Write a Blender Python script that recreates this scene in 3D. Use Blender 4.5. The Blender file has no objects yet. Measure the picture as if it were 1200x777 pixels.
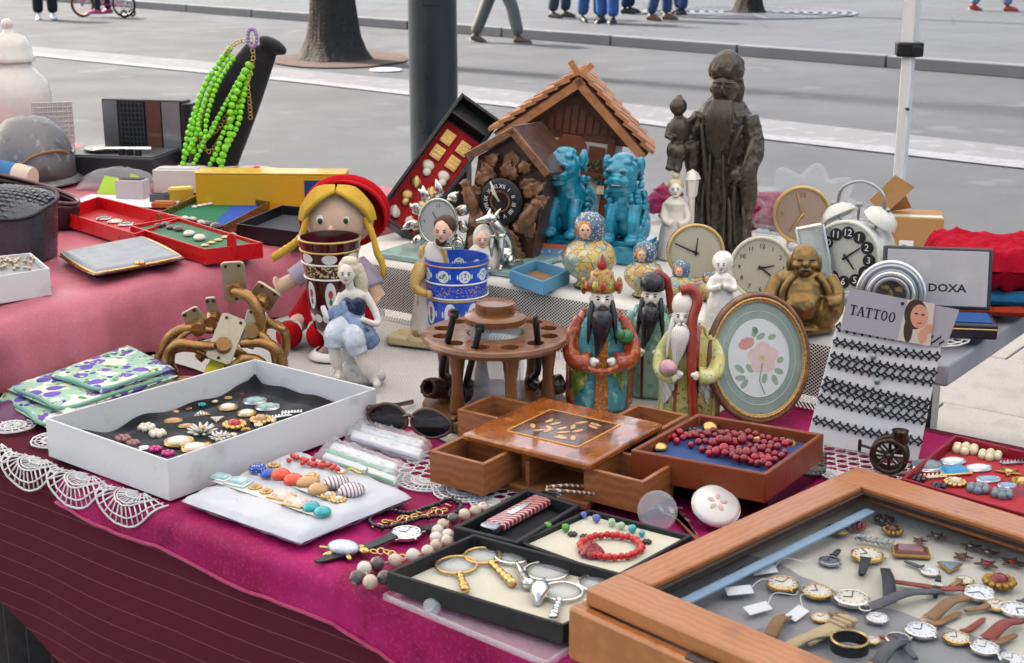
import bpy, math, random
from mathutils import Vector, Matrix, Euler
random.seed(7)
V = Vector; PI = math.pi; R = math.radians
sc = bpy.context.scene; C = sc.collection

# ---------------------------------------------------------------- camera, sky, sun, exposure
FPX, PITCH, CAMZ = 1693.0, R(15.8), 1.5           # focal length in photo pixels (1200 wide), tilt, eye height
cd = bpy.data.cameras.new('camera'); cam = bpy.data.objects.new('camera', cd); C.objects.link(cam)
cam.location = (0, 0, CAMZ); cam.rotation_euler = (PI / 2 - PITCH, 0, 0)
cd.sensor_width = 36; cd.lens = FPX / 1200 * 36; cd.clip_start = .05; cd.clip_end = 500
cd.dof.use_dof = True; cd.dof.focus_distance = 2.15; cd.dof.aperture_fstop = 16
sc.camera = cam
SUN_DIR = V((-.80, .60, 0)); SUN_EL = R(48)
w = bpy.data.worlds.new('World'); sc.world = w; w.use_nodes = True
nt = w.node_tree; sky = nt.nodes.new('ShaderNodeTexSky'); sky.sky_type = 'NISHITA'; sky.sun_disc = False
sky.sun_elevation = SUN_EL; sky.sun_rotation = math.atan2(SUN_DIR.x, SUN_DIR.y)
sky.air_density = 1.3; sky.dust_density = 7.0; sky.ozone_density = 1.0
nt.links.new(sky.outputs[0], nt.nodes['Background'].inputs[0]); nt.nodes['Background'].inputs[1].default_value = .08
sl = bpy.data.lights.new('sun', 'SUN'); sl.energy = 2.6; sl.angle = R(4); sl.color = (1, .945, .865)
sun = bpy.data.objects.new('sun', sl); C.objects.link(sun)
d = V((SUN_DIR.x * math.cos(SUN_EL), SUN_DIR.y * math.cos(SUN_EL), math.sin(SUN_EL)))
sun.rotation_euler = d.to_track_quat('Z', 'Y').to_euler(); sun.location = d * 30
vs = sc.view_settings; vs.view_transform = 'Standard'; vs.look = 'None'; vs.gamma = 1; vs.use_curve_mapping = False
vs.exposure = 2.28
sc.cycles.max_bounces = 10; sc.cycles.diffuse_bounces = 2; sc.cycles.transparent_max_bounces = 16; sc.cycles.caustics_reflective = False
sc.cycles.caustics_refractive = False; sc.cycles.sample_clamp_indirect = 4

# ---------------------------------------------------------------- where things stand
CT, ST = math.cos(PITCH), math.sin(PITCH)
def P(px, py, z):                                   # ground/table point under a photo pixel, on the level z
    u = (px - 600) / FPX; v = (388.5 - py) / FPX
    r = V((u, CT + v * ST, -ST + v * CT)); t = (z - CAMZ) / r.z
    return V((r.x * t, r.y * t, z))
def depth(p): return p[1] * CT - (p[2] - CAMZ) * ST
def W(n, p): return n * depth(p) / FPX              # n photo pixels at point p, in metres
A0 = V((-.574, 1.763, 0)); ANG = R(-36.5)
E1 = V((math.cos(ANG), math.sin(ANG), 0)); E2 = V((-math.sin(ANG), math.cos(ANG), 0))
def T(a, b, z=0): q = A0 + E1 * a + E2 * b; return V((q.x, q.y, z))   # along / into the stall
Z1, Z2, Z3 = .80, .90, .92                          # front table, back table, pink table

# ---------------------------------------------------------------- mesh helpers
class G:
    def __init__(s): s.v = []; s.f = []; s.m = Matrix(); s.mi = []; s.cur = 0
    def at(s, loc=(0, 0, 0), rot=(0, 0, 0), sc=(1, 1, 1)):
        if not hasattr(sc, '__len__'): sc = (sc,) * 3
        s.m = Matrix.LocRotScale(V(loc), Euler(rot), V(sc)); return s
    def slot(s, i): s.cur = i; return s
    def add(s, vs, fs):
        n = len(s.v); s.v += [s.m @ V(p) for p in vs]
        s.f += [tuple(n + i for i in f) for f in fs]; s.mi += [s.cur] * len(fs); return s
    def box(s, c, z, r=(0, 0, 0), taper=1):
        q = Euler(r).to_matrix(); x, y, h = z[0] / 2, z[1] / 2, z[2] / 2; c = V(c)
        vs = [c + q @ V((a * x * (taper if k > 0 else 1), b * y * (taper if k > 0 else 1), k * h)) for k in (-1, 1) for a, b in ((-1, -1), (1, -1), (1, 1), (-1, 1))]
        return s.add(vs, [(3, 2, 1, 0), (4, 5, 6, 7), (0, 1, 5, 4), (1, 2, 6, 5), (2, 3, 7, 6), (3, 0, 4, 7)])
    def lathe(s, prof, c=(0, 0, 0), seg=20, sx=1, sy=1, cap=True, wob=None):
        vs = []; fs = []; n = len(prof)
        for i in range(seg):
            a = 2 * PI * i / seg
            for j, (r, z) in enumerate(prof):
                k = wob(a, z) if wob else 1
                vs.append((c[0] + r * k * sx * math.cos(a), c[1] + r * k * sy * math.sin(a), c[2] + z))
        for i in range(seg):
            i2 = (i + 1) % seg
            for j in range(n - 1): fs.append((i * n + j, i2 * n + j, i2 * n + j + 1, i * n + j + 1))
        if cap:
            if prof[0][0] > 1e-6: fs.append(tuple(i * n for i in range(seg))[::-1])
            if prof[-1][0] > 1e-6: fs.append(tuple(i * n + n - 1 for i in range(seg)))
        return s.add(vs, fs)
    def tube(s, pts, r, seg=8, closed=False, flat=1):
        pts = [V(p) for p in pts]; n = len(pts); rs = r if hasattr(r, '__len__') else [r] * n
        vs = []; fs = []; up = None
        for i in range(n):
            if closed: t = pts[(i + 1) % n] - pts[i - 1]
            else: t = pts[min(i + 1, n - 1)] - pts[max(i - 1, 0)]
            if t.length < 1e-9: t = V((0, 0, 1))
            t.normalize()
            if up is None: up = V((0, 0, 1)) if abs(t.z) < .9 else V((0, 1, 0))
            x = up.cross(t)
            if x.length < 1e-5: x = V((1, 0, 0)).cross(t)
            x.normalize(); up = t.cross(x)
            for k in range(seg):
                a = 2 * PI * k / seg
                vs.append(pts[i] + (x * math.cos(a) + up * math.sin(a) * flat) * rs[i])
        for i in range(n if closed else n - 1):
            j = (i + 1) % n
            for k in range(seg): k2 = (k + 1) % seg; fs.append((i * seg + k, i * seg + k2, j * seg + k2, j * seg + k))
        if not closed:
            fs.append(tuple(range(seg))[::-1]); fs.append(tuple((n - 1) * seg + k for k in range(seg)))
        return s.add(vs, fs)
    def cyl(s, a, b, r, r2=None, seg=12): return s.tube([a, b], [r, r if r2 is None else r2], seg)
    def ell(s, c, r, seg=14, ring=9, rot=(0, 0, 0)):
        if not hasattr(r, '__len__'): r = (r, r, r)
        q = Euler(rot).to_matrix(); c = V(c); vs = [c + q @ V((0, 0, -r[2]))]
        for j in range(1, ring):
            t = PI * j / ring - PI / 2
            for i in range(seg):
                a = 2 * PI * i / seg; vs.append(c + q @ V((r[0] * math.cos(t) * math.cos(a), r[1] * math.cos(t) * math.sin(a), r[2] * math.sin(t))))
        vs.append(c + q @ V((0, 0, r[2]))); fs = []
        for i in range(seg):
            i2 = (i + 1) % seg; fs.append((0, 1 + i2, 1 + i))
            for j in range(ring - 2): b = 1 + j * seg; fs.append((b + i, b + i2, b + seg + i2, b + seg + i))
            b = 1 + (ring - 2) * seg; fs.append((b + i, b + i2, len(vs) - 1))
        return s.add(vs, fs)
    def prism(s, o, z0, z1):                       # outline in local XY, counter-clockwise
        n = len(o); vs = [(x, y, z0) for x, y in o] + [(x, y, z1) for x, y in o]
        return s.add(vs, [tuple(range(n))[::-1], tuple(range(n, 2 * n))] + [(i, (i + 1) % n, n + (i + 1) % n, n + i) for i in range(n)])
    def plate(s, o, y0, y1):                       # outline in local XZ, thickness along Y (front at y0)
        n = len(o); vs = [(x, y0, z) for x, z in o] + [(x, y1, z) for x, z in o]
        return s.add(vs, [tuple(range(n)), tuple(range(n, 2 * n))[::-1]] + [(i, n + i, n + (i + 1) % n, (i + 1) % n) for i in range(n)])
    def grid(s, fn, nu, nv, wrap=False):
        vs = [fn(i / (nu if wrap else nu - 1), j / (nv - 1)) for i in range(nu) for j in range(nv)]; fs = []
        for i in range(nu if wrap else nu - 1):
            for j in range(nv - 1): a = i * nv + j; b = ((i + 1) % nu) * nv + j; fs.append((a, b, b + 1, a + 1))
        return s.add(vs, fs)
    def ring(s, c, r, t, seg=24, rs=6, sx=1, sy=1, rot=(0, 0, 0)):
        q = Euler(rot).to_matrix(); c = V(c)
        return s.tube([c + q @ V((r * sx * math.cos(2 * PI * i / seg), r * sy * math.sin(2 * PI * i / seg), 0)) for i in range(seg)], t, rs, True)
    def build(s, name, m, parent=None, loc=None, rz=0, rot=None, bevel=0, sub=0, solid=0, vox=0, smooth=40, disp=None, bseg=2):
        me = bpy.data.meshes.new(name); me.from_pydata([tuple(p) for p in s.v], [], s.f); me.validate()
        for q in (m if isinstance(m, (list, tuple)) else [m]): me.materials.append(q)
        if any(s.mi): me.polygons.foreach_set('material_index', s.mi[:len(me.polygons)])
        if smooth:
            me.polygons.foreach_set('use_smooth', [True] * len(me.polygons))
            if smooth < 180: me.set_sharp_from_angle(angle=R(smooth))
        o = bpy.data.objects.new(name, me); C.objects.link(o)
        if parent: o.parent = parent
        if loc is not None: o.location = loc
        o.rotation_euler = rot if rot else (0, 0, rz)
        if solid: q = o.modifiers.new('solid', 'SOLIDIFY'); q.thickness = solid; q.offset = 1
        if vox:
            q = o.modifiers.new('remesh', 'REMESH'); q.mode = 'VOXEL'; q.voxel_size = vox; q.use_smooth_shade = True
            q = o.modifiers.new('smooth', 'SMOOTH'); q.factor = .5; q.iterations = 4
        if bevel: q = o.modifiers.new('bevel', 'BEVEL'); q.width = bevel; q.segments = bseg; q.limit_method = 'ANGLE'; q.angle_limit = R(35); q.harden_normals = False
        if sub: q = o.modifiers.new('sub', 'SUBSURF'); q.levels = sub; q.render_levels = sub
        if disp:
            tx = bpy.data.textures.new(name, 'CLOUDS'); tx.noise_scale = disp[1]; tx.noise_depth = 2
            q = o.modifiers.new('disp', 'DISPLACE'); q.texture = tx; q.strength = disp[0]; q.texture_coords = 'LOCAL'; q.mid_level = .5
        return o
def tag(o, label, cat, group=None, kind=None):
    o['label'] = label; o['category'] = cat
    if group: o['group'] = group
    if kind: o['kind'] = kind
    return o
def struct(o): o['kind'] = 'structure'; return o
def thing(name, label, cat, loc=(0, 0, 0), rz=0, group=None, rot=None, scale=1):
    o = bpy.data.objects.new(name, None); C.objects.link(o); o.location = loc; o.empty_display_size = .02
    o.rotation_euler = rot if rot else (0, 0, rz); o.scale = (scale,) * 3
    return tag(o, label, cat, group)
def copy_tree(o, parent=None):
    c = o.copy(); C.objects.link(c); c.parent = parent
    for ch in o.children: copy_tree(ch, c)
    return c
def text(s, size, m, parent, loc, rot=(PI / 2, 0, 0), ext=.0004, align='CENTER', name='lettering', sx=1, bold=0):
    cu = bpy.data.curves.new('t', 'FONT'); cu.body = s; cu.size = size; cu.extrude = ext; cu.align_x = align; cu.align_y = 'CENTER'; cu.resolution_u = 2; cu.offset = bold
    t = bpy.data.objects.new('t', cu); C.objects.link(t); dg = bpy.context.evaluated_depsgraph_get()
    me = bpy.data.meshes.new_from_object(t.evaluated_get(dg)); bpy.data.objects.remove(t)
    me.materials.clear(); me.materials.append(m)
    o = bpy.data.objects.new(name, me); C.objects.link(o); o.parent = parent; o.location = loc; o.rotation_euler = rot; o.scale = (sx, 1, 1)
    return o
def spline(ps, n=8, closed=False):                 # Catmull-Rom through points
    ps = [V(p) for p in ps]; out = []; L = len(ps)
    for i in range(L if closed else L - 1):
        g = (lambda k: ps[k % L]) if closed else (lambda k: ps[max(0, min(L - 1, k))])
        a, b, c, e = g(i - 1), g(i), g(i + 1), g(i + 2)
        for k in range(n):
            t = k / n; out.append(.5 * ((2 * b) + (c - a) * t + (2 * a - 5 * b + 4 * c - e) * t * t + (3 * b - a - 3 * c + e) * t ** 3))
    if not closed: out.append(ps[-1])
    return out
def along(pts, step):                              # evenly spaced points along a polyline
    out = [pts[0]]; acc = 0
    for a, b in zip(pts, pts[1:]):
        L = (b - a).length
        while acc + L >= step and L > 0: t = (step - acc) / L; a = a.lerp(b, t); out.append(a.copy()); L = (b - a).length; acc = 0
        acc += L
    return out

# ---------------------------------------------------------------- materials
def lin(c):
    if isinstance(c, str): c = tuple(int(c[i:i + 2], 16) / 255 for i in (0, 2, 4))
    return tuple((x / 12.92 if x <= .04045 else ((x + .055) / 1.055) ** 2.4) for x in c[:3]) + (1,)
MATS = {}
def mat(name, col, rough=.5, metal=0, var=.12, vs=30, bump=0, bs=200, coat=0, trans=0, ior=1.45, alpha=1, sheen=0, layers=(), spec=.5, emit=0, thin=False, transl=0, aniso=None):
    if name in MATS: return MATS[name]
    m = bpy.data.materials.new(name); m.use_nodes = True; MATS[name] = m
    n = m.node_tree.nodes; L = m.node_tree.links; b = n['Principled BSDF']
    c = lin(col); m.diffuse_color = c
    tc = n.new('ShaderNodeTexCoord'); co = tc.outputs['Object']
    def math_(op, a, bb=None, cc=None):
        q = n.new('ShaderNodeMath'); q.operation = op
        for i, x in enumerate((a, bb, cc)):
            if x is None: continue
            if isinstance(x, (int, float)): q.inputs[i].default_value = x
            else: L.new(x, q.inputs[i])
        return q.outputs[0]
    def noise(scale, det=3, vec=None):
        q = n.new('ShaderNodeTexNoise'); q.inputs['Scale'].default_value = scale; q.inputs['Detail'].default_value = det
        L.new(vec or co, q.inputs['Vector']); return q.outputs['Fac']
    def sep():
        q = n.new('ShaderNodeSeparateXYZ'); L.new(co, q.inputs[0]); return q.outputs
    def ramp(x, lo, hi):
        q = n.new('ShaderNodeMapRange'); L.new(x, q.inputs[0]); q.inputs[1].default_value = lo; q.inputs[2].default_value = hi; q.clamp = True; return q.outputs[0]
    def mask(k):
        t = k[0]
        if t == 'and':
            r = mask(k[1])
            for q in k[2:]: r = math_('MULTIPLY', r, mask(q))
            return r
        if t == 'not': return math_('SUBTRACT', 1, mask(k[1]))
        if t == 'noise': return ramp(noise(k[1], 4), k[2], k[2] + (k[3] if len(k) > 3 else .04))
        if t == 'voro':                                        # dots
            q = n.new('ShaderNodeTexVoronoi'); q.inputs['Scale'].default_value = k[1]; L.new(co, q.inputs['Vector'])
            if len(k) > 3: q.inputs['Randomness'].default_value = k[3]
            return ramp(q.outputs['Distance'], k[2] + .03, k[2])
        if t == 'cell':                                        # a random subset of cells
            q = n.new('ShaderNodeTexVoronoi'); q.inputs['Scale'].default_value = k[1]; L.new(co, q.inputs['Vector'])
            s_ = n.new('ShaderNodeSeparateColor'); L.new(q.outputs['Color'], s_.inputs[0]); return math_('GREATER_THAN', s_.outputs[k[3] if len(k) > 3 else 0], k[2])
        if t == 'crack':                                       # edges between cells
            q = n.new('ShaderNodeTexVoronoi'); q.feature = 'DISTANCE_TO_EDGE'; q.inputs['Scale'].default_value = k[1]; L.new(co, q.inputs['Vector'])
            return ramp(q.outputs['Distance'], k[2] + .01, k[2])
        if t == 'band':                                        # lo < axis < hi
            x = sep()['xyz'.index(k[1])]
            if len(k) > 4: x = math_('ADD', x, math_('MULTIPLY', math_('SUBTRACT', noise(k[5] if len(k) > 5 else 40), .5), k[4]))
            return math_('MULTIPLY', math_('GREATER_THAN', x, k[2]), math_('LESS_THAN', x, k[3]))
        if t == 'stripe':                                      # axis, period, duty
            s_ = sep(); x = s_['xyz'.index(k[1][0])]
            if len(k[1]) > 1: x = math_('ADD', x, math_('MULTIPLY', s_['xyz'.index(k[1][1])], k[4] if len(k) > 4 else 1))
            return math_('LESS_THAN', math_('FRACT', math_('DIVIDE', math_('ADD', x, 10), k[2])), k[3])
        if t == 'disc':                                        # ellipse in x,z (or given axes): cx, cz, rx, rz, axes
            s_ = sep(); ax = k[5] if len(k) > 5 else 'xz'
            a = math_('DIVIDE', math_('SUBTRACT', s_['xyz'.index(ax[0])], k[1]), k[3]); bb = math_('DIVIDE', math_('SUBTRACT', s_['xyz'.index(ax[1])], k[2]), k[4])
            return math_('LESS_THAN', math_('ADD', math_('MULTIPLY', a, a), math_('MULTIPLY', bb, bb)), 1)
        if t == 'ang':                                         # repeated round the z axis: count, duty
            s_ = sep(); a = math_('ARCTAN2', s_[1], s_[0]); return math_('LESS_THAN', math_('FRACT', math_('MULTIPLY', math_('ADD', a, 10), k[1] / (2 * PI))), k[2])
        if t == 'oval':                                        # ellipses repeated round the z axis: count, zc, duty, half height
            s_ = sep(); a = math_('ARCTAN2', s_[1], s_[0]); u = math_('DIVIDE', math_('SUBTRACT', math_('FRACT', math_('MULTIPLY', math_('ADD', a, 10), k[1] / (2 * PI))), .5), k[3] / 2); v_ = math_('DIVIDE', math_('SUBTRACT', s_[2], k[2]), k[4])
            return math_('LESS_THAN', math_('ADD', math_('MULTIPLY', u, u), math_('MULTIPLY', v_, v_)), 1)
        if t == 'weave':                                       # diagonal net of holes: pitch, size
            s_ = sep(); u, v_ = s_['xyz'.index(k[3][0])], s_['xyz'.index(k[3][1])]
            a = math_('SINE', math_('MULTIPLY', math_('ADD', u, v_), PI / k[1])); bb = math_('SINE', math_('MULTIPLY', math_('SUBTRACT', u, v_), PI / k[1]))
            return math_('GREATER_THAN', math_('ABSOLUTE', math_('MULTIPLY', a, bb)), k[2])
        if t == 'wood':
            q = n.new('ShaderNodeTexWave'); q.wave_type = 'BANDS'; q.bands_direction = k[1]; q.inputs['Scale'].default_value = k[2]; q.inputs['Distortion'].default_value = k[3]; q.inputs['Detail'].default_value = 3
            q.inputs['Detail Scale'].default_value = 1.5
            L.new(co, q.inputs['Vector']); return q.outputs['Fac']
        raise ValueError(t)
    cur = None
    if var:
        q = n.new('ShaderNodeMix'); q.data_type = 'RGBA'; L.new(noise(vs, 4), q.inputs[0])
        q.inputs[6].default_value = tuple(max(0, x * (1 - var)) for x in c[:3]) + (1,); q.inputs[7].default_value = tuple(min(1, x * (1 + var)) for x in c[:3]) + (1,); cur = q.outputs[2]
    for col2, k in layers:
        q = n.new('ShaderNodeMix'); q.data_type = 'RGBA'; q.clamp_factor = True
        amt = 1
        if isinstance(col2, tuple) and len(col2) == 2: col2, amt = col2
        mk = mask(k); mk = math_('MULTIPLY', mk, amt) if amt != 1 else mk
        L.new(mk, q.inputs[0])
        if cur is None: q.inputs[6].default_value = c
        else: L.new(cur, q.inputs[6])
        q.inputs[7].default_value = lin(col2); cur = q.outputs[2]
    if cur is not None: L.new(cur, b.inputs['Base Color'])
    else: b.inputs['Base Color'].default_value = c
    b.inputs['Roughness'].default_value = rough; b.inputs['Metallic'].default_value = metal
    b.inputs['IOR'].default_value = ior; b.inputs['Specular IOR Level'].default_value = spec
    if coat: b.inputs['Coat Weight'].default_value = coat; b.inputs['Coat Roughness'].default_value = .08
    if trans: b.inputs['Transmission Weight'].default_value = trans
    if sheen: b.inputs['Sheen Weight'].default_value = sheen; b.inputs['Sheen Roughness'].default_value = .4
    if rough > .12 and not trans and var:
        q = ramp(noise(vs * 1.7, 5), .3, .7); L.new(math_('MULTIPLY_ADD', q, .16, rough - .08), b.inputs['Roughness'])
    if bump:
        q = n.new('ShaderNodeBump'); q.inputs['Strength'].default_value = 1; q.inputs['Distance'].default_value = bump
        L.new(noise(bs, 4), q.inputs['Height']); L.new(q.outputs[0], b.inputs['Normal'])
    if isinstance(alpha, tuple): L.new(math_('SUBTRACT', 1, mask(alpha)), b.inputs['Alpha'])
    elif alpha < 1: b.inputs['Alpha'].default_value = alpha
    if transl:
        t = n.new('ShaderNodeBsdfTranslucent'); t.inputs[0].default_value = c; mx = n.new('ShaderNodeMixShader'); mx.inputs[0].default_value = transl
        L.new(b.outputs[0], mx.inputs[1]); L.new(t.outputs[0], mx.inputs[2]); L.new(mx.outputs[0], n['Material Output'].inputs[0])
    return m
GOLD = mat('gold', 'd2b070', .3, 1, .15, 200, .0004, 400)
BRASS = mat('brass', 'a8853f', .35, 1, .25, 60, .0003, 150)
SILVER = mat('silver', 'd8d8d6', .22, 1, .1, 80)
STEEL = mat('steel', '9c9fa3', .3, 1, .15, 60)
BLACK = mat('black_plastic', '16161a', .35, 0, .2, 60)
BLACKCLOTH = mat('black_felt', '0e0e12', .9, 0, .3, 300, .0006, 900, sheen=.3)
WHITE = mat('white_glaze', 'e6e4de', .25, 0, .04, 30, coat=.4)
PORC = mat('porcelain', 'ece6da', .16, 0, .05, 40, coat=.5)
PAPER = mat('white_paper', 'e4e4e6', .8, 0, .04, 20)
GLASS = mat('clear_glass', 'dfe8ea', .03, 0, 0, alpha=.22, spec=1, coat=1)
TGLASS = mat('solid_glass', 'f4f8f8', .02, 0, 0, trans=1, ior=1.45)
PEARL = mat('pearl', 'e3d9c4', .2, 0, .1, 200, coat=.6)
FLESH = mat('painted_flesh', 'e2b79c', .35, 0, .06, 90, coat=.2)
DARK = mat('dark_brown', '2a1a12', .5, 0, .2, 60)  # plain dark brown for wood, eyebrows and small fittings
REDP = mat('red_plastic', 'c8121a', .32, 0, .02, 30, coat=.1)
# ================================================================ the setting
ASPH = mat('asphalt', '37393d', .85, 0, .16, .7, .004, 260, layers=[(('45484d', .6), ('noise', .35, .45, .3)), (('33353a', .6), ('noise', 120, .55, .1)), (('5c5f65', .5), ('noise', 190, .62, .06)), (('35373b', .5), ('noise', 2.5, .6, .06)), (('3c3e42', .5), ('and', ('crack', .35, .004), ('noise', .6, .5, .1))), (('2b2d31', .45), ('noise', 9, .66, .03)), (('2c2e33', .4), ('noise', .9, .6, .05)), (('565a60', .35), ('noise', 1.7, .62, .04))])
WALK = mat('pale_asphalt', '3e4146', .85, 0, .12, .6, .003, 200, layers=[(('484d56', .6), ('noise', .5, .45, .25)), (('3c3e42', .5), ('noise', 90, .56, .1)), (('33353a', .5), ('noise', 1.1, .62, .05)), (('2c2e32', .6), ('crack', .45, .004))])
KERB = mat('kerb_granite', '53555a', .8, 0, .2, 3, .002, 200)
CONC = mat('gutter_concrete', '525357', .85, 0, .14, 2, .002, 150, layers=[(('6c6c6d', .6), ('noise', 6, .55, .1))])
SLAB = mat('paving_slab', '5f5d5b', .8, 0, .1, 3, .002, 120, layers=[(('52504d', .5), ('noise', 9, .56, .1)), (('4a4845', .5), ('noise', 60, .62, .08))])
g = G().box((0, 60, -.06), (260, 260, .1)); g.v = [V((p.x, p.y, -.004 if p.z > -.05 else -.1)) for p in g.v]
struct(g.build('ground', ASPH))
def strip(name, pxs, m, z=.004, parent=None, th=0):            # flat sheet through ground points
    g = G(); o = [P(x, y, 0) for x, y in pxs]
    g.add([(p.x, p.y, z) for p in o], [tuple(range(len(o)))])
    if g.f and (o[1] - o[0]).cross(o[2] - o[1]).z < 0: g.f = [f[::-1] for f in g.f]
    return g.build(name, m, parent, smooth=0)
# kerb line through two far points, pavement beyond it
k0, k1 = P(150, 8.5, 0), P(1200, 92, 0); kd = (k1 - k0).normalized(); kn = V((-kd.y, kd.x, 0)); kn = kn if kn.y > 0 else -kn
kerb = struct(bpy.data.objects.new('kerb', None)); C.objects.link(kerb)
pv = G(); a, b = k0 - kd * 40 + kn * .16, k1 + kd * 30 + kn * .16
pv.add([(q.x, q.y, z) for z in (-.01, .12) for q in (a, b, b + kn * 90, a + kn * 90)], [(4, 5, 6, 7), (0, 1, 5, 4), (1, 2, 6, 5), (2, 3, 7, 6), (3, 0, 4, 7)])
pav = struct(pv.build('far_pavement', WALK, smooth=0))
ks = G().box((0, 0, .06), (1.985, .17, .135)); kproto = None
L = (k1 - k0).length
for i in range(-4, 14):
    c = k0 + kd * (i * 2 + 1) + kn * .085
    if kproto is None: kproto = ks.build('kerb_stone', KERB, kerb, bevel=.012)
    o = kproto if i == -4 else kproto.copy()
    if i > -4: C.objects.link(o)
    o.location = c; o.rotation_euler = (0, 0, math.atan2(kd.y, kd.x) + random.uniform(-.004, .004))
# gutter: pale band with whiter worn edge on the near side
struct(strip('gutter_strip', [(-60, 40), (40, 55), (350, 82), (600, 106), (880, 138), (1260, 180), (1260, 196), (880, 156), (600, 121), (350, 93), (40, 63), (-60, 50)], CONC, .004))
LINE = mat('worn_white_paint', '65656b', .7, 0, .1, 5, .001, 200, layers=[(('525256', .9), ('noise', 14, .56, .05))])
struct(strip('painted_line', [(-60, 50.2), (40, 63.2), (350, 93.2), (600, 121.2), (880, 156.2), (1260, 196.2), (1260, 205), (880, 162), (600, 126), (350, 97), (40, 66), (-60, 53)], LINE, .006))
# near pavement of big slabs, seen at the lower right
near = struct(bpy.data.objects.new('near_pavement', None)); C.objects.link(near)
sg = G().box((0, 0, 0), (.995, .595, .05)); sp = None
b0 = P(1150, 418, 0); eb = (b0 - A0).dot(E2)
for j in range(-1, 8):
    for i in range(-4, 5):
        c = T(i * 1.0 + (.5 if j % 2 else 0), eb - .3 - .6 * j, -.02 + random.uniform(-.0015, .0015) + .003)
        if sp is None: sp = sg.build('slab', SLAB, near, bevel=.006); o = sp
        else: o = sp.copy(); C.objects.link(o)
        o.location = c; o.rotation_euler = (0, 0, ANG + random.uniform(-.003, .003))
jb = G(); pts = [T(a, b, .0015) for a, b in ((-5, eb + .35), (-5, eb - 6), (6, eb - 6), (6, eb + .35))]
jb.add(pts, [(0, 1, 2, 3)]); jb.build('joint_bed', mat('joint_sand', '77736c', .9, 0, .2, 40), near, smooth=0)

# tree trunks, soil, grate
def trunk(name, label, px, py, wpx, soil):
    p = P(px, py, 0); r = W(wpx, p) / 2
    t = thing(name, label, 'tree', (p.x, p.y, 0 if soil else .12))
    bark = mat('bark' + str(soil), '3d3731' if soil else '2b2724', .9, 0, .3, 12, .02, 40, layers=[(('2c2823', .7), ('noise', 25, .55, .1)), (('57514a', .5), ('noise', 7, .6, .1))])
    h = 10.5
    def wob(a, z): return 1 + .07 * math.sin(3 * a + z * 2) + .04 * math.sin(7 * a + 1) * max(0, 1 - z)
    G().lathe([(r * 1.9, -.02), (r * 1.7, .03), (r * 1.55, .07), (r * 1.4, .15), (r * 1.25, .25), (r * 1.14, .4), (r * 1.05, .6), (r * 1.0, .8), (r * .97, 1.0), (r * .95, 1.2), (r * .85, 2.4), (r * .75, 5), (r * .5, h)], seg=120, wob=lambda a, z: wob(a, z) * (1 + .02 * math.sin(31 * a + 5 * math.sin(z * 4)) + .014 * math.sin(53 * a - 7 * math.sin(z * 6)))).build('trunk', bark, t, smooth=180)
    lf = G(); rnd = random.Random(px)
    for i in range(5):
        a = i * 1.3; e = V((math.cos(a) * 1.1, math.sin(a) * 1.1, h + 1.2)); lf.tube([(0, 0, h - .3), (e * .4) + V((0, 0, h * .55)), e], [r * .6, r * .35, r * .12], 7)
    lf.build('limbs', bark, t, smooth=180)
    cr = G()
    for i in range(1500):
        q = V((rnd.gauss(0, 1), rnd.gauss(0, 1), rnd.gauss(0, .7))); q = q.normalized() * (rnd.random() ** .4) * 1.9; q.z += h + 1.9
        n1 = V((rnd.gauss(0, 1), rnd.gauss(0, 1), rnd.gauss(0, 1))).normalized(); n2 = n1.orthogonal().normalized() * .11; n1 = n1 * .07
        cr.add([q - n2, q + n1, q + n2, q - n1], [(0, 1, 2, 3)])
    o = cr.build('crown', mat('leaf', '4f6b2c', .6, 0, .3, 3), t, smooth=0); o['kind'] = 'stuff'
    return p, r
p, r = trunk('tree', 'thick grey tree trunk flaring into a bed of brown gravel', 390, 70, 50, True)
g = G(); n = 40
g.add([(p.x + r * 3.1 * math.cos(2 * PI * i / n) * (1 + .04 * math.sin(5 * i)) + .1, p.y + 1.05 * math.sin(2 * PI * i / n), .012) for i in range(n)], [tuple(range(n))])
struct(g.build('gravel_bed', mat('red_gravel', '44332b', .95, 0, .35, 40, .02, 60, layers=[(('67574d', .7), ('noise', 55, .58, .06)), (('4d3b34', .7), ('noise', 70, .6, .06))])))
pc = P(452, 83, 0); g = G().lathe([(.0, 0), (.17, 0), (.17, .012), (.15, .016), (0, .016)], seg=24)
tag(g.build('drain_cover', mat('grey_cover', 'b9bcc0', .6, 0, .2, 10), loc=(pc.x, pc.y, .002)), 'round pale cover in the road by the gravel bed', 'drain cover')
p2, r2 = trunk('tree', 'slim dark tree trunk rising from a round iron grate', 877, 24, 22, False)
gr = thing('tree_grate', 'round iron tree grate with ringed slots in far pavement', 'tree grate', (p2.x, p2.y, .124))
IRON = mat('cast_iron', '62656b', .6, .3, .2, 10)
for i in range(9):
    rr = .42 + i * .15
    G().lathe([(rr, 0), (rr + .075, 0), (rr + .075, .014), (rr, .014), (rr, 0)], seg=40, cap=False).build('grate_ring', IRON, gr)
g = G()
for i in range(12):
    a = i * PI / 6; g.box((math.cos(a) * 1.05, math.sin(a) * 1.05, .006), (1.3, .05, .014), (0, 0, a))
g.build('grate_spokes', IRON, gr)

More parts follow.
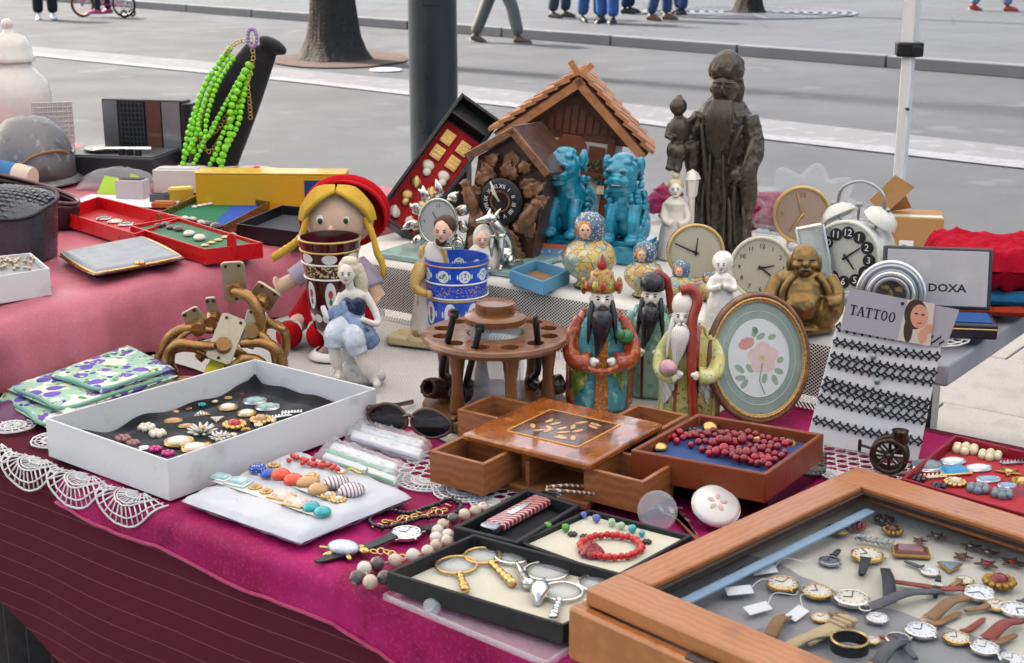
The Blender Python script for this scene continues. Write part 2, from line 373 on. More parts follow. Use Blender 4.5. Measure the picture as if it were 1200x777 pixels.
# lamp post (dark) and market canopy with its white pole
lp = P(511, 252, .0); d_ = 1693 * .168 / 53.5; lx = (509.5 - 600) / FPX * d_; ly = (d_ - CAMZ * 0) / CT - .25
t = thing('lamp_post', 'thick dark green-black metal post standing at the road edge', 'lamp post', (lx, ly, 0))
POST = mat('post_paint', '2a3138', .35, .2, .12, 9, coat=.25)
G().lathe([(.13, -.01), (.13, .03), (.105, .05), (.088, .09), (.088, 1.0), (.083, 2.2), (.07, 4.6), (.0, 4.62)], seg=32).build('shaft', POST, t)
g = G().plate([(-.035, 1.22), (.035, 1.22), (.04, 1.3), (.04, 1.62), (.035, 1.7), (-.035, 1.7), (-.04, 1.62), (-.04, 1.3)], -.0915, -.07); g.build('access_hatch', POST, t, bevel=.004)
G().cyl((-.02, -.095, 1.47), (-.02, -.08, 1.47), .008).build('lock', STEEL, t)
def clampd(a, b): return T(a, b)
wp = V(((1065 - 600) / FPX * 3.45, 3.50, 0))
ca = (wp - A0).dot(E1); cb = (wp - A0).dot(E2)
cp = thing('market_canopy', 'white fabric stall canopy on a slim white pole with black clamp', 'canopy', (0, 0, 0))
PAINT = mat('white_pole_paint', 'd9dadb', .35, 0, .05, 20, coat=.2)
def pole(a, b, clamp=False):
    q = T(a, b); g = G(); g.box((q.x, q.y, .6), (.026, .026, 1.2), (0, 0, ANG)); o = g.build('pole', PAINT, cp, bevel=.003)
    g = G(); g.box((q.x, q.y, 1.78), (.033, .033, 1.14), (0, 0, ANG)); g.build('upper_pole', PAINT, cp, bevel=.003)
    g = G(); g.box((q.x, q.y, .004), (.11, .11, .012), (0, 0, ANG)); g.build('foot', BLACK, cp, bevel=.002)
    if clamp:
        g = G(); g.box((q.x, q.y, 1.21), (.062, .05, .034), (0, 0, ANG + .5)); g.box((q.x + .012, q.y - .022, 1.207), (.022, .02, .028), (0, 0, ANG + .5)); g.build('clamp', BLACK, cp, bevel=.004)
        g = G(); g.cyl((q.x - .0, q.y - .03, 1.07), (q.x, q.y - .005, 1.07), .0035); g.build('pin', BLACK, cp)
CA0, CA1, CB0 = -4.4, 3.4, -.75
pole(ca, cb, True); pole(CA1, cb); pole(CA0, cb); pole(CA1, CB0); pole(CA0, CB0)
g = G(); rm = (cb + CB0) / 2
for s_ in (0, 1):
    b0_, b1_ = (CB0 - .05, rm) if s_ == 0 else (rm, cb + .05)
    z0_, z1_ = (2.25, 2.75) if s_ == 0 else (2.75, 2.25)
    g.grid(lambda u, v, b0_=b0_, b1_=b1_, z0_=z0_, z1_=z1_: T(CA0 + (CA1 - CA0) * u, b0_ + (b1_ - b0_) * v, z0_ + (z1_ - z0_) * v - .05 * math.sin(PI * v) * (1 - .5 * abs(math.sin(u * 8)))), 26, 7)
FAB = mat('canopy_fabric', 'e9e9ea', .7, 0, .03, 3, transl=.42)
g.build('roof', FAB, cp, smooth=60)
def bar(p0, p1): G().tube([p0, p1], .014, 8).build('added_frame_bar', STEEL, cp)  # unseen bars, added to give glossy wares some structure to reflect
bar(T(CA0, rm, 2.72), T(CA1, rm, 2.72)); bar(T(CA0, CB0, 2.22), T(CA1, CB0, 2.22)); bar(T(CA0, cb, 2.22), T(CA1, cb, 2.22))
for i in range(6):
    a0 = CA0 + (CA1 - CA0) * i / 5; bar(T(a0, CB0, 2.2), T(a0, rm, 2.69)); bar(T(a0, rm, 2.69), T(a0, cb, 2.2))
    if i < 5: a1 = CA0 + (CA1 - CA0) * (i + 1) / 5; bar(T(a0, cb - .02, 1.9), T(a1, cb - .02, 2.2)); bar(T(a0, cb - .02, 2.2), T(a1, cb - .02, 1.9)); bar(T(a0, CB0, 1.9), T(a1, CB0, 2.2)); bar(T(a0, CB0, 2.2), T(a1, CB0, 1.9))

# passers-by: only legs and feet come into the picture
SKIN = mat('skin', 'd6a07f', .5, 0, .08, 30)
def person(label, px, py, face, trouser, top, shoe, stride=.12, h=1.72, z=.12, hair='3a2a20', sole='d8d4cc', side=1, bend=.06):
    p = P(px, py, z); t = thing('person', label, 'person', (p.x, p.y, z), face)
    me = bpy.data.meshes.new('body'); k = h / 1.72
    vs = [(0, 0, .93), (0, 0, 1.12), (0, -.01, 1.38), (0, 0, 1.5), (0, -.02, 1.6)]; rs = [(.16, .12), (.14, .10), (.17, .11), (.06, .06), (.085, .1)]; es = [(0, 1), (1, 2), (2, 3), (3, 4)]
    for sx in (-1, 1):
        st = stride * sx * side; n_ = len(vs)
        vs += [(.09 * sx, 0, .87), (.105 * sx, -st * .55 - bend * .6, .5), (.11 * sx, -st, .09)]; rs += [(.1, .1), (.09, .095), (.082, .09)]
        es += [(0, n_), (n_, n_ + 1), (n_ + 1, n_ + 2)]
        n_ = len(vs); vs += [(.2 * sx, 0, 1.4), (.25 * sx, .03, 1.14), (.24 * sx, -.05, .9), (.235 * sx, -.08, .8)]; rs += [(.055, .055), (.045, .045), (.035, .035), (.035, .02)]
        es += [(2, n_), (n_, n_ + 1), (n_ + 1, n_ + 2), (n_ + 2, n_ + 3)]
    me.from_pydata([(x * k, y * k, zz * k) for x, y, zz in vs], es, [])
    o = bpy.data.objects.new('body', me); C.objects.link(o); o.parent = t
    q = o.modifiers.new('skin', 'SKIN'); q.use_smooth_shade = True
    for i, s_ in enumerate(me.skin_vertices[0].data): s_.radius = rs[i][0] * k, rs[i][1] * k
    me.skin_vertices[0].data[0].use_root = True
    q = o.modifiers.new('sub', 'SUBSURF'); q.levels = 2; q.render_levels = 2
    me.materials.append(mat('clothes_' + trouser + top, trouser, .85, 0, .15, 14, .006, 16, layers=[(top, ('band', 'z', .97 * k, 9)), ('d6a07f', ('band', 'z', 1.47 * k, 9)), (hair, ('and', ('band', 'z', 1.62 * k, 9), ('band', 'y', -.06, 9)))]))
    for sx in (-1, 1):
        st = stride * sx * side; tl = .35 * (1 if st < 0 else 0) * abs(stride) * 3
        g = G().at((.11 * sx * k, -st * k - .02, 0), (min(.5, tl), 0, .12 * sx))
        g.grid(lambda u, v: ((.036 + .012 * math.sin(PI * min(1, v * 1.2))) * math.cos(2 * PI * u), -.15 + .235 * v, .012 + max(0, math.sin(2 * PI * u)) * (.04 + .055 * min(1, v * 1.3)) * min(1, v * 9 + .35) * min(1, (1 - v) * 9 + .5)), 12, 9, True)
        g.build('shoe', mat('shoe_' + shoe, shoe, .5, 0, .1, 40), t, solid=0, smooth=180)
        g = G().at((.11 * sx * k, -st * k - .02, 0), (min(.5, tl), 0, .12 * sx)); o_ = [(.046 * math.cos(a) * (1 if math.sin(a) < 0 else .85), -.03 + .125 * math.sin(a)) for a in [i * PI / 8 for i in range(16)]]
        g.prism(o_, 0, .022); g.build('sole', mat('sole_' + sole, sole, .6, 0, .05), t)
    return t
person('walking person in grey trousers and tan shoes on the road', 582, 50, R(85), '6e6c66', '8c8f96', '6b5a4c', .3, z=0, side=-1)
person('standing person in black trousers and white shoes at far left', 54, 23, R(25), '20252a', '3b3f46', 'dcdcdc', .03, z=0)
for px, py, f, c, sh, st, lb in ((655, 21, 60, '3d4450', '4a4038', .05, 'person in dark grey trousers, leftmost of the group on the far pavement'), (692, 26, 20, '3f5f8e', '2a2624', .04, 'person in blue jeans and black shoes in the group'),
        (712, 28, -30, '3e62a0', '2f2a28', .05, 'person in brighter blue jeans turned right within the group'), (735, 16, 90, '20304f', '302a26', .05, 'person in navy trousers farther back in the group'),
        (772, 24, 75, '3d5474', '7a5a44', .10, 'person in faded jeans and brown shoes right in the group'), (798, 18, -60, '35507c', '3a322e', .05, 'person in blue jeans at the right end of the group')):
    person(lb, px, py, R(f), c, '55606e', sh, st)
person('striding person in pale jeans and red shoes at top right', 1160, 13, R(80), '7b8aa3', 'c8c8c8', 'b5442e', .26, side=-1)
# child's bicycle with training wheels, ridden by a child
bp = P(122, 20, 0); bt = thing('child_bicycle', 'small pink child bicycle with black tyres and training wheels', 'bicycle', (bp.x, bp.y, 0), R(-8))
PINK = mat('pink_paint', 'd24a86', .35, 0, .05)
for sx in (-.36, .36):
    o = G().ring((sx, 0, .2), .185, .02, 28, 8, rot=(PI / 2, 0, 0)).build('wheel', mat('tyre', '1b1b1d', .8), bt)
    G().ring((sx, 0, .2), .165, .008, 28, 6, rot=(PI / 2, 0, 0)).build('rim', mat('rim_orange', 'd98a4a', .4) if sx < 0 else SILVER, o)
    g = G()
    for i in range(12): a = i * PI / 6; g.cyl((sx, 0, .2), (sx + .16 * math.cos(a), 0, .2 + .16 * math.sin(a)), .002, seg=4)
    g.cyl((sx, -.03, .2), (sx, .03, .2), .018); g.build('spokes', STEEL, o)
g = G(); g.tube([(-.36, 0, .2), (-.28, 0, .56), (-.26, 0, .66)], .014); g.tube([(-.29, 0, .5), (0, 0, .2), (.36, 0, .2), (.16, 0, .5), (0, 0, .2)], .014); g.tube([(-.29, 0, .5), (.14, 0, .36)], .014); g.build('frame', PINK, bt)
g = G().tube([(-.2, -.2, .72), (-.26, 0, .66), (-.2, .2, .72)], .012); g.build('handlebar', STEEL, bt)
g = G().ell((.18, 0, .52), (.1, .06, .03)); g.build('saddle', BLACK, bt)
for sy in (-.17, .17):
    o = G().ring((.42, sy, .065), .05, .016, 16, 8, rot=(PI / 2, 0, 0)).build('training_wheel', MATS['tyre'], bt); G().tube([(.36, 0, .2), (.4, sy * .8, .17), (.42, sy, .065)], .006).build('bracket', STEEL, o)
g = G().cyl((0, -.09, .2), (0, .09, .2), .01).box((0, -.11, .13), (.07, .05, .018)).box((0, .11, .27), (.07, .05, .018)); g.build('pedals', BLACK, bt)
ct = person('small child in dark leggings and pink shoes riding a bicycle', 122, 20, R(-98), '2c2f3a', 'd0608e', 'd0568a', .1, h=1.15, z=0); ct.location = (bp.x, bp.y - .02, .05)

# ================================================================ tables and cloths
def slab_table(name, label, a0, a1, b0, b1, z, col, legs):
    t = thing(name, label, 'table', T(a0, b0, 0), ANG); M_ = mat('tabletop_' + col, col, .45, 0, .06, 15)
    w_, d2 = a1 - a0, b1 - b0
    G().box((w_ / 2, d2 / 2, z - .0195), (w_, d2, .033)).build('tabletop', M_, t, bevel=.004)
    for x, y in legs: G().box((x, y, (z - .036) / 2), (.03, .03, z - .036)).build('leg', STEEL, t)
    return t
slab_table('front_table', 'lower folding table under the striped maroon cloth', -2.0, 1.75, .01, .85, Z1 - .004, '8d8f93', [(.1, .06), (.1, .78), (3.65, .06), (3.65, .78), (1.9, .06), (1.9, .78)])
slab_table('back_table', 'grey folding table with bare edge behind the front table', -.36, .84, .875, 1.66, Z2 - .004, '8d9096', [(.05, .06), (.05, .72), (1.15, .06), (1.15, .72)])
slab_table('side_table', 'raised side table under the pink satin cloth', -2.5, -.405, .02, 1.36, Z3 - .006, '8d8f93', [(.1, .06), (.1, 1.25), (2.04, .06), (2.04, 1.25)])

# striped maroon cloth: top sheet plus hanging front
MAR = mat('maroon_stripe', '56212e', .9, 0, .14, 6, .004, 10, spec=.1, layers=[(('8a5a62', .55), ('and', ('stripe', 'z', .024, .045), ('band', 'z', -2, .7995)))])
def sm(t): t = max(0, min(1, t)); return t * t * (3 - 2 * t)
def hang(a, b0, s, z, drop, fold=.02, out=.012, ph=0, rad=.012):   # s in metres over the edge at b0 (towards the front)
    if s <= 0: return T(a, b0 - s, z)
    if s < rad * 1.57: th = s / rad; return T(a, b0 - rad * math.sin(th), z - rad * (1 - math.cos(th)))
    d_ = s - rad * 1.57; k = sm(d_ / .2)
    return T(a, b0 - rad - out * k - fold * k * (math.sin(a * 9 + ph) + .5 * math.sin(a * 23 + 1.7 * ph)), z - rad - d_)
g = G(); g.grid(lambda u, v: hang(-2.0 + 3.76 * u, 0, -.86 + v * (1.11 + .45 * max(-.25, min(.9, (-2.0 + 3.76 * u + .1)))), Z1, .6, .0055), 200, 60)
tag(g.build('striped_tablecloth', MAR, smooth=180), 'dark maroon cloth with thin pale stripes hanging over the table front', 'tablecloth')
g = G(); DRK = mat('dark_skirt', '141012', .9, 0, .2, 30, layers=[('3a3034', ('stripe', 'x', .04, .06))])
g.grid(lambda u, v: T(-2 + 3.7 * u, .06 + .012 * math.sin(u * 90), .76 - .75 * v), 120, 6)
tag(g.build('under_skirt', DRK, smooth=180), 'black pinstriped skirt showing below the maroon cloth', 'table skirt')
# magenta satin overcloth with stitched hem
MAG = mat('magenta_satin', '8e0f49', .62, 0, .16, 14, .006, 13, spec=.22, layers=[(('b0236a', .55), ('noise', 7, .52, .12)), (('5e0730', .6), ('noise', 16, .57, .1)), (('c23a7a', .3), ('noise', 240, .56, .06))])
def mag(u, v):
    a = -.012 + 1.72 * u; lim = .040 + .05 * sm(a / .7) + .008 * math.sin(a * 9 + .4) + .004 * math.sin(a * 23)
    s = -.84 + (.84 + lim) * v; p = hang(a, -.002, s, Z1 + .0022, .1, .006, .018, 1.3, .016)
    if s > .02: p.z += .002
    p += E2 * 0; w_ = .0012 * (math.sin(a * 31 + s * 40) + math.sin(a * 17 - s * 60)) + .0025 * max(0, math.sin(a * 43 + s * 35 + 2 * math.sin(a * 7))) ** 5 if s < .0 else .002 * max(0, math.sin(a * 61 + 3 * math.sin(a * 11))) ** 3
    p.z += abs(w_) * (1 if s > -.2 else .3)
    return p
g = G(); g.grid(mag, 150, 70)
o = tag(g.build('magenta_overcloth', MAG, smooth=180, disp=(.004, .05)), 'bright magenta satin cloth with stitched hem over the striped cloth', 'tablecloth')
g = G().tube([mag(i / 150, 1.0) + V((0, 0, 0)) - E2 * .0015 for i in range(151)], .0022, 6); g.build('hem', mat('magenta_hem', 'b0245a', .6, sheen=.3), o, smooth=180)

# pink satin over the side table
PNK = mat('pink_satin', 'bd6876', .42, 0, .08, 10, .006, 11, spec=.3, layers=[(('a85563', .4), ('noise', 6, .54, .12)), (('cf8490', .3), ('noise', 300, .55, .06))])
def pink(u, v):
    b = .0 + 1.37 * u; L_ = 2.1 + .13; s = -2.1 + L_ * v
    if s <= 0:
        wr = (.0022 * (1 + math.sin(b * 31 + 2 * math.sin(s * 9))) + .003 * max(0, math.sin(b * 57 + s * 23)) ** 3) * sm((s + .5) / .5); return T(-.39 + s, b, Z3 + wr)
    rad = .03; wr = .0022 * (1 + math.sin(b * 31)); k = sm(s / .12); f = (.014 * math.sin(b * 25 + 1.2) + .006 * (1 - 2 * abs(math.sin(b * 14 + .5))) + .008 * math.sin(b * 61 + 3 * math.sin(b * 9)) + .004 * math.sin(b * 117)) * k
    if s < rad * 1.57: th = s / rad; return T(-.39 + rad * math.sin(th) + f, b, Z3 + wr * (1 - s / .05) - rad * (1 - math.cos(th)))
    return T(-.36 + .012 * k + f, b, max(Z3 - rad - (s - rad * 1.57), Z1 + .006))
g = G(); g.grid(pink, 120, 84)
tag(g.build('pink_cloth', PNK, smooth=180, disp=(.008, .07)), 'dusty pink satin cloth over the raised side table', 'tablecloth')

# white cloth on the front table, mesh lace over the step
CLOTH = mat('white_cloth', 'dedbd4', .85, 0, .06, 12, .001, 60, spec=.2, alpha=('weave', .0048, .62, 'xy'))
g = G(); g.grid(lambda u, v: T(-.345 + .9 * u, .40 + .44 * v + .015 * math.sin(u * 14) * (1 - v), Z1 + .0055 + .0015 * math.sin(u * 30 + v * 9)), 60, 30)
tag(g.build('white_cloth', CLOTH, smooth=180), 'plain white cloth laid over the rear of the front table', 'cloth')
DKC = mat('dark_blue_cloth', '23242c', .9, 0, .2, 30)
g = G()
def lace(u, v, off=0.):
    a = -.36 + 1.15 * u; s = -.62 + (.62 + .14) * v
    p = hang(a, .868, s, Z2 + .002 + off, .1, .008, .006, .3, .012); p -= E2 * off
    if p.z < Z1 + .009: p -= E2 * (Z1 + .009 - p.z); p.z = Z1 + .009 - off * .3
    return p
g.grid(lambda u, v: lace(u, v * .94), 100, 50)
tag(g.build('step_cover', DKC, smooth=180), 'dark cloth under the lace on the back table', 'cloth')
LACE = mat('mesh_lace', 'dcd8d0', .85, 0, .04, 20, sheen=.2, alpha=('and', ('weave', .0052, .32, 'xz'), ('band', 'z', 0, Z2 - .004)))
g = G(); g.grid(lambda u, v: lace(u, v, .003), 100, 50)
tag(g.build('lace_cloth', LACE, smooth=180), 'white net lace cloth falling over the front of the back table', 'lace cloth')
# ================================================================ front table, left part
def quadw(pxs, z): return [P(x, y, z) for x, y in pxs]
def inset(q, t):
    n = len(q); out = []
    for i in range(n):
        a, b, c = q[i - 1], q[i], q[(i + 1) % n]; u = (b - a).normalized(); v = (c - b).normalized()
        n1 = V((-u.y, u.x, 0)); n2 = V((-v.y, v.x, 0)); k = 1 + n1.dot(n2)
        out.append(b + (n1 + n2) * (t / k))
    return out
def ccw(q): return q if sum(q[i].x * q[(i + 1) % len(q)].y - q[(i + 1) % len(q)].x * q[i].y for i in range(len(q))) > 0 else q[::-1]
def tray(name, label, cat, pxs, ztop, zbot, th, wall, lin_, floor=.004, lift=.0, group=None):
    q = ccw(quadw(pxs, ztop)); c = sum(q, V()) / len(q); c.z = zbot; q = [V((p.x - c.x, p.y - c.y, 0)) for p in q]; h = ztop - zbot
    t = thing(name, label, cat, c, 0, group); qi = inset(q, th); n = len(q); g = G()
    vs = [V((p.x, p.y, z)) for p in q for z in (0, h)] + [V((p.x, p.y, z)) for p in qi for z in (floor * .5, h)]
    fs = []
    for i in range(n):
        j = (i + 1) % n; fs += [(2 * i, 2 * j, 2 * j + 1, 2 * i + 1), (2 * i + 1, 2 * j + 1, 2 * n + 2 * j + 1, 2 * n + 2 * i + 1), (2 * n + 2 * i, 2 * n + 2 * i + 1, 2 * n + 2 * j + 1, 2 * n + 2 * j)]
    fs += [tuple(2 * i for i in range(n))[::-1], tuple(2 * n + 2 * i for i in range(n))]
    g.add(vs, fs); g.build('box_wall', wall, t, bevel=min(th * .3, .002))
    if lin_:
        ql = inset(q, th + .0005); g = G(); g.add([V((p.x, p.y, z)) for z in (floor * .6, floor + lift) for p in ql], [tuple(range(n))[::-1], tuple(range(n, 2 * n))] + [(i, (i + 1) % n, n + (i + 1) % n, n + i) for i in range(n)])
        g.build('lining', lin_, t, bevel=.001)
    return t, q, c
# ---- small jewels --------------------------------------------------------------------------
def jewel(kind, label, px, py, z, size, stone, rim=GOLD, rx=1, rot=0, cat='earring', group=None, name=None, tilt=0):
    p = P(px, py, z); s = W(size, p); t = thing(name or cat.replace(' ', '_'), label, cat, p, 0, group, rot=(tilt, 0, rot))
    rnd = random.Random(int(px * 31 + py))
    if kind == 'cab':
        g = G(); g.lathe([(0, 0), (s * .98, 0), (s, s * .14), (s * .95, s * .22), (s * .8, s * .26)], seg=22, sx=rx, cap=False); g.ring((0, 0, s * .24), s * .9, s * .09, 22, 6, sx=rx); g.build('setting', rim, t)
        G().lathe([(s * .8, s * .2), (s * .76, s * .34), (s * .6, s * .48), (s * .32, s * .58), (0, s * .6)], seg=20, sx=rx, cap=False).build('stone', stone, t, smooth=180)
    elif kind == 'dome':
        G().lathe([(0, 0), (s * .8, 0), (s, s * .25), (s * .95, s * .5), (s * .7, s * .75), (s * .35, s * .9), (0, s * .94)], seg=22, sx=rx).build('bead', stone, t, smooth=180)
        G().lathe([(0, -.0002), (s * .82, -.0002), (s * .86, s * .1), (s * .8, s * .12)], seg=18, sx=rx, cap=False).build('clip', rim, t)
    elif kind == 'cluster':
        g = G()
        for i in range(7):
            a = i * PI / 3; q = (0, 0, s * .35) if i == 6 else (math.cos(a) * s * .62 * rx, math.sin(a) * s * .62, s * .22); g.ell(q, s * (.36 + .05 * rnd.random()), 10, 7)
        g.build('beads', stone, t, smooth=180); G().lathe([(0, 0), (s * .75, 0), (s * .75, s * .12), (0, s * .12)], seg=14, sx=rx).build('setting', rim, t)
    elif kind == 'flower':
        g = G(); n = 9
        for ly in (0, 1):
            for i in range(n):
                a = 2 * PI * (i + ly * .5) / n + .2; rr = s * (.62 - .2 * ly); g.ell((math.cos(a) * rr, math.sin(a) * rr, s * (.14 + .16 * ly)), (s * .38, s * .12, s * .09), 8, 5, (0, -.35 - .3 * ly, a))
        g.build('petals', stone, t, smooth=180); G().ell((0, 0, s * .38), (s * .2, s * .2, s * .15), 10, 6).build('centre', rim, t, smooth=180)
    elif kind == 'rosette':
        g = G()
        for i in range(12): a = i * PI / 6; g.ell((math.cos(a) * s * .78, math.sin(a) * s * .78, s * .15), s * .22, 8, 6)
        g.lathe([(0, 0), (s * .8, 0), (s * .75, s * .28), (0, s * .3)], seg=18); g.build('setting', rim, t, smooth=60)
        G().lathe([(s * .5, s * .25), (s * .45, s * .45), (s * .25, s * .58), (0, s * .62)], seg=14, cap=False).build('stone', stone, t, smooth=180)
    elif kind == 'square':
        g = G().box((0, 0, s * .12), (s * 2 * rx, s * 1.6, s * .24)); g.build('setting', rim, t, bevel=s * .08)
        g = G().box((0, 0, s * .34), (s * 1.8 * rx, s * 1.4, s * .28), taper=.72); g.build('stone', stone, t, bevel=s * .05)
    elif kind == 'tri':
        o = [(-s, -s * .6), (s, -s * .6), (0, s)]; G().prism(o, 0, s * .2).build('setting', rim, t, bevel=s * .06)
        G().prism([(x * .85, y * .85) for x, y in o], s * .2, s * .28).build('stone', stone, t)
    elif kind == 'star':
        o = [(s * (1 if i % 2 == 0 else .42) * math.sin(PI * i / 5), s * (1 if i % 2 == 0 else .42) * math.cos(PI * i / 5)) for i in range(10)][::-1]
        G().prism(o, 0, s * .16).build('star_body', rim, t, bevel=s * .05); G().ell((0, 0, s * .18), (s * .36, s * .36, s * .14), 12, 7).build('boss', stone, t, smooth=180)
    elif kind == 'leaf':
        g = G()
        for i in range(7):
            x = -s + i * s / 3; g.ell((x, s * .26, s * .13), (s * .24, s * .1, s * .08), 8, 5, (0, -.3, 1.0)); g.ell((x, -s * .26, s * .13), (s * .24, s * .1, s * .08), 8, 5, (0, -.3, -1.0))
        g.tube([(-s, 0, s * .1), (s * 1.1, 0, s * .12)], s * .08, 6); g.build('leaf_spray', stone, t, smooth=180)
    elif kind == 'bead':
        G().ell((0, 0, s), s, 14, 10).build('bead', stone, t, smooth=180); g = G().tube(spline([(0, s * .9, s * 1.1), (0, s * 1.7, s * 1.2), (s * .4, s * 2.4, s * .6), (s * .5, s * 1.8, s * .15)], 5), s * .12, 5); g.build('hook', rim, t, smooth=180)
    return t
def stone(n, c, r=.15, **k): return mat('stone_' + n, c, r, 0, k.pop('var', .12), k.pop('vs', 150), coat=.5, **k)
CORAL = stone('orange', 'e0491c'); TURQ = stone('turquoise', '2fa9ad', vs=200, layers=[(('1d6f74', .6), ('crack', 220, .01))]); BLUE = stone('blue', '1b4fb0')
POLKA = stone('polka', '17409c', layers=[('dfe6f5', ('voro', 330, .28, .15))]); TAN = stone('tan', 'c59763'); RUBY = stone('ruby', '85091a', .04); MAGENTA = stone('magenta', 'c21877')
TEALSQ = stone('teal_shell', '9fc4bf', vs=90, var=.3, layers=[(('4b8f8c', .7), ('noise', 140, .55, .1))]); PEACH = stone('peach_shell', 'd8b297', vs=120, layers=[(('eadfce', .8), ('noise', 160, .5, .08)), (('b9653f', .5), ('noise', 200, .6, .05))])
CHECKS = stone('checked', 'e8e4da', layers=[('1d1d22', ('and', ('stripe', 'x', .004, .5), ('stripe', 'y', .004, .5)))]); STRIPED = stone('striped_shell', 'd9cfd0', layers=[('6b4a55', ('stripe', 'x', .0045, .35))])
AQUA = stone('aqua_marble', '93b0aa', vs=110, var=.2, layers=[(('5d7f7c', .7), ('crack', 170, .02))]); CREAMS = stone('cream', 'd9cba8'); GREYS = stone('grey', '6f7f86'); GREENB = stone('green', '4f9a2c'); DKB = stone('dark', '221a1c'); BLUEB = stone('soft_blue', '5668b8'); IVORY = stone('ivory', 'd8cfbd', layers=[(('a58f6e', .5), ('noise', 120, .6, .06))])

# ---- open white carton of brooches ---------------------------------------------------------
CARD = mat('white_card', 'd8d7d6', .7, 0, .04, 8, layers=[(('b4b2ac', .5), ('noise', 18, .64, .1)), (('c4c2bc', .5), ('noise', 70, .66, .06))])
bt_, bq, bc = tray('white_box', 'large open white cardboard box of earrings at the table front', 'box', [(196, 539.5), (441, 455), (299, 420.5), (53, 490)], .862, Z1 + .0075, .003, CARD, mat('grey_card', 'bdbec4', .8), .003)
q = inset(bq, .006); g = G()
def bl(q, u, v): return (q[0] * (1 - u) + q[1] * u) * (1 - v) + (q[3] * (1 - u) + q[2] * u) * v
rn = random.Random(3); g.grid(lambda u, v: bl(q, .01 + .98 * u, .01 + .98 * v) + V((0, 0, .0125 + .004 * math.sin(u * 16) * (1 if v > .9 or v < .1 else .15) + .0015 * math.sin(v * 21 + u * 5) + (.007 + .005 * math.sin(u * 21)) * (max(0, abs(v - .5) * 2 - .88) / .12 + max(0, abs(u - .5) * 2 - .93) / .07))), 50, 30)
o = g.build('black_cloth', BLACKCLOTH, loc=bc, smooth=180); tag(o, 'black cloth lining laid inside the white box', 'cloth')
zb = Z1 + .0205
for k, lb, x, y, s_, st, rm, rx, ro in [
    ('cluster', 'multicoloured bead cluster earring, farther left in the white box', 144, 516, 9, stone('mixed', '9c6a6a', var=.6, vs=400), GOLD, 1.1, 0), ('cluster', 'multicoloured bead cluster earring near the box front', 156, 521, 8, MATS['stone_mixed'], GOLD, 1, 0),
    ('cluster', 'pearl cluster earring, left of the pearl pair', 172, 503, 10, PEARL, GOLD, 1, .4), ('cluster', 'pearl cluster earring, right of the pearl pair', 185, 510, 10, PEARL, GOLD, 1, 1),
    ('cab', 'brown gold-rimmed oval brooch, the upper of two', 203, 494, 7, TAN, GOLD, 1.5, .3), ('cab', 'brown gold-rimmed oval brooch, the lower of two', 219, 500, 6, TAN, GOLD, 1.6, .1),
    ('tri', 'black and white checked triangle earring, upper one', 236, 486, 9, CHECKS, GOLD, 1, .3), ('tri', 'black and white checked triangle earring, lower one', 254, 492, 9, CHECKS, GOLD, 1, 1.2),
    ('flower', 'silvery white petalled flower brooch, larger one', 237, 508, 18, stone('white_enamel', 'd8d4c6'), GOLD, 1, 0), ('flower', 'white petalled flower brooch by the box wall', 258, 514, 13, MATS['stone_white_enamel'], PEARL, 1, 1),
    ('cab', 'large pearl oval earring in rope gold rim, left one', 210, 520, 14, PEARL, GOLD, 1.2, .3), ('cab', 'large pearl oval earring in gold rim, right one', 229, 527, 13, PEARL, GOLD, 1.2, .3),
    ('square', 'white crystal earring beside the magenta pair', 169, 526, 6, WHITE, SILVER, 1, .4), ('cluster', 'magenta crystal earring, left of its pair', 182, 528, 8, MAGENTA, SILVER, 1, .1), ('cluster', 'magenta crystal earring at the box front wall', 197, 533, 8, MAGENTA, SILVER, 1, .7),
    ('cab', 'cream oval clip earring, upper one', 267, 479, 10, PEARL, GOLD, 1.1, .5), ('cab', 'cream oval clip earring, lower one', 289, 486, 10, PEARL, GOLD, 1.05, .7),
    ('cab', 'speckled aqua oval earring, far one', 299, 472, 11, AQUA, SILVER, 1.25, .1), ('cab', 'speckled aqua oval earring, near one', 314, 479, 11, AQUA, SILVER, 1.25, .2),
    ('rosette', 'gold rosette brooch with red stone', 275, 500, 14, stone('red', 'c01a20'), GOLD, 1, 0), ('rosette', 'gold rosette brooch with amber stone', 306, 494, 13, TAN, GOLD, 1, 0),
    ('leaf', 'white leaf spray brooch, nearer one', 328, 489, 11, WHITE, GOLD, 1, .5), ('leaf', 'white leaf spray brooch in the far corner', 342, 484, 10, WHITE, GOLD, 1, .2)]:
    jewel(k, lb, x, y, zb, s_ * 1.08, st, rm, rx, ro, 'brooch' if 'brooch' in lb else 'earring')
ORD = ('first', 'second', 'third', 'fourth', 'fifth', 'sixth', 'seventh', 'eighth')
for i in range(7): jewel(('cluster', 'cab', 'rosette')[i % 3], ORD[i] + ' tiny stud from the left along the box far wall', 190 + 15.5 * i, 487.5 - 4.1 * i, zb, 4 + i % 2, (PEARL, TAN, RUBY, TURQ)[i % 4], GOLD, 1.1, i)
for i in range(6): jewel(('flower', 'cluster', 'cab')[i % 3], ORD[i] + ' small gold piece from the left along the box near wall', 243 + 15 * i, 521.5 - 5.6 * i, zb, 5.5 + i % 2, (GOLD, PEARL, IVORY)[i % 3], GOLD, 1.1, i, 'brooch')
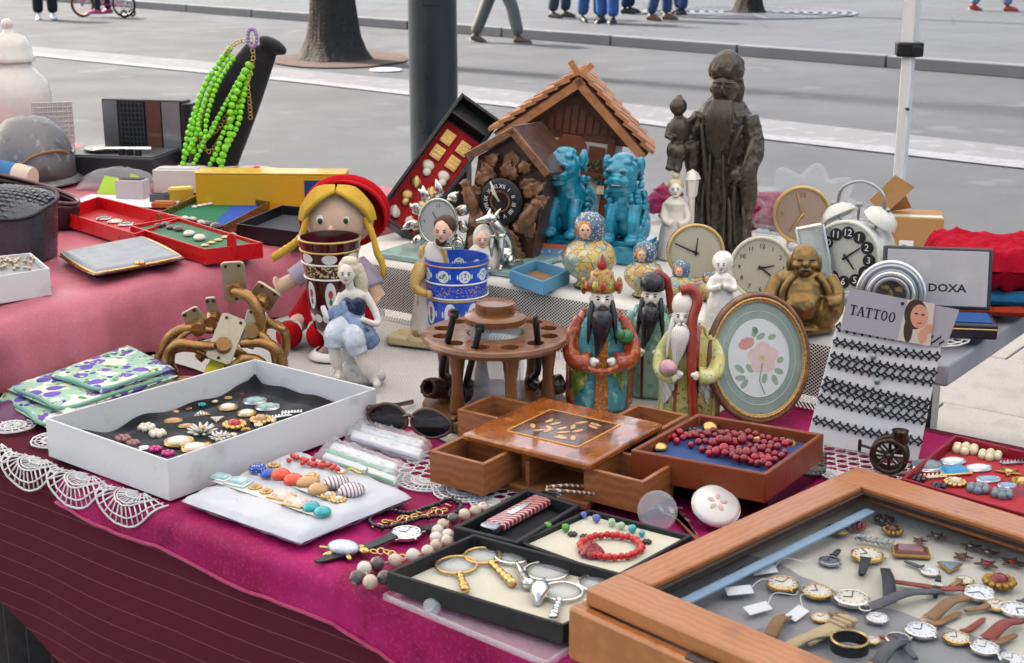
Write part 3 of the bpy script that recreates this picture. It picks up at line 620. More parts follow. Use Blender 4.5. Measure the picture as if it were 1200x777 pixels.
# ---- satin pad with rows of clip earrings ---------------------------------------------------
PADM = mat('pale_satin', 'c0c2c6', .35, 0, .07, 12, .0012, 30, sheen=.05)
pq = [P(x, y, Z1 + .012) for x, y in ((212, 590), (352, 640), (483, 586), (352, 533))]; pc_ = sum(pq, V()) / 4; pq = [p - pc_ for p in pq]
def pad(u, v, up):
    e = min(1, min(u, 1 - u, v, 1 - v) / .12); b = bl(pq, u, v); h = .0105 * math.sqrt(max(0, 1 - (1 - e) ** 2)) + .0012 * math.sin(u * 11 + v * 7) * e
    return b + V((0, 0, (h if up else -h * .9)))
g = G(); g.grid(lambda u, v: pad(u, v, 1), 40, 40); g.grid(lambda u, v: pad(1 - u, v, 0), 40, 40)
pc_.z = Z1 + .015; tag(g.build('jewellery_pad', PADM, loc=pc_, smooth=180, disp=(.008, .035)), 'puffy pale grey satin pad holding rows of clip earrings', 'cushion')
zp = Z1 + .0265
STRIP = mat('earring_card', 'dad6cd', .8)
for (x0, y0, x1, y1) in ((256, 562, 380, 604), (304, 552, 402, 588)):
    a, b = P(x0, y0, zp - .0005), P(x1, y1, zp - .0005); dd = (b - a).normalized(); nn = V((-dd.y, dd.x, 0)) * .009; g = G()
    g.add([a - nn, b - nn, b + nn, a + nn], [(0, 1, 2, 3)]); o = g.build('earring_card', STRIP, solid=.001, smooth=0)
    tag(o, 'white card strip under the front row of earrings' if x0 == 256 else 'white card strip under the rear row of earrings', 'card')
for k, lb, x, y, s_, st, rm, rx, ro in [
    ('square', 'teal shell square earring, leftmost on the pad', 259, 561, 10, TEALSQ, SILVER, 1.1, -.5), ('square', 'teal shell square earring, second on the pad', 280, 567, 12, TEALSQ, SILVER, 1.1, -.5),
    ('rosette', 'small gold rosette earring, left of its pair', 299, 572, 7.5, TAN, GOLD, 1, 0), ('rosette', 'small gold rosette earring, right of its pair', 312, 577, 7.5, TAN, GOLD, 1, 0),
    ('square', 'peach and white square earring, left one', 330, 583, 12, PEACH, GOLD, 1.1, -.5), ('square', 'peach and white square earring, right one', 347, 591, 12, PEACH, GOLD, 1.1, -.5),
    ('dome', 'turquoise button earring, left one', 365, 597, 9.5, TURQ, GOLD, 1, 0), ('dome', 'turquoise button earring at the row end', 378, 603, 9.5, TURQ, GOLD, 1, 0),
    ('dome', 'blue button earring with white polka dots', 302, 552, 9.5, POLKA, GOLD, 1, 0), ('dome', 'plain blue button earring', 314, 558, 8, BLUE, GOLD, 1, 0), ('rosette', 'gold rosette earring behind the blue buttons', 321, 546, 7, TAN, GOLD, 1, 0),
    ('dome', 'orange button earring, left one', 329, 560, 11, CORAL, GOLD, 1, 0), ('dome', 'orange button earring, right one', 344, 566, 11, CORAL, GOLD, 1, 0),
    ('dome', 'tan oval earring, left one', 361, 568, 10, TAN, GOLD, 1.35, .5), ('dome', 'tan oval earring, right one', 373, 577, 11, TAN, GOLD, 1, .3), ('rosette', 'gold knot earring behind the tan ovals', 366, 559, 8, GOLD, GOLD, 1, 0),
    ('rosette', 'gold cup earring with pale stone, left one', 385, 582, 9, IVORY, GOLD, 1, 0), ('rosette', 'gold cup earring with pale stone, right one', 397, 587, 9, IVORY, GOLD, 1, 0),
    ('dome', 'striped shell earring, rear one', 394, 569, 12, STRIPED, GOLD, 1.2, .4), ('dome', 'striped shell earring, front one', 412, 579, 13, STRIPED, GOLD, 1.15, .4)]:
    jewel(k, lb, x, y, zp, s_ * 1.12, st, rm, rx, ro)
# coral branch bracelet with gold chain
t = thing('bracelet', 'coral red bead bracelet with thin gold chain on the pad', 'bracelet', P(380, 548, zp)); rnd = random.Random(5); c0 = t.location.copy()
for i in range(26):
    x = 338 + 58 * (i / 26) + rnd.uniform(-3, 3); y = 541 + 9 * (i / 26) + rnd.uniform(-4, 4); p = P(x, y, zp) - c0
    G().ell(p + V((0, 0, .004)), (.0036 + .0015 * rnd.random(), .0034, .0034), 9, 6, (rnd.random() * 3, 0, rnd.random() * 3)).build('coral_bead', stone('coral', 'c92b16'), t, smooth=180)
g = G().tube([P(394 + i * 2.0, 552 + 2.5 * math.sin(i * .55), zp + .0015) - c0 for i in range(17)], .0016, 5); g.build('chain', GOLD, t, smooth=180)
G().ell(P(427, 551, zp + .004) - c0, .005).build('clasp', SILVER, t)

# ---- plastic bags with packets ----------------------------------------------------------------
FILM = mat('clear_film', 'eef2f4', .08, 0, 0, alpha=.28, spec=1, coat=.6)
def bag(label, pxs, rows, sd):
    q = quadw(pxs, Z1 + .008); c = sum(q, V()) / 4; c.z = Z1 + .008; q = [p - c for p in q]; t = thing('plastic_bag', label, 'plastic bag', c); rnd = random.Random(sd)
    for v0, v1, u0, u1, col, nm in rows:
        g = G(); z0 = .002 + rnd.random() * .002; hh = .007
        vs = [bl(q, u, v) + V((0, 0, z)) for z in (z0, z0 + hh) for u, v in ((u0, v0), (u1, v0), (u1, v1), (u0, v1))]
        g.add(vs, [(3, 2, 1, 0), (4, 5, 6, 7), (0, 1, 5, 4), (1, 2, 6, 5), (2, 3, 7, 6), (3, 0, 4, 7)]); g.build(nm, mat('packet_' + col, col, .5, 0, .06, 60), t, bevel=.002)
    def film(u, v):
        e = max(0, min(u, 1 - u, v, 1 - v)); z = .0135 * min(1, e / .1) ** .5 + .0035 * math.sin(u * 23 + 3 * math.sin(v * 9)) * math.sin(v * 17 + sd) + .004 * rnd.random(); return bl(q, u, v) + V((0, 0, max(.0006, z)))
    g = G(); g.grid(film, 34, 24); o = g.build('film', FILM, t, smooth=180)
bag('crinkled clear plastic bag of white and green packets beside the pad', [(366, 541), (465, 575), (484, 556), (385, 520)], [(.1, .35, .1, .95, 'dfe3e0', 'packet'), (.38, .5, .08, .9, '3f9a54', 'packet'), (.55, .9, .1, .85, 'e6e8ea', 'packet'), (.05, .09, .3, .95, '58b060', 'packet')], 1)
bag('crinkled clear plastic bag with a red edged white packet behind it', [(402, 520), (494, 546), (508, 524), (412, 497)], [(.15, .5, .08, .95, 'e2e2e6', 'packet'), (.55, .9, .15, .9, 'd5d9dc', 'packet'), (.91, .97, .2, .95, 'a02038', 'packet')], 4)
# ---- sunglasses ------------------------------------------------------------------------------
sp_ = P(480, 512, Z1 + .0075); t = thing('sunglasses', 'tortoiseshell sunglasses with dark lenses lying behind the bags', 'sunglasses', sp_, R(-22)); TORT = mat('tortoise', '4a2b1c', .2, 0, .5, 90, coat=.5); LENS = mat('dark_lens', '17141a', .06, 0, 0, coat=.3)
for sx in (-1, 1):
    o = [(sx * .034 + .029 * math.cos(a) * (1 + .08 * math.cos(2 * a)), .024 + .021 * math.sin(a) * (1 - .12 * math.cos(a) * sx)) for a in [i * PI / 12 for i in range(24)]]
    G().plate(o, -.0005, .0012).build('lens', LENS, t, smooth=30)
    G().tube([(x, 0, z) for x, z in o], .0024, 6, True).build('rim', TORT, t, smooth=180)
    G().tube([(sx * .064, .0, .033), (sx * .069, .012, .031), (sx * .066, .1, .008), (sx * .058, .13, .004)], [.003, .003, .0025, .0028], 6, flat=1.4).build('temple', TORT, t, smooth=180)
G().tube([(-.008, 0, .03), (0, -.002, .033), (.008, 0, .03)], .0024, 6).build('bridge', TORT, t)
# ---- wrist watch, black bracelet, turtle charm, shell bead necklace ---------------------------
def watch(label, px, py, z, dpx, ang, strap, face, case=SILVER, up=.0, lenpx=(60, 85), flat=True, sw=.42, group=None, square=False):
    p = P(px, py, z); r = W(dpx, p) / 2; t = thing('wrist_watch', label, 'watch', p, ang, group)
    G().lathe([(0, 0), (r * .85, 0), (r, r * .12), (r, r * .3), (r * .9, r * .38), (r * .86, r * .34)], seg=28, cap=False, sx=.8 if square else 1).build('case', case, t)
    o = G().lathe([(0, r * .3), (r * .86, r * .3)], seg=28, cap=False, sx=.8 if square else 1); o.v = [V((v.x, v.y, r * .31)) for v in o.v]; o.build('dial', face, t)
    g = G()
    for a, L_ in ((2.2, .5), (.6, .72)): g.tube([(0, 0, r * .335), (math.cos(a) * r * L_, math.sin(a) * r * L_, r * .335)], r * .03, 4)
    for i in range(12): a = i * PI / 6; g.box((math.cos(a) * r * .72, math.sin(a) * r * .72, r * .325), (r * .14, r * .045, r * .02), (0, 0, a))
    g.build('hands', BLACK, t)
    G().cyl((0, -r * 1.16, r * .2), (0, -r * .98, r * .2), r * .1).build('crown', case, t)
    for sg_, n_ in ((1, lenpx[0]), (-1, lenpx[1])):
        if not n_: continue
        L_ = W(n_, p); w_ = r * sw * 2; g = G(); N = 10
        vs = []; fs = []
        for i in range(N + 1):
            x = r * .9 + (L_ - r * .9) * i / N; ww = w_ / 2 * (1 - .3 * i / N) * (.55 if i == N else 1); zz = .0016 + r * .22 * max(0, 1 - i / 2.5)
            vs += [(sg_ * x, -ww, zz + up), (sg_ * x, ww, zz + up), (sg_ * x, ww, zz + .0022 + up), (sg_ * x, -ww, zz + .0022 + up)]
        for i in range(N):
            for k in range(4): a, b = i * 4 + k, i * 4 + (k + 1) % 4; fs.append((a, b, b + 4, a + 4) if sg_ < 0 else (b, a, a + 4, b + 4))
        fs += [(0, 1, 2, 3), tuple(N * 4 + k for k in (3, 2, 1, 0))]
        g.add(vs, fs); g.build('strap', strap, t, bevel=.0006)
        for kx in (-1, 1): G().box((sg_ * r * .98, kx * w_ * .52, r * .2), (r * .3, r * .12, r * .16)).build('lug', case, t, bevel=r * .03)
    return t
CREAMF = mat('watch_face_cream', 'd9d2c0', .3, 0, .05, 300, coat=.6); WHITEF = mat('watch_face_white', 'dfe2e4', .3, 0, .03, 300, coat=.6); BLKL = mat('black_leather', '1a1b22', .4, 0, .2, 150, .0006, 700)
watch('wrist watch with white dial and black leather strap by the bead necklace', 476, 629, Z1 + .006, 38, R(38), BLKL, WHITEF, lenpx=(58, 122))
t = thing('bracelet', 'black beaded bracelet looped over gold chain links', 'bracelet', P(487, 608, Z1 + .006)); c0 = t.location.copy(); JET = stone('jet', '0f0f12')
pts = spline([P(x, y, Z1 + .0095) - c0 for x, y in ((434, 607), (450, 599), (480, 601), (505, 594), (528, 586), (541, 594), (528, 604), (500, 607), (478, 612), (452, 619), (437, 615))], 10, True)
for q in along(pts + [pts[0]], .0052)[:150]: G().ell(q + V((0, 0, random.uniform(-.0005, .0015))), .0031, 8, 6).build('black_bead', JET, t, smooth=180)
g = G()
for i in range(16):
    p = P(440 + 92 * i / 16, 616 - 22 * i / 16 + 3 * math.sin(i * 2), Z1 + .0085) - c0; g.ring(p, .0045, .0012, 10, 5, rot=(.6 * (i % 2), 0, i))
g.build('gold_links', GOLD, t, smooth=180)
# turtle charm
tp = P(403, 648, Z1 + .0055); t = thing('turtle_brooch', 'rhinestone turtle charm with gold legs on the magenta cloth', 'brooch', tp, R(-20)); RHINE = mat('rhinestone', 'c9d3d8', .15, .3, .35, 350, .0012, 330, coat=.5)
G().ell((0, 0, .007), (.02, .014, .008)).build('shell', RHINE, t, smooth=180)
g = G().ell((.026, 0, .006), (.007, .005, .005))
for a, b in ((.013, .014), (.013, -.014), (-.012, .014), (-.012, -.014)): g.ell((a, b, .003), (.008, .0035, .003), 10, 6, (0, 0, math.atan2(b, a)))
g.ell((-.024, 0, .003), (.009, .002, .002)); g.build('legs', GOLD, t, smooth=180)
for i in range(7): G().ring((.034 + i * .0075, .008 + .004 * math.sin(i), .0035), .0042, .0012, 12, 5, rot=(.5 * (i % 2), .3, 0)).build('chain_link', GOLD, t, smooth=180)
# shell beads
t = thing('bead_necklace', 'necklace of big mottled cream and brown shell beads', 'necklace', P(480, 655, Z1 + .006)); c0 = t.location.copy()
SB = [stone('shell%d' % i, c, .22, layers=[(('8d6f5c', .8), ('noise', 90 + 20 * i, .56, .08)), (('3a2e2a', .7), ('noise', 70, .66, .05))], vs=60) for i, c in enumerate(('d3c4b0', 'c7b09b', 'dbd0c4'))] + [stone('shell_dark', '574a48', .2, layers=[(('c0ab98', .9), ('noise', 70, .58, .08))])]
cc = [(418, 677), (434, 682), (427, 666), (442, 661), (463, 657), (484, 651), (501, 646), (511, 639), (511, 630), (513, 622), (519, 615), (531, 608), (544, 603), (557, 599), (525, 627), (524, 634), (451, 677), (566, 595), (500, 659)]
for i, (x, y) in enumerate(cc):
    p = P(x, y, Z1 + .0145) - c0; r = .0085 if x < 490 else .0076; q = G().ell((0, 0, 0), r, 16, 11).build('shell_bead', SB[3 if i in (0, 3, 11, 16) else i % 3], t, loc=p, rot=(random.random() * 3, random.random() * 3, 0), smooth=180)
g = G().tube([P(x, y, Z1 + .014) - c0 for x, y in cc[:14]], .0006, 4); g.build('cord', PAPER, t)
# ================================================================ front table, centre and right
# clear lid under the tray of magnifiers, the tray, the magnifiers
ACR = mat('acrylic', 'f2f4f6', .05, 0, 0, alpha=.16, spec=.9)
t, q, c = tray('clear_lid', 'clear plastic lid with knob lying under the magnifier tray', 'lid', [(448, 696), (560, 640), (760, 700), (640, 776)], Z1 + .0115, Z1 + .0045, .003, ACR, None, .002)
G().lathe([(.0, 0), (.008, 0), (.009, .006), (.007, .011), (0, .012)], (0, 0, 0), 18).build('knob', GLASS, t, loc=P(508, 712, Z1 + .0117) - c, rot=(.9, 0, -.5))
TRAYB = mat('black_tray', '17181b', .55, 0, .15, 40, .0003, 300); CREAM = mat('cream_felt', 'cbc6b2', .9, 0, .06, 60, .0005, 500, sheen=.1)
t, q, c = tray('magnifier_tray', 'black edged tray lined in cream holding magnifying glasses', 'tray', [(453, 670), (555, 625), (770, 682), (660, 733)], Z1 + .034, Z1 + .0125, .0045, TRAYB, CREAM, .006)
zm = Z1 + .0192
def magn(label, px, py, rpx, hx, hy, hm, kind):
    p = P(px, py, zm + .004); r = W(rpx, p); h = P(hx, hy, zm) - p; a = math.atan2(h.y, h.x); L_ = math.hypot(h.x, h.y)
    t = thing('magnifying_glass', label, 'magnifying glass', (p.x, p.y, zm), a, None)
    G().ring((0, 0, .003), r, .0018, 32, 8).build('rim', hm, t, smooth=180)
    G().lathe([(0, .0012), (r * .5, .0018), (r * .98, .0028), (r * .5, .0048), (0, .0055)], seg=28, cap=False).build('lens', GLASS, t, smooth=180)
    g = G(); x0 = r; n_ = 18; pts = [(x0 + (L_ - x0) * i / n_, 0, .004) for i in range(n_ + 1)]
    if kind == 'ornate': rs = [.0022 + .0022 * abs(math.sin(i * 1.05)) + .0012 * (i > 12) for i in range(n_ + 1)]
    elif kind == 'cone': rs = [.002 + .0052 * i / n_ for i in range(n_ + 1)]
    else: rs = [.002 + (.0085 * math.sin(PI * (i - 6) / 12) if i > 6 else 0) for i in range(n_ + 1)]
    pts = [(x, 0, max(.0045, rs[i])) for i, (x, _, _) in enumerate(pts)]
    g.tube(pts, rs, 10); g.build('handle', hm, t, smooth=180, disp=(.0015, .004) if kind != 'cone' else None)
magn('magnifying glass with gold ornate handle, leftmost in the tray', 535, 661, 24, 546, 698, GOLD, 'ornate'); magn('magnifying glass with gold handle, second in the tray', 566, 650, 22, 602, 690, GOLD, 'ornate')
magn('magnifying glass with plain silver cone handle', 601, 651, 20, 620, 693, SILVER, 'cone'); magn('magnifying glass with bulbous ornate silver handle', 641, 668, 26, 630, 712, SILVER, 'bulb')
magn('magnifying glass with crystal handle at the tray front', 659, 692, 24, 648, 731, SILVER, 'ornate'); magn('magnifying glass half under the watch case', 700, 682, 22, 690, 716, SILVER, 'cone')
# second cream tray
t, q, c = tray('earring_tray', 'black edged cream tray of drop earrings and a red bracelet', 'tray', [(606, 634), (690, 596), (812, 627), (722, 676)], Z1 + .03, Z1 + .006, .0045, TRAYB, CREAM, .018)
ze = Z1 + .0248
for lb, x, y, s_, st in [('green bead drop earring, left one', 642, 621, 5, GREENB), ('green bead drop earring, right one', 663, 623, 5, GREENB), ('blue bead drop earring, rear one', 684, 607, 4, BLUEB), ('blue bead drop earring, front one', 699, 612, 5, BLUEB),
    ('pale green drop earring, left one', 717, 616, 4.5, stone('palegreen', '9fc59a')), ('pale green drop earring, right one', 728, 620, 4.5, MATS['stone_palegreen']), ('tiny turquoise drop earring', 741, 624, 5, TURQ), ('turquoise bead drop earring by the star', 752, 629, 4, TURQ)]:
    jewel('bead', lb, x, y, ze, s_, st, GOLD, rot=.4)
for lb, x, y in (('dark bead cluster earring, left one', 671, 627), ('dark bead cluster earring, right one', 685, 630), ('dark bead cluster earring by the tray edge', 758, 636)): jewel('cluster', lb, x, y, ze, 6, DKB)
t = thing('bracelet', 'red bead bracelet with a carved red rose', 'bracelet', P(716, 644, ze)); c0 = t.location.copy(); REDB = stone('lacquer_red', 'c0141b')
for i in range(34):
    a = 2 * PI * i / 34; G().ell((.034 * math.cos(a) + .001 * math.sin(5 * i), .030 * math.sin(a), .004 + .001 * (i % 2)), (.0042, .0042, .0042), 10, 7).build('red_bead', REDB, t, smooth=180)
g = G(); rp = P(693, 650, ze) - c0
for k in range(4):
    for i in range(5 + k): a = 2 * PI * i / (5 + k) + k; rr = .003 + .0028 * k; g.ell(rp + V((rr * math.cos(a), rr * math.sin(a), .011 - .002 * k)), (.005, .0022, .0052), 9, 6, (-.25 * k, 0, a + PI / 2))
g.build('rose', stone('rose', '8f0f18'), t, smooth=180)
# red striped penknife in its case
t, q, c = tray('knife_case', 'small open black case holding a red striped penknife', 'case', [(531, 617), (606, 636), (681, 591), (618, 571)], Z1 + .033, Z1 + .006, .006, TRAYB, mat('grey_foam', '202024', .95), .010)
p0, p1 = P(570, 617, Z1 + .03), P(645, 577, Z1 + .03); kk = (p1 - p0); t = thing('penknife', 'red and white striped penknife with steel ends in black case', 'knife', p0 + V((0, 0, -.0125)), math.atan2(kk.y, kk.x)); L_ = kk.length
G().box((L_ * .5, 0, .008), (L_ * .78, .026, .010)).build('handle', mat('red_stripe', '8e1f22', .3, 0, .05, 60, coat=.4, layers=[('d9c7bf', ('stripe', 'xy', .0075, .3, 1))]), t, bevel=.003)
for x, w_ in ((.06, .12), (.94, .12)): G().box((L_ * x, 0, .008), (L_ * w_, .022, .011)).build('bolster', STEEL, t, bevel=.003)
G().box((L_ * .5, 0, .0135), (L_ * .3, .009, .002)).build('shield', SILVER, t, bevel=.0008)
G().tube(spline([(L_ * .98, 0, .009), (L_ * 1.05, .004, .012), (L_ * 1.1, -.008, .006)], 5), .0018, 6).build('ring', STEEL, t)
# braided cord necklace with leather tassels and glass disc
t = thing('cord_necklace', 'brown and white braided cord necklace with leather tassels', 'necklace', P(720, 590, Z1 + .006)); c0 = t.location.copy(); CORD = mat('braid', '7a5b44', .7, 0, .1, 80, layers=[('d9cfbf', ('stripe', 'xyz', .009, .35, 1))])
for off in (0, 7): 
    g = G(); g.tube(spline([P(640, 571 + off * .4, Z1 + .036) - c0, P(668, 569 + off, Z1 + .037) - c0, P(712, 574 + off, Z1 + .024) - c0, P(755, 587 + off * .7, Z1 + .016) - c0, P(790, 598 + off * .4, Z1 + .01) - c0], 10), .0022, 7); g.build('cord', CORD, t, smooth=180)
LEA = mat('leather_strip', '7b4630', .6, 0, .2, 50)
for i in range(6):
    a = P(775 + 3 * i, 596 + 2 * (i % 3), Z1 + .0085) - c0; b = P(800 + 4 * i, 596 + 8 * i, Z1 + .0085) - c0; dd = (b - a).normalized(); nn = V((-dd.y, dd.x, 0)) * (.003 + .0015 * (i % 3))
    g = G(); g.add([a - nn, b - nn * .4, b + nn * .4, a + nn], [(0, 1, 2, 3)]); g.build('tassel', LEA if i % 2 else mat('feather_grey', '8a8078', .8, 0, .3, 90), t, solid=.0016, smooth=0)
p = P(769, 622, Z1 + .006); t = thing('glass_stopper', 'small ribbed clear glass disc standing by the cream tray', 'glass disc', p, R(-15), rot=(-.35, 0, R(-15)))
G().at((0, 0, .024), (PI / 2, 0, 0)).lathe([(0, 0), (.012, -.002), (.02, -.001), (.024, .003), (.024, .006), (.02, .009), (0, .008)], seg=40, wob=lambda a, z: 1 + .02 * math.sin(20 * a)).build('disc', GLASS, t, smooth=60)
G().lathe([(0, 0), (.009, 0), (.008, .004), (.003, .006), (0, .006)], seg=16).build('foot', GLASS, t)
p = P(840, 616, Z1 + .005); t = thing('compact', 'round white enamel compact leaning by the brown box', 'compact', p, rot=(.6, 0, R(10)))
G().lathe([(0, 0), (.027, 0), (.029, .003), (.029, .006), (.025, .0095), (0, .012)], (0, .018, .012), seg=32).build('lid', WHITE, t, smooth=50); G().ring((0, .018, .015), .0292, .0012, 32, 6).build('rim', SILVER, t)
g = G()
for i in range(5): a = i * 1.26; g.ell((.008 * math.cos(a), .018 + .008 * math.sin(a), .0235), (.005, .003, .0012), 8, 5, (0, 0, a))
g.build('flower', mat('pink_enamel', 'd7b3a8', .3), t)
# ---- inlaid chest with four drawers swung out ------------------------------------------------
qt = ccw(quadw([(692, 542), (778, 495), (634, 464), (539, 508)], .872)); c = sum(qt, V()) / 4
e = ((qt[1] - qt[0]) + (qt[2] - qt[3])); an = math.atan2(e.y, e.x); sx_ = e.length / 2; e2_ = ((qt[3] - qt[0]) + (qt[2] - qt[1])); sy_ = e2_.length / 2
t = thing('drawer_chest', 'inlaid burr wood trinket chest with four drawers pulled out', 'chest', (c.x, c.y, Z1 + .006), an); h = .872 - Z1 - .006
BURR = mat('burr_veneer', '94521f', .16, 0, .3, 30, coat=.8, layers=[(('4a220e', .7), ('noise', 26, .56, .08)), (('bb743a', .7), ('noise', 40, .58, .1)), (('2a1309', .6), ('noise', 90, .66, .05))])
WOODD = mat('drawer_wood', '9a6238', .45, 0, .15, 20, coat=.1, layers=[(('7a4626', .55), ('wood', 'Z', 28, 6)), (('5b3018', .5), ('noise', 26, .64, .06))])
INL = mat('inlay_line', 'd8963f', .3, 0, .1, 60, coat=.4)
G().box((0, 0, h - .006), (sx_, sy_, .010)).build('top', BURR, t, bevel=.003)
iw, ih = sx_ * .56, sy_ * .56
for x, y, a, b in ((0, -ih / 2, iw, .0022), (0, ih / 2, iw, .0022), (-iw / 2, 0, .0022, ih - .0023), (iw / 2, 0, .0022, ih - .0023)): G().box((x, y, h - .0006), (a, b, .0016)).build('inlay_line', INL, t)
G().box((0, 0, h - .0008), (iw - .003, ih - .003, .001)).build('inlay_panel', mat('inlay_dark', '4b2412', .25, 0, .3, 40, coat=.55, layers=[(('8a4f25', .6), ('noise', 30, .5, .15))]), t)
rnd = random.Random(8); ivm = mat('inlay_ivory', 'c99a63', .3, 0, .25, 60, coat=.4)
for i in range(16):
    a = rnd.random() * 6.3; x, y = rnd.uniform(-.36, .36) * iw, rnd.uniform(-.34, .34) * ih; o = [(x + (.009 * math.cos(k)) * math.cos(a) - .0032 * math.sin(k) * math.sin(a), y + .009 * math.cos(k) * math.sin(a) + .0032 * math.sin(k) * math.cos(a)) for k in [j * PI / 5 for j in range(10)]]
    G().prism(o, h - .0004, h + .0002 + i * .00002).build('inlay_leaf', ivm, t)
for x, y, a, b in ((0, 0, sx_ * .9, .006), (0, 0, .006, sy_ * .9)): G().box((x, y, h / 2 - .006), (a, b, h - .03)).build('divider', WOODD, t)
G().box((0, 0, .0055), (sx_ * .94, sy_ * .94, .010)).build('base', WOODD, t, bevel=.002)
dh = .042
def drawer(cx, cy, dx, dy):
    g = G(); th = .006; z0 = .012
    vs = []
    for (ox, oy) in ((dx / 2, dy / 2), (dx / 2 - th, dy / 2 - th)):
        for z in (0, dh): vs += [(cx - ox, cy - oy, z0 + z), (cx + ox, cy - oy, z0 + z), (cx + ox, cy + oy, z0 + z), (cx - ox, cy + oy, z0 + z)]
    for k in range(8, 12): vs[k] = (vs[k][0], vs[k][1], z0 + .005)
    fs = [(3, 2, 1, 0), (8, 9, 10, 11)]
    for k in range(4): j = (k + 1) % 4; fs += [(k, j, 4 + j, 4 + k), (4 + k, 4 + j, 12 + j, 12 + k), (8 + k, 12 + k, 12 + j, 8 + j)]
    g.add(vs, fs); g.build('drawer', WOODD, t, bevel=.0008)
# chest-local drawer spots read from the photograph
Rm = Matrix.Rotation(-an, 3, 'Z')
def loc_(px, py, z): q = Rm @ (P(px, py, z) - V((c.x, c.y, 0))); return q
zd = Z1 + .006 + .012 + dh
for (na, nb, nc) in (((505, 527), (558, 542), (612, 527)), ((742, 561), (791, 544), (680, 547)), ((539, 478), (582, 463), (545, 478)), ((801, 489), (747, 474), (801, 489))): pass
def drw(corner, px1, px2):
    a = loc_(*corner, zd); b = loc_(*px1, zd); d2 = loc_(*px2, zd); lo = V((min(a.x, b.x, d2.x), min(a.y, b.y, d2.y))); hi = V((max(a.x, b.x, d2.x), max(a.y, b.y, d2.y)))
    drawer((lo.x + hi.x) / 2, (lo.y + hi.y) / 2, hi.x - lo.x, hi.y - lo.y)
drw((558, 542), (505, 527), (612, 522)); drw((742, 561), (791, 543), (684, 548)); drw((539, 478), (582, 463), (590, 492)); drw((801, 489), (747, 473), (765, 505))
# ---- brown case with red beads on black box ---------------------------------------------------
BRL = mat('brown_leatherette', '7c3a1c', .4, 0, .12, 40, .0004, 300); BLUF = mat('blue_felt', '1d3f78', .85, 0, .1, 90, sheen=.2)
bp_ = [(900, 578), (970, 530), (822, 504), (742, 546)]
tray('black_box', 'shiny black box under the brown bead case', 'box', bp_, Z1 + .034, Z1 + .006, .004, mat('gloss_black', '0d0c0f', .12, 0, 0, coat=.5), mat('black_in', '0d0c0f', .5), .027)
tray('bead_case', 'open brown case with blue lining full of red beads', 'case', [(898, 556), (966, 508), (817, 484), (739, 527)], Z1 + .072, Z1 + .0345, .006, BRL, BLUF, .023)
zc = Z1 + .0578
t = thing('bead_necklace', 'heap of dark ruby red bead strands in the brown case', 'necklace', P(850, 527, zc)); c0 = t.location.copy(); rnd = random.Random(11)
CHER = stone('cherry', 'a81426', .05); nbd = 0
for row in range(7):
    pts = spline([P(782 + row * 13 + rnd.uniform(-4, 4), 517 + row * 4.6, zc) - c0, P(828 + row * 9, 511 + row * 6.2 + rnd.uniform(-2, 2), zc) - c0, P(878 + row * 3, 515 + row * 6, zc) - c0, P(932 - row * 5, 524 + row * 5, zc) - c0], 12)
    for q in along(pts, .0092):
        r = .0050 + (.002 if row in (2, 4) and 0 < q.x + .02 < .05 else 0) + rnd.uniform(-.0004, .0004); G().ell(q + V((0, rnd.uniform(-.002, .002), r + (rnd.random() < .35) * .004)), r, 12, 8).build('red_bead', RUBY if (row + nbd // 5) % 4 else CHER, t, smooth=180); nbd += 1
for k, lb, x, y, s_, st, rm, cat in [('dome', 'gold domed brooch at the left corner of the bead case', 773, 527, 9, GOLD, GOLD, 'brooch'), ('dome', 'gold mask brooch standing at the back of the bead case', 832, 503, 9, GOLD, GOLD, 'brooch'), ('cluster', 'small gold flower earring behind the red beads', 859, 512, 6, GOLD, GOLD, 'earring'),
    ('rosette', 'wide gold fan brooch behind the red beads', 887, 517, 11, GOLD, GOLD, 'brooch'), ('cab', 'gold and amber oval pin at the right end of the case', 925, 521, 9, stone('amber', 'b07a34'), BLACK, 'brooch'), ('cluster', 'dark green crystal brooch in the case corner', 798, 511, 9, stone('darkgreen', '26302c', .1), STEEL, 'brooch'), ('cluster', 'dark crystal brooch beside the gold mask', 812, 508, 8, MATS['stone_darkgreen'], STEEL, 'brooch')]:
    jewel(k, lb, x, y, zc, s_, st, rm, 1.1, .3, cat, tilt=.5 if 'mask' in lb or 'pin' in lb else 0)
# ---- pipe rack with jar ------------------------------------------------------------------------
pc_ = P(581, 474, Z1 + .02); rb = W(86, pc_); zt = .108
t = thing('pipe_rack', 'round wooden pipe rack on turned legs around a glass jar', 'pipe rack', (pc_.x, pc_.y, Z1 + .0085)); 
WPR = mat('rack_wood', '80512f', .3, 0, .15, 14, coat=.35, layers=[(('5c3519', .5), ('wood', 'Y', 9, 8))]); rt = W(80, pc_)
G().lathe([(0, 0), (rb * .97, 0), (rb, .004), (rb, .014), (rb * .96, .018), (0, .018)], seg=48).build('base', WPR, t)
g = G(); nh = 12; rr = []
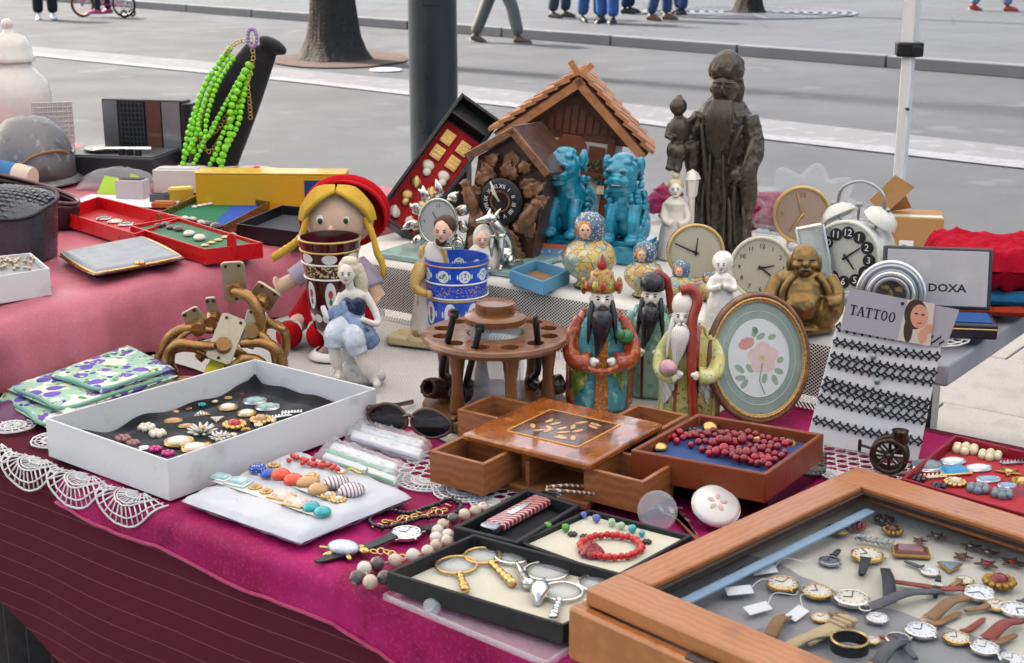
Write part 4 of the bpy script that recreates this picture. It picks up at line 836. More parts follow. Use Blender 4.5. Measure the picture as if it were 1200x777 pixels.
# top ring with real holes: built as a grid of radial cells
hr, hR = rt * .80, .0125; N = 144
def holed(z): pass
inner = rt * .42; vs = []; fs = []
for i in range(N):
    a = 2 * PI * i / N; k = (a / (2 * PI) * nh) % 1; da = (k - .5) * 2 * PI / nh * hr
    hh = math.sqrt(max(0, hR ** 2 - da ** 2))
    vs += [(r_ * math.cos(a), r_ * math.sin(a), z) for r_ in (inner, hr - hh, hr + hh, rt) for z in (zt, zt + .014)]
for i in range(N):
    a, b = i * 8, ((i + 1) % N) * 8
    for r0 in (0, 4): fs += [(a + r0 + 1, a + r0 + 3, b + r0 + 3, b + r0 + 1), (a + r0, b + r0, b + r0 + 2, a + r0 + 2)]
    fs += [(a + 6, b + 6, b + 7, a + 7), (a, a + 1, b + 1, b), (a + 2, b + 2, b + 3, a + 3), (a + 4, a + 5, b + 5, b + 4)]
g.add(vs, fs); g.build('top_ring', WPR, t, smooth=30)
G().ring((0, 0, zt + .007), rt, .0068, 64, 8).build('edge_moulding', WPR, t)
for i in range(6):
    a = i * PI / 3 + .55; G().lathe([(.011, .018), (.012, .024), (.0085, .05), (.008, .07), (.012, .1), (.0125, zt)], (rt * .78 * math.cos(a + .26), rt * .78 * math.sin(a + .26), 0), 14).build('leg', WPR, t, smooth=180)
jr = rt * .40
o = G().lathe([(jr * .9, .0185), (jr, .024), (jr, .13), (jr * .94, .136), (jr * .9, .136), (jr * .92, .026), (0, .022)], seg=28, cap=False, wob=lambda a, z: 1 + .018 * math.cos(14 * a)).build('glass_jar', GLASS, t, smooth=60)
G().lathe([(jr * 1.02, .1365), (jr * 1.1, .138), (jr * 1.12, .1465), (jr * .95, .151), (jr * .72, .1515), (jr * .70, .156), (jr * .74, .16), (jr * .70, .1665), (0, .168)], seg=40).build('jar_lid', WPR, t)
def pipe(label, px, bm, rough, tilt, stem_px, a_):
    p = P(px[0], px[1], Z1 + .0272); t = thing('tobacco_pipe', label, 'pipe', p, a_)
    bz = Z1 + .0272; prof = [(0, 0), (.009, .001), (.0135, .008), (.0155, .02), (.0145, .034), (.012, .036), (.0095, .034), (.009, .012), (0, .01)]
    g = G().at((0, -.004, .0145), (R(72), 0, 0)); g.lathe(prof, seg=20, wob=(lambda a, z: 1 + .07 * math.sin(9 * a + z * 900) * rough)); g.build('bowl', bm, t, smooth=180 if not rough else 25)
    s0 = V((0, .0, .014)); e = V(stem_px) - V(p); e = Matrix.Rotation(-a_, 3, 'Z') @ e
    pts = spline([s0, s0 + V((0, .014, .012)), V((e.x * .35, e.y * .75 + .004, e.z * .35)), V((e.x * .8, e.y, e.z * .75)), e], 6); n_ = len(pts)
    G().tube(pts[:10], [.0095 - .0005 * i for i in range(10)], 10).build('shank', bm, t, smooth=180)
    G().tube(pts[9:], [.0052 - .001 * i / n_ for i in range(n_ - 9)], 10, flat=1).build('stem', BLACK, t, smooth=180); G().box(pts[-1], (.013, .0055, .014)).build('mouthpiece', BLACK, t, bevel=.002)
top = pc_.z
BRI = mat('briar', '3a1d14', .3, 0, .3, 60, coat=.4); BRK = mat('dark_briar', '211a19', .5, 0, .3, 90, .001, 260); BRR = mat('rusticated', '3b2419', .5, 0, .35, 120, .003, 330)
def hole(i, z): a = 2 * PI * (i + .5) / nh; return (pc_.x + hr * math.cos(a), pc_.y + hr * math.sin(a), Z1 + .0085 + z)
pipe('rough brown briar pipe, leftmost in the rack', (520, 466), BRR, 1, 0, hole(7, .165), R(-35)); pipe('black sandblasted pipe, second in the rack', (547, 472), BRK, 0, 0, hole(8, .15), R(-18)); pipe('smooth dark reddish pipe at the right of the rack', (630, 466), BRI, 0, 0, hole(10, .155), R(75))
# ================================================================ figures and wares built in photo-pixel units (1 unit = 1 px at that spot)
def fig(name, label, cat, bx, by, z, rz=0, group=None, rot=None):
    p = P(bx, by, z); return thing(name, label, cat, p, rz, group, rot, W(1, p) * 1.02)
def pm(name, col, rough=.3, layers=(), coat=.4, var=.08, vs=.15, **k): return mat(name, col, rough, k.pop('metal', 0), var, vs, coat=coat, layers=layers, **k)
def face(t, c, r, m=FLESH, look=0, eye=True, hair=None):             # a small painted head: skull, nose, ears, eyes, mouth
    c = V(c); g = G().ell(c, (r * .82, r * .9, r * 1.12), 18, 13); g.ell(c + V((0, -r * .92, -r * .12)), (r * .13, r * .2, r * .22), 8, 6)
    for s in (-1, 1): g.ell(c + V((s * r * .84, 0, -r * .05)), (r * .12, r * .2, r * .28), 8, 6)
    g.ell(c + V((0, -r * .5, -r * .75)), (r * .4, r * .35, r * .25), 8, 6)
    o = g.build('head', m, t, vox=r * .09)
    if eye:
        for s in (-1, 1):
            G().ell(c + V((s * r * .33, -r * .82, r * .1)), (r * .13, r * .1, r * .065), 8, 5).build('eye', BLACK, o, smooth=180); G().ell(c + V((s * r * .33, -r * .8, r * .3)), (r * .2, r * .1, r * .04), 8, 5, (0, -s * .2, 0)).build('eyebrow', DARK, o, smooth=180)
        G().ell(c + V((0, -r * .85, -r * .5)), (r * .2, r * .12, r * .06), 8, 5).build('mouth', mat('lips', 'a8443c', .4), o, smooth=180)
    return o
# ---- folded flowered cloth, purple scarf -------------------------------------------------------
FLO = mat('flowered_cotton', '9fc4ab', .75, 0, .08, 30, .0008, 300, sheen=.1, layers=[('e4e7d4', ('noise', 26, .5, .04)), ('4f8a4a', ('noise', 38, .6, .03)), ('6b4fb0', ('and', ('voro', 34, .42), ('cell', 34, .42))), ('3d2f86', ('and', ('voro', 60, .3), ('cell', 34, .62, 1))), ('d6d979', ('and', ('voro', 90, .28), ('cell', 55, .6, 2)))])
MINT = mat('mint_binding', '7fae99', .7, 0, .06, 40)
q = quadw([(-4, 462), (152, 413), (214, 446), (58, 498)], Z1 + .02); c = sum(q, V()) / 4; c.z = Z1 + .004; q = ccw([p - V((c.x, c.y, p.z)) for p in q])
t = thing('folded_cloth', 'folded mint cotton cloth printed with purple flowers', 'folded cloth', c)
def puff(q, z0, z1, n=30, rip=.0015, ph=0):
    g = G(); zc_ = (z0 + z1) / 2
    def f(u, v, s): e = min(1, min(u, 1 - u, v, 1 - v) / .07); h = (z1 - z0) / 2 * math.sqrt(max(0, 1 - (1 - e) ** 2)); return bl(q, u, v) + V((0, 0, zc_ + s * h + (rip * math.sin(u * 13 + ph) * math.sin(v * 9 + ph) * e if s > 0 else 0)))
    g.grid(lambda u, v: f(u, v, 1), n, n); g.grid(lambda u, v: f(1 - u, v, -1), n, n); return g
puff(q, 0, .017).build('lower_fold', FLO, t, smooth=180)
q2 = [bl(q, .12, .02), bl(q, .98, .03), bl(q, .97, .97), bl(q, .05, .93)]; puff(q2, .0165, .030, ph=2).build('upper_fold', FLO, t, smooth=180)
q3 = [bl(q, .40, .05), bl(q, .97, .06), bl(q, .96, .9), bl(q, .30, .8)]; puff(q3, .0295, .039, ph=4).build('top_fold', FLO, t, smooth=180)
for qq, z in ((q, .012), (q2, .028), (q3, .037)): G().tube(spline([bl(qq, .02, .9) + V((0, 0, z - .004)), bl(qq, .02, .5) + V((0, 0, z)), bl(qq, .03, .06) + V((0, 0, z)), bl(qq, .5, .02) + V((0, 0, z)), bl(qq, .95, .03) + V((0, 0, z - .003))], 8), .0032, 7).build('binding', MINT, t, smooth=180)
g = G(); g.grid(lambda u, v: P(-30 + 78 * u, 472 + 28 * v - 6 * u, Z1 + .004) + V((0, 0, .012 * math.sin(PI * min(1, u * 1.02)) ** .5 * math.sin(PI * v) ** .5 * (1 + .25 * math.sin(u * 9 + v * 7)))), 26, 20)
tag(g.build('scarf', mat('purple_satin', '5a2750', .35, 0, .2, 20, sheen=.1), smooth=180), 'crumpled purple satin scarf at the left edge under the flowered cloth', 'scarf')
# ---- crochet lace pieces --------------------------------------------------------------------------
THREAD = mat('crochet_thread', 'd9d6d2', .85, 0, .05, 60)
def crochet(label, mp, fans, net=None, tr=.0011):
    t = thing('lace_doily', label, 'lace', mp(0, 0)); o = t.location.copy(); g = G(); rj = random.Random(6); tub = lambda pts, r=tr: g.tube([mp(p[0] + rj.uniform(-.0007, .0007), p[1] + rj.uniform(-.0007, .0007)) - o for p in pts], r * rj.uniform(.85, 1.2), 5)
    for (u, v, a0, a1, r) in fans:
        for k in (.32, .5, .56, .82, 1): tub([(u + r * k * math.cos(a), v + r * k * math.sin(a)) for a in [a0 + (a1 - a0) * i / 14 for i in range(15)]], tr * (1.3 if k in (.56, 1) else 1))
        for i in range(15): a = a0 + (a1 - a0) * (i + .5) / 15; tub([(u + r * .1 * math.cos(a), v + r * .1 * math.sin(a)), (u + r * .5 * math.cos(a), v + r * .5 * math.sin(a))]); tub([(u + r * .58 * math.cos(a), v + r * .58 * math.sin(a)), (u + r * .98 * math.cos(a), v + r * .98 * math.sin(a))])
    if net:
        u0, u1, v0, v1, s = net; n = int((u1 - u0) / s); m_ = int((v1 - v0) / s)
        for i in range(n + 1):
            for j in range(m_ + 1):
                cu, cv = u0 + i * s + (j % 2) * s / 2, v0 + j * s; tub([(cu + s * .55 * math.cos(k * PI / 3), cv + s * .55 * math.sin(k * PI / 3)) for k in range(7)], tr * .9)
    ob = g.build('threads', THREAD, t, smooth=180); ob['kind'] = 'stuff'; return t
def edge_map(a, s): return hang(a, -.004, s, Z1 + .0065, .1, .003, .01, .3, .015)
crochet('white crochet runner with scalloped fans hanging at the left edge', edge_map, [(a, s, .15, PI - .15, .062) for a, s in ((-.28, -.02), (-.18, -.02), (-.08, -.02), (.02, -.02), (.12, -.02))] + [(a, s, 0, 2 * PI, .034) for a, s in ((-.23, -.075), (-.13, -.075), (-.03, -.075))], (-.34, .1, -.2, -.11, .02))
fl = lambda zz: (lambda x, y: T(x, y, Z1 + zz))
def near_ab(px, py): q = P(px, py, Z1) - A0; return q.dot(E1), q.dot(E2)
a_, b_ = near_ab(530, 570); crochet('crochet lace edge showing in front of the drawer chest', fl(.0062), [(a_ - .03 + .06 * i, b_ - .01, PI + .1, 2 * PI - .1, .042) for i in range(3)], (a_ - .09, a_ + .17, b_ - .005, b_ + .07, .017))
a_, b_ = near_ab(955, 540); crochet('crochet lace mat showing beside the brown bead case', fl(.0062), [(a_ + .06 * i, b_ - .03, PI + .1, 2 * PI - .1, .036) for i in range(-2, 4)], (a_ - .15, a_ + .2, b_ - .03, b_ + .06, .017))
p9 = P(1092, 398, Z2); a_, b_ = (p9 - A0).dot(E1), (p9 - A0).dot(E2); crochet('small white doily hanging over the grey table corner', lambda x, y: T(x, y, Z2 + .0055), [(a_, b_, 0, 2 * PI, .055)], None)
# ---- heap of brass door handles -------------------------------------------------------------------
BRZ = mat('bronzed_brass', 'a2794a', .28, .75, .12, .05, layers=[(('6d4a28', .5), ('noise', .04, .55, .2))]); PLT = mat('satin_plate', 'b3a68d', .35, .8, .12, .2)
def handle(label, plate, ang, tilt, lever, r=7, rz=0):
    r *= .8
    t = fig('door_handle', label, 'door handle', 258, 440, Z1 + .0075, rz)
    if plate:
        x, z, w_, h_, y = plate; g = G().at((x, y, z), (tilt, ang, 0)); o = [(sx * w_ / 2 * k1, sz * h_ / 2 * k2) for sx, sz, k1, k2 in ((-1, -1, .7, 1), (1, -1, .7, 1), (1, -1, 1, .9), (1, 1, 1, .9), (1, 1, .7, 1), (-1, 1, .7, 1), (-1, 1, 1, .9), (-1, -1, 1, .9))]
        g.plate(o, -2, 2); b = g.build('plate', PLT, t, bevel=.8)
        for dx, dz in ((-.28, .4), (.28, .4), (0, -.42)): G().at((x, y, z), (tilt, ang, 0)).cyl((dx * w_, -2.6, dz * h_), (dx * w_, -1.9, dz * h_), 2, seg=10).build('screw_hole', DARK, b)
        G().at((x, y, z), (tilt, ang, 0)).cyl((0, -14, -h_ * .15), (0, -1.5, -h_ * .15), 8, 10, 16).build('collar', BRZ, t)
    pts = spline(lever, 7); n = len(pts); G().tube(pts, [r * (1.0 + .28 * math.sin(PI * i / n * 1.2)) for i in range(n)], 12, flat=.8).build('lever', BRZ, t, smooth=180)
handle('door handle with upright plate at the back of the brass heap', (20, 108, 27, 48, 12), -.06, .1, [(20, 2, 100), (40, -6, 94), (50, -8, 76), (52, -6, 58), (50, -4, 44)], 8)
handle('door handle with plate leaning right on the brass heap', (54, 92, 30, 30, 8), .6, .4, [(50, -2, 84), (60, -4, 66), (70, -2, 58), (78, -4, 56)], 5)
handle('door handle with pale plate lying at the front of the heap', (14, 50, 30, 56, -22), .38, -.5, [(2, -30, 44), (-16, -34, 46), (-36, -36, 48), (-50, -36, 36), (-54, -34, 8)], 7)
handle('curved brass lever at the left of the heap', None, 0, 0, [(-2, -8, 56), (-30, -12, 60), (-52, -12, 50), (-66, -12, 26), (-72, -10, 8)], 7)
handle('looped brass lever at the right of the heap', None, 0, 0, [(30, -20, 44), (54, -22, 46), (70, -20, 36), (76, -18, 18), (70, -18, 7)], 8)
handle('brass lever standing on the far right of the heap', None, 0, 0, [(42, 2, 56), (64, 4, 60), (76, 4, 48), (74, 2, 24), (60, 0, 8)], 7)
handle('short brass lever lying under the heap', None, 0, 0, [(-10, -14, 12), (10, -18, 14), (34, -16, 12), (46, -12, 9)], 9)
handle('dark brass lever jammed in the middle of the heap', None, 0, 0, [(-24, 0, 20), (-8, 4, 34), (12, 4, 30), (30, 0, 22)], 9)
handle('slim brass lever curling over the left of the heap', None, 0, 0, [(-6, -24, 30), (-24, -26, 40), (-44, -26, 38), (-60, -24, 20), (-58, -22, 6)], 5.5)
handle('door handle with narrow plate on edge in the heap', (-4, 74, 12, 40, 2), -.1, .2, [(-4, -4, 60), (10, -8, 66), (26, -8, 64), (36, -6, 54)], 5)
handle('brass lever crossing the middle of the heap', None, 0, 0, [(22, -34, 22), (36, -32, 30), (52, -28, 26), (62, -26, 10)], 6.5)
handle('brass lever hooked upright at the back of the heap', None, 0, 0, [(34, 10, 30), (44, 12, 60), (40, 12, 82), (30, 10, 90)], 6)
handle('door handle with upright plate at the left of the heap', (-22, 66, 22, 34, -6), -.5, .2, [(-20, -10, 60), (-34, -16, 54), (-46, -18, 40), (-50, -18, 22), (-46, -16, 8)], 5)
handle('door handle with plate half hidden at the right', (44, 62, 24, 36, -10), .25, -.2, [(44, -16, 56), (56, -20, 52), (66, -22, 36), (68, -22, 14)], 5.5)
handle('thin brass lever lying at the front left', None, 0, 0, [(-58, -40, 6), (-40, -44, 9), (-20, -44, 9), (-4, -42, 6)], 5)
t = fig('price_tag', 'yellow paper tag hanging from the brass door handles', 'tag', 257, 436, Z1 + .0075); G().at((2, -46, 16), (-.75, .35, 0)).plate([(-9, -18), (9, -18), (11, 16), (-6, 18)], -.3, .3).build('paper', mat('yellow_tag', 'd2c22c', .7, 0, .1, .1), t)
# ---- burgundy vase and blue tumbler ----------------------------------------------------------------
BUR = pm('burgundy_glass', '3f0a12', .1, [('c9b07a', ('and', ('band', 'z', 98, 112), ('noise', .32, .52, .03))), ('ddd8d4', ('oval', 7, 120, .6, 5.5)), ('e0dcd8', ('oval', 7, 77, .5, 16)), ('b03a38', ('oval', 7, 79, .22, 5)), ('3f6a3c', ('oval', 7, 70, .16, 4)), ('e2ded8', ('oval', 14, 50, .95, 5)), ('d9d4ce', ('oval', 12, 31, .95, 4))], .8)
t = fig('glass_vase', 'tall burgundy cut glass vase with white ovals and gold rim', 'vase', 391, 417, Z1 + .0085)
G().lathe([(0, 0), (27, 0), (28, 3), (20, 8), (11, 14), (9, 20), (13, 26), (21, 36), (26, 60), (29, 95), (33, 125), (35, 140), (33, 140), (30, 120), (26, 95), (22, 60), (10, 40), (0, 38)], seg=40).build('bowl', BUR, t, smooth=60)
for z, r, m in ((139, 35, GOLD), (127, 33.6, GOLD), (113, 31.8, WHITE), (96, 29.6, WHITE)): G().ring((0, 0, z), r, 1.1, 44, 6).build('band', m, t, smooth=180)
G().lathe([(28.2, 0), (28.6, 2.5), (22, 8), (20, 8)], seg=40, cap=False).build('foot_rim', WHITE, t, smooth=180)
BLG = pm('blue_glass', '1c4fc0', .1, [('dfe4ec', ('oval', 9, 88, .55, 7)), ('dfe4ec', ('oval', 27, 88, .2, 3)), ('4d7a46', ('and', ('oval', 9, 88, .4, 5), ('noise', .4, .5, .05))), ('dfe4ec', ('oval', 8, 44, .52, 13)), ('dfe4ec', ('oval', 24, 44, .22, 4)), ('b0566a', ('oval', 8, 46, .22, 5)), ('4d7a46', ('oval', 8, 38, .16, 4)), ('c7a25a', ('and', ('band', 'z', 64, 76), ('noise', .45, .58, .03)))], .8)
t = fig('glass_tumbler', 'bright blue cut glass tumbler with gold rim and white ovals', 'tumbler', 536, 404, Z1 + .0085)
G().lathe([(0, 0), (33, 0), (34, 4), (35, 60), (36.5, 104), (34.5, 104), (32, 60), (31, 8), (0, 6)], seg=44).build('cup', BLG, t, smooth=60)
for z, r, m in ((99, 36.6, GOLD), (79, 36.2, WHITE), (62, 35.6, WHITE), (59.5, 35.4, GOLD), (27, 35, WHITE)): G().ring((0, 0, z), r, 1.0, 44, 6).build('band', m, t, smooth=180)
# ---- porcelain lady seated on a rock ----------------------------------------------------------------
t = fig('porcelain_lady', 'white porcelain lady in a blue dress seated on a rock', 'figurine', 419, 449, Z1 + .0085); CRE = pm('cream_bisque', 'ddd5c8', .4, coat=.2); BLD = pm('blue_dress', '6f82a4', .25, [(('9fb0c6', .85), ('noise', .1, .5, .2)), (('1c2440', .8), ('noise', .07, .6, .06))], vs=.1)
G().ell((0, 4, 10), (32, 22, 14)).ell((-14, 0, 6), (18, 16, 9)).ell((16, 4, 8), (17, 16, 10)).ell((-4, 10, 40), (17, 14, 30)).ell((2, 12, 60), (16, 12, 14)).build('rock', pm('rock_white', 'cfccc4', .5, [(('9aa398', .6), ('noise', .1, .55, .1))]), t, vox=1.6, disp=(5, 8))
g = G(); g.tube(spline([(-8, -2, 72), (-20, -20, 66), (-22, -24, 44), (-18, -20, 20)], 6), [10] * 4 + [8.5] * 6 + [7] * 6 + [5] * 3, 12); g.tube(spline([(4, -2, 70), (0, -24, 60), (8, -26, 36), (22, -22, 10)], 6), [10] * 4 + [8.5] * 6 + [7] * 6 + [5] * 3, 12); g.ell((-18, -26, 17), (5, 9, 5)).ell((25, -28, 8), (5, 9, 5))
g.ell((-2, 0, 82), (13, 10, 20)).ell((-2, 0, 104), (14, 9, 9)).cyl((-4, -1, 108), (-6, -2, 122), 5)
g.tube(spline([(-14, 0, 106), (-22, -6, 90), (-30, -12, 82), (-36, -8, 94)], 5), [5.5, 5.2, 5, 4.8, 4.6, 4.5, 4.3, 4.2, 4, 4, 3.8, 3.8, 3.6, 3.5, 3.4, 3.2], 10)
g.tube(spline([(11, 0, 106), (22, -4, 88), (26, -12, 74), (8, -20, 82)], 5), [5.5, 5.2, 5, 4.8, 4.6, 4.5, 4.3, 4.2, 4, 4, 3.8, 3.8, 3.6, 3.5, 3.4, 3.2], 10)
g.build('body', CRE, t, vox=1.3)
G().tube(spline([(-13, -8, 100), (-10, -10, 86), (-4, -8, 74), (4, -14, 70), (14, -12, 58), (20, -8, 50)], 5), [5] * 6 + [9] * 6 + [13] * 9 + [11] * 5, 12).ell((-22, -10, 84), (9, 7, 12)).build('dress', BLD, t, vox=1.3, disp=(1.3, 5))
G().ell((-2, -1, 90), (14.5, 11.5, 15)).ell((-8, -7, 98), (6, 5, 6)).ell((4, -7, 98), (6, 5, 6)).build('bodice', pm('navy_bodice', '1f2a48', .25), t, vox=1.2)
G().tube(spline([(-8, -2, 74), (-20, -20, 67), (-23, -25, 50)], 5), [13] * 8 + [11] * 3, 12).tube(spline([(4, -2, 72), (0, -24, 62), (6, -27, 44)], 5), [13] * 8 + [11] * 3, 12).build('skirt', pm('pale_skirt', 'b9c2cc', .25, [(('dcdcd8', .8), ('noise', .1, .5, .15)), (('5c6d94', .6), ('noise', .1, .64, .05))]), t, vox=1.3, disp=(1, 4))
face(t, (-8, -4, 130), 11, CRE); G().ell((-6, 3, 134), (13, 12, 13)).tube(spline([(0, 6, 136), (7, 6, 120), (8, 6, 104), (10, 7, 92)], 4), [9, 9, 8.5, 8, 8, 7.5, 7, 7, 6.5, 6, 5, 4.5, 4], 10).ell((-5, 2, 143), (10, 9, 6)).build('hair', pm('pale_hair', 'cfc3aa', .5), t, vox=1.2, disp=(1.6, 3))
# ---- rag doll in red hat -------------------------------------------------------------------------------
t = fig('rag_doll', 'soft rag doll with red hat, yellow braids and red dress', 'doll', 374, 397, Z1 + .0085); t.scale = t.scale * .95; SKD = pm('doll_cloth', 'dfbda3', .9, coat=0, spec=.15); YEL = pm('yellow_yarn', 'd8b13f', .85, [(('a67d1e', .7), ('stripe', 'xz', 2.2, .4, 1))], coat=0); REDF = pm('red_felt', 'b30f1c', .9, coat=0, spec=.15)
G().ell((28, 10, 148), (42, 34, 36), 24, 16).ell((22, -24, 140), (4, 5, 4)).build('head', SKD, t, smooth=180)
for sx, ex in ((-1, 6), (1, 36)):
    o = G().ell((ex + 3, -19.5, 150), (5, 4, 6), 12, 8).build('eye', mat('eye_white', 'e8e4dc', .3), t, smooth=180); G().ell((ex + 3.2, -21.5, 149.5), (3.4, 2.6, 4.2), 12, 8).build('iris', mat('eye_green', '39543a', .2), o, smooth=180); G().ell((ex + 3.4, -23, 149.5), (1.7, 1.4, 2.1), 8, 6).build('pupil', BLACK, o, smooth=180)
G().tube([(10, -24, 131), (18, -26, 127), (27, -25, 129)], 1.3, 6).build('mouth', mat('doll_mouth', 'b8403c', .6), t)
g = G()
for sg in (-1, 1):
    for i in range(8):
        k = i / 7; g.tube(spline([(28 + sg * 1.5, -8 - 10 * k, 187 - 3 * k), (28 + sg * (16 + 5 * (1 - k)), -12 - 13 * k, 182 - 5 * k + 3 * (1 - k)), (28 + sg * (32 + 6 * (1 - k)), -10 - 11 * k, 166 - 3 * k), (28 + sg * (40 + 5 * (1 - k)), -8 - 9 * k, 148)], 6), [3.2] * 6 + [3.6] * 8 + [3, 2.6, 2.2, 1.8, 1.4], 7)
g.build('fringe', YEL, t, smooth=180)
for sx, pts in ((-1, [(-8, -14, 150), (-14, -16, 130), (-26, -14, 118), (-38, -14, 110), (-48, -16, 104)]), (1, [(62, -12, 150), (70, -16, 130), (74, -18, 112), (80, -20, 100), (82, -20, 86)])):
    g = G(); pts = spline(pts, 5); n = len(pts)
    for ph in (0, 2.1, 4.2): g.tube([V(p) + V((0, 2.9 * math.cos(i * .9 + ph), 2.9 * math.sin(i * .9 + ph))) for i, p in enumerate(pts)], 3.3, 8)
    g.build('braid', YEL, t, smooth=180)
G().grid(lambda u, v: (33 + (52 - 2 * v) * math.cos(-.35 + (PI + .7) * u) * (1 - .0 * v), 2 + 40 * v - 8 * math.sin(PI * u), 148 + (46 - 6 * v) * math.sin(-.35 + (PI + .7) * u)), 30, 6).ell((34, 34, 150), (50, 18, 42), 24, 14).build('bonnet', REDF, t, solid=3, smooth=180)
G().ell((24, 12, 82), (30, 22, 26)).build('bodice', pm('lilac_cotton', 'b9a9bd', .85, coat=0), t, smooth=180)
G().lathe([(20, 82), (30, 66), (44, 42), (54, 26), (53, 24), (30, 26)], (18, 4, 0), 36, sy=.7, cap=False, wob=lambda a, z: 1 + .05 * math.sin(9 * a) * (90 - z) / 60).build('skirt', REDF, t, solid=1.2, smooth=180)
for pts in ([(2, -4, 94), (-14, -10, 86), (-28, -14, 76), (-40, -16, 70), (-46, -16, 68)], [(48, -4, 94), (62, -10, 80), (70, -16, 66), (72, -18, 56), (73, -18, 54)]):
    pts = spline(pts, 5); n = len(pts); o = G().tube(pts[:10], [13] * 10, 12).build('sleeve', MATS['lilac_cotton'], t, smooth=180); G().tube(pts[8:], [9] * (n - 12) + [12, 13, 11, 6], 12).ell(V(pts[-1]) + V((0, -4, 8)), (4, 4, 7)).build('arm', SKD, t, vox=1.3)
for x, y in ((-28, -34), (8, -36)):
    G().tube(spline([(x * .5 + 10, -4, 30), (x * .8, -16, 24), (x, y + 6, 14)], 4), 11, 12).build('leg', SKD, t, smooth=180); G().ell((x - 2, y - 4, 16), (16, 18, 16)).build('shoe', REDF, t, smooth=180); G().ring((x - 1, y - 2, 24), 13, 1.8, 20, 6, rot=(.5, .2, 0)).build('strap', mat('white_lace_trim', 'd8d4cc', .8), t)
# ---- holy family plaster group -----------------------------------------------------------------------
t = fig('kneeling_figure', 'plaster saint in gold cloak kneeling on a stone coloured base', 'figurine', 497, 402, Z1 + .0085, R(-8))
G().box((0, 0, 5), (78, 44, 10), (0, 0, -.25)).build('base', pm('plaster_stone', 'c4b083', .7, [(('93805a', .6), ('noise', .1, .55, .1))], coat=0), t, bevel=2.5)
G().lathe([(24, 9), (26, 20), (22, 50), (19, 80), (17, 100), (9, 112), (6, 118)], (12, 2, 0), 24, sy=.8, wob=lambda a, z: 1 + .09 * math.sin(6 * a) * max(0, 1 - z / 100)).build('robe', pm('white_robe', 'd9d0c4', .5, [(('b7a3ad', .5), ('noise', .06, .5, .15))], coat=.1), t, smooth=180)
G().grid(lambda u, v: (12 + (27 - 11 * v) * math.sin((u - .62) * PI * 1.25) * (1 + .06 * math.sin(u * 34)), 2 + (22 - 8 * v) * math.cos((u - .5) * PI * 1.5) * (1 if math.cos((u - .5) * PI * 1.5) > 0 else .9), 9 + 103 * v), 40, 14).build('cloak', pm('gold_cloak', 'bf9a4c', .45, [(('e0c98e', .6), ('noise', .08, .5, .15)), (('8a6a30', .5), ('noise', .12, .6, .06))]), t, solid=2.4, smooth=180)
G().tube(spline([(2, -14, 96), (-4, -26, 74), (10, -30, 66)], 5), [8, 8, 8, 7.5, 7, 6.5, 6, 5.5, 5, 4.5, 4], 10).ell((13, -31, 66), (4, 4, 5)).build('arm', MATS['gold_cloak'], t, smooth=180)
face(t, (24, -4, 132), 12); G().ell((26, 3, 138), (13, 12, 12)).build('hair', mat('brown_hair', '4a2d1c', .6), t, smooth=180, disp=(2, 4)); G().ell((23, -9, 122), (6.5, 4.5, 6)).build('beard', MATS['brown_hair'], t, smooth=180)
t = fig('veiled_bust', 'small plaster madonna with white veil behind the blue tumbler', 'figurine', 566, 316, Z2 + .012)
G().lathe([(20, 0), (21, 8), (16, 24), (8, 32)], seg=20, sy=.7).build('shoulders', pm('white_plaster', 'd8d2c8', .5), t, smooth=180); face(t, (0, -4, 36), 9); G().ell((1, 3, 36), (13, 11, 17)).ell((2, 6, 18), (17, 9, 16)).build('veil', MATS['white_plaster'], t, vox=1.2)
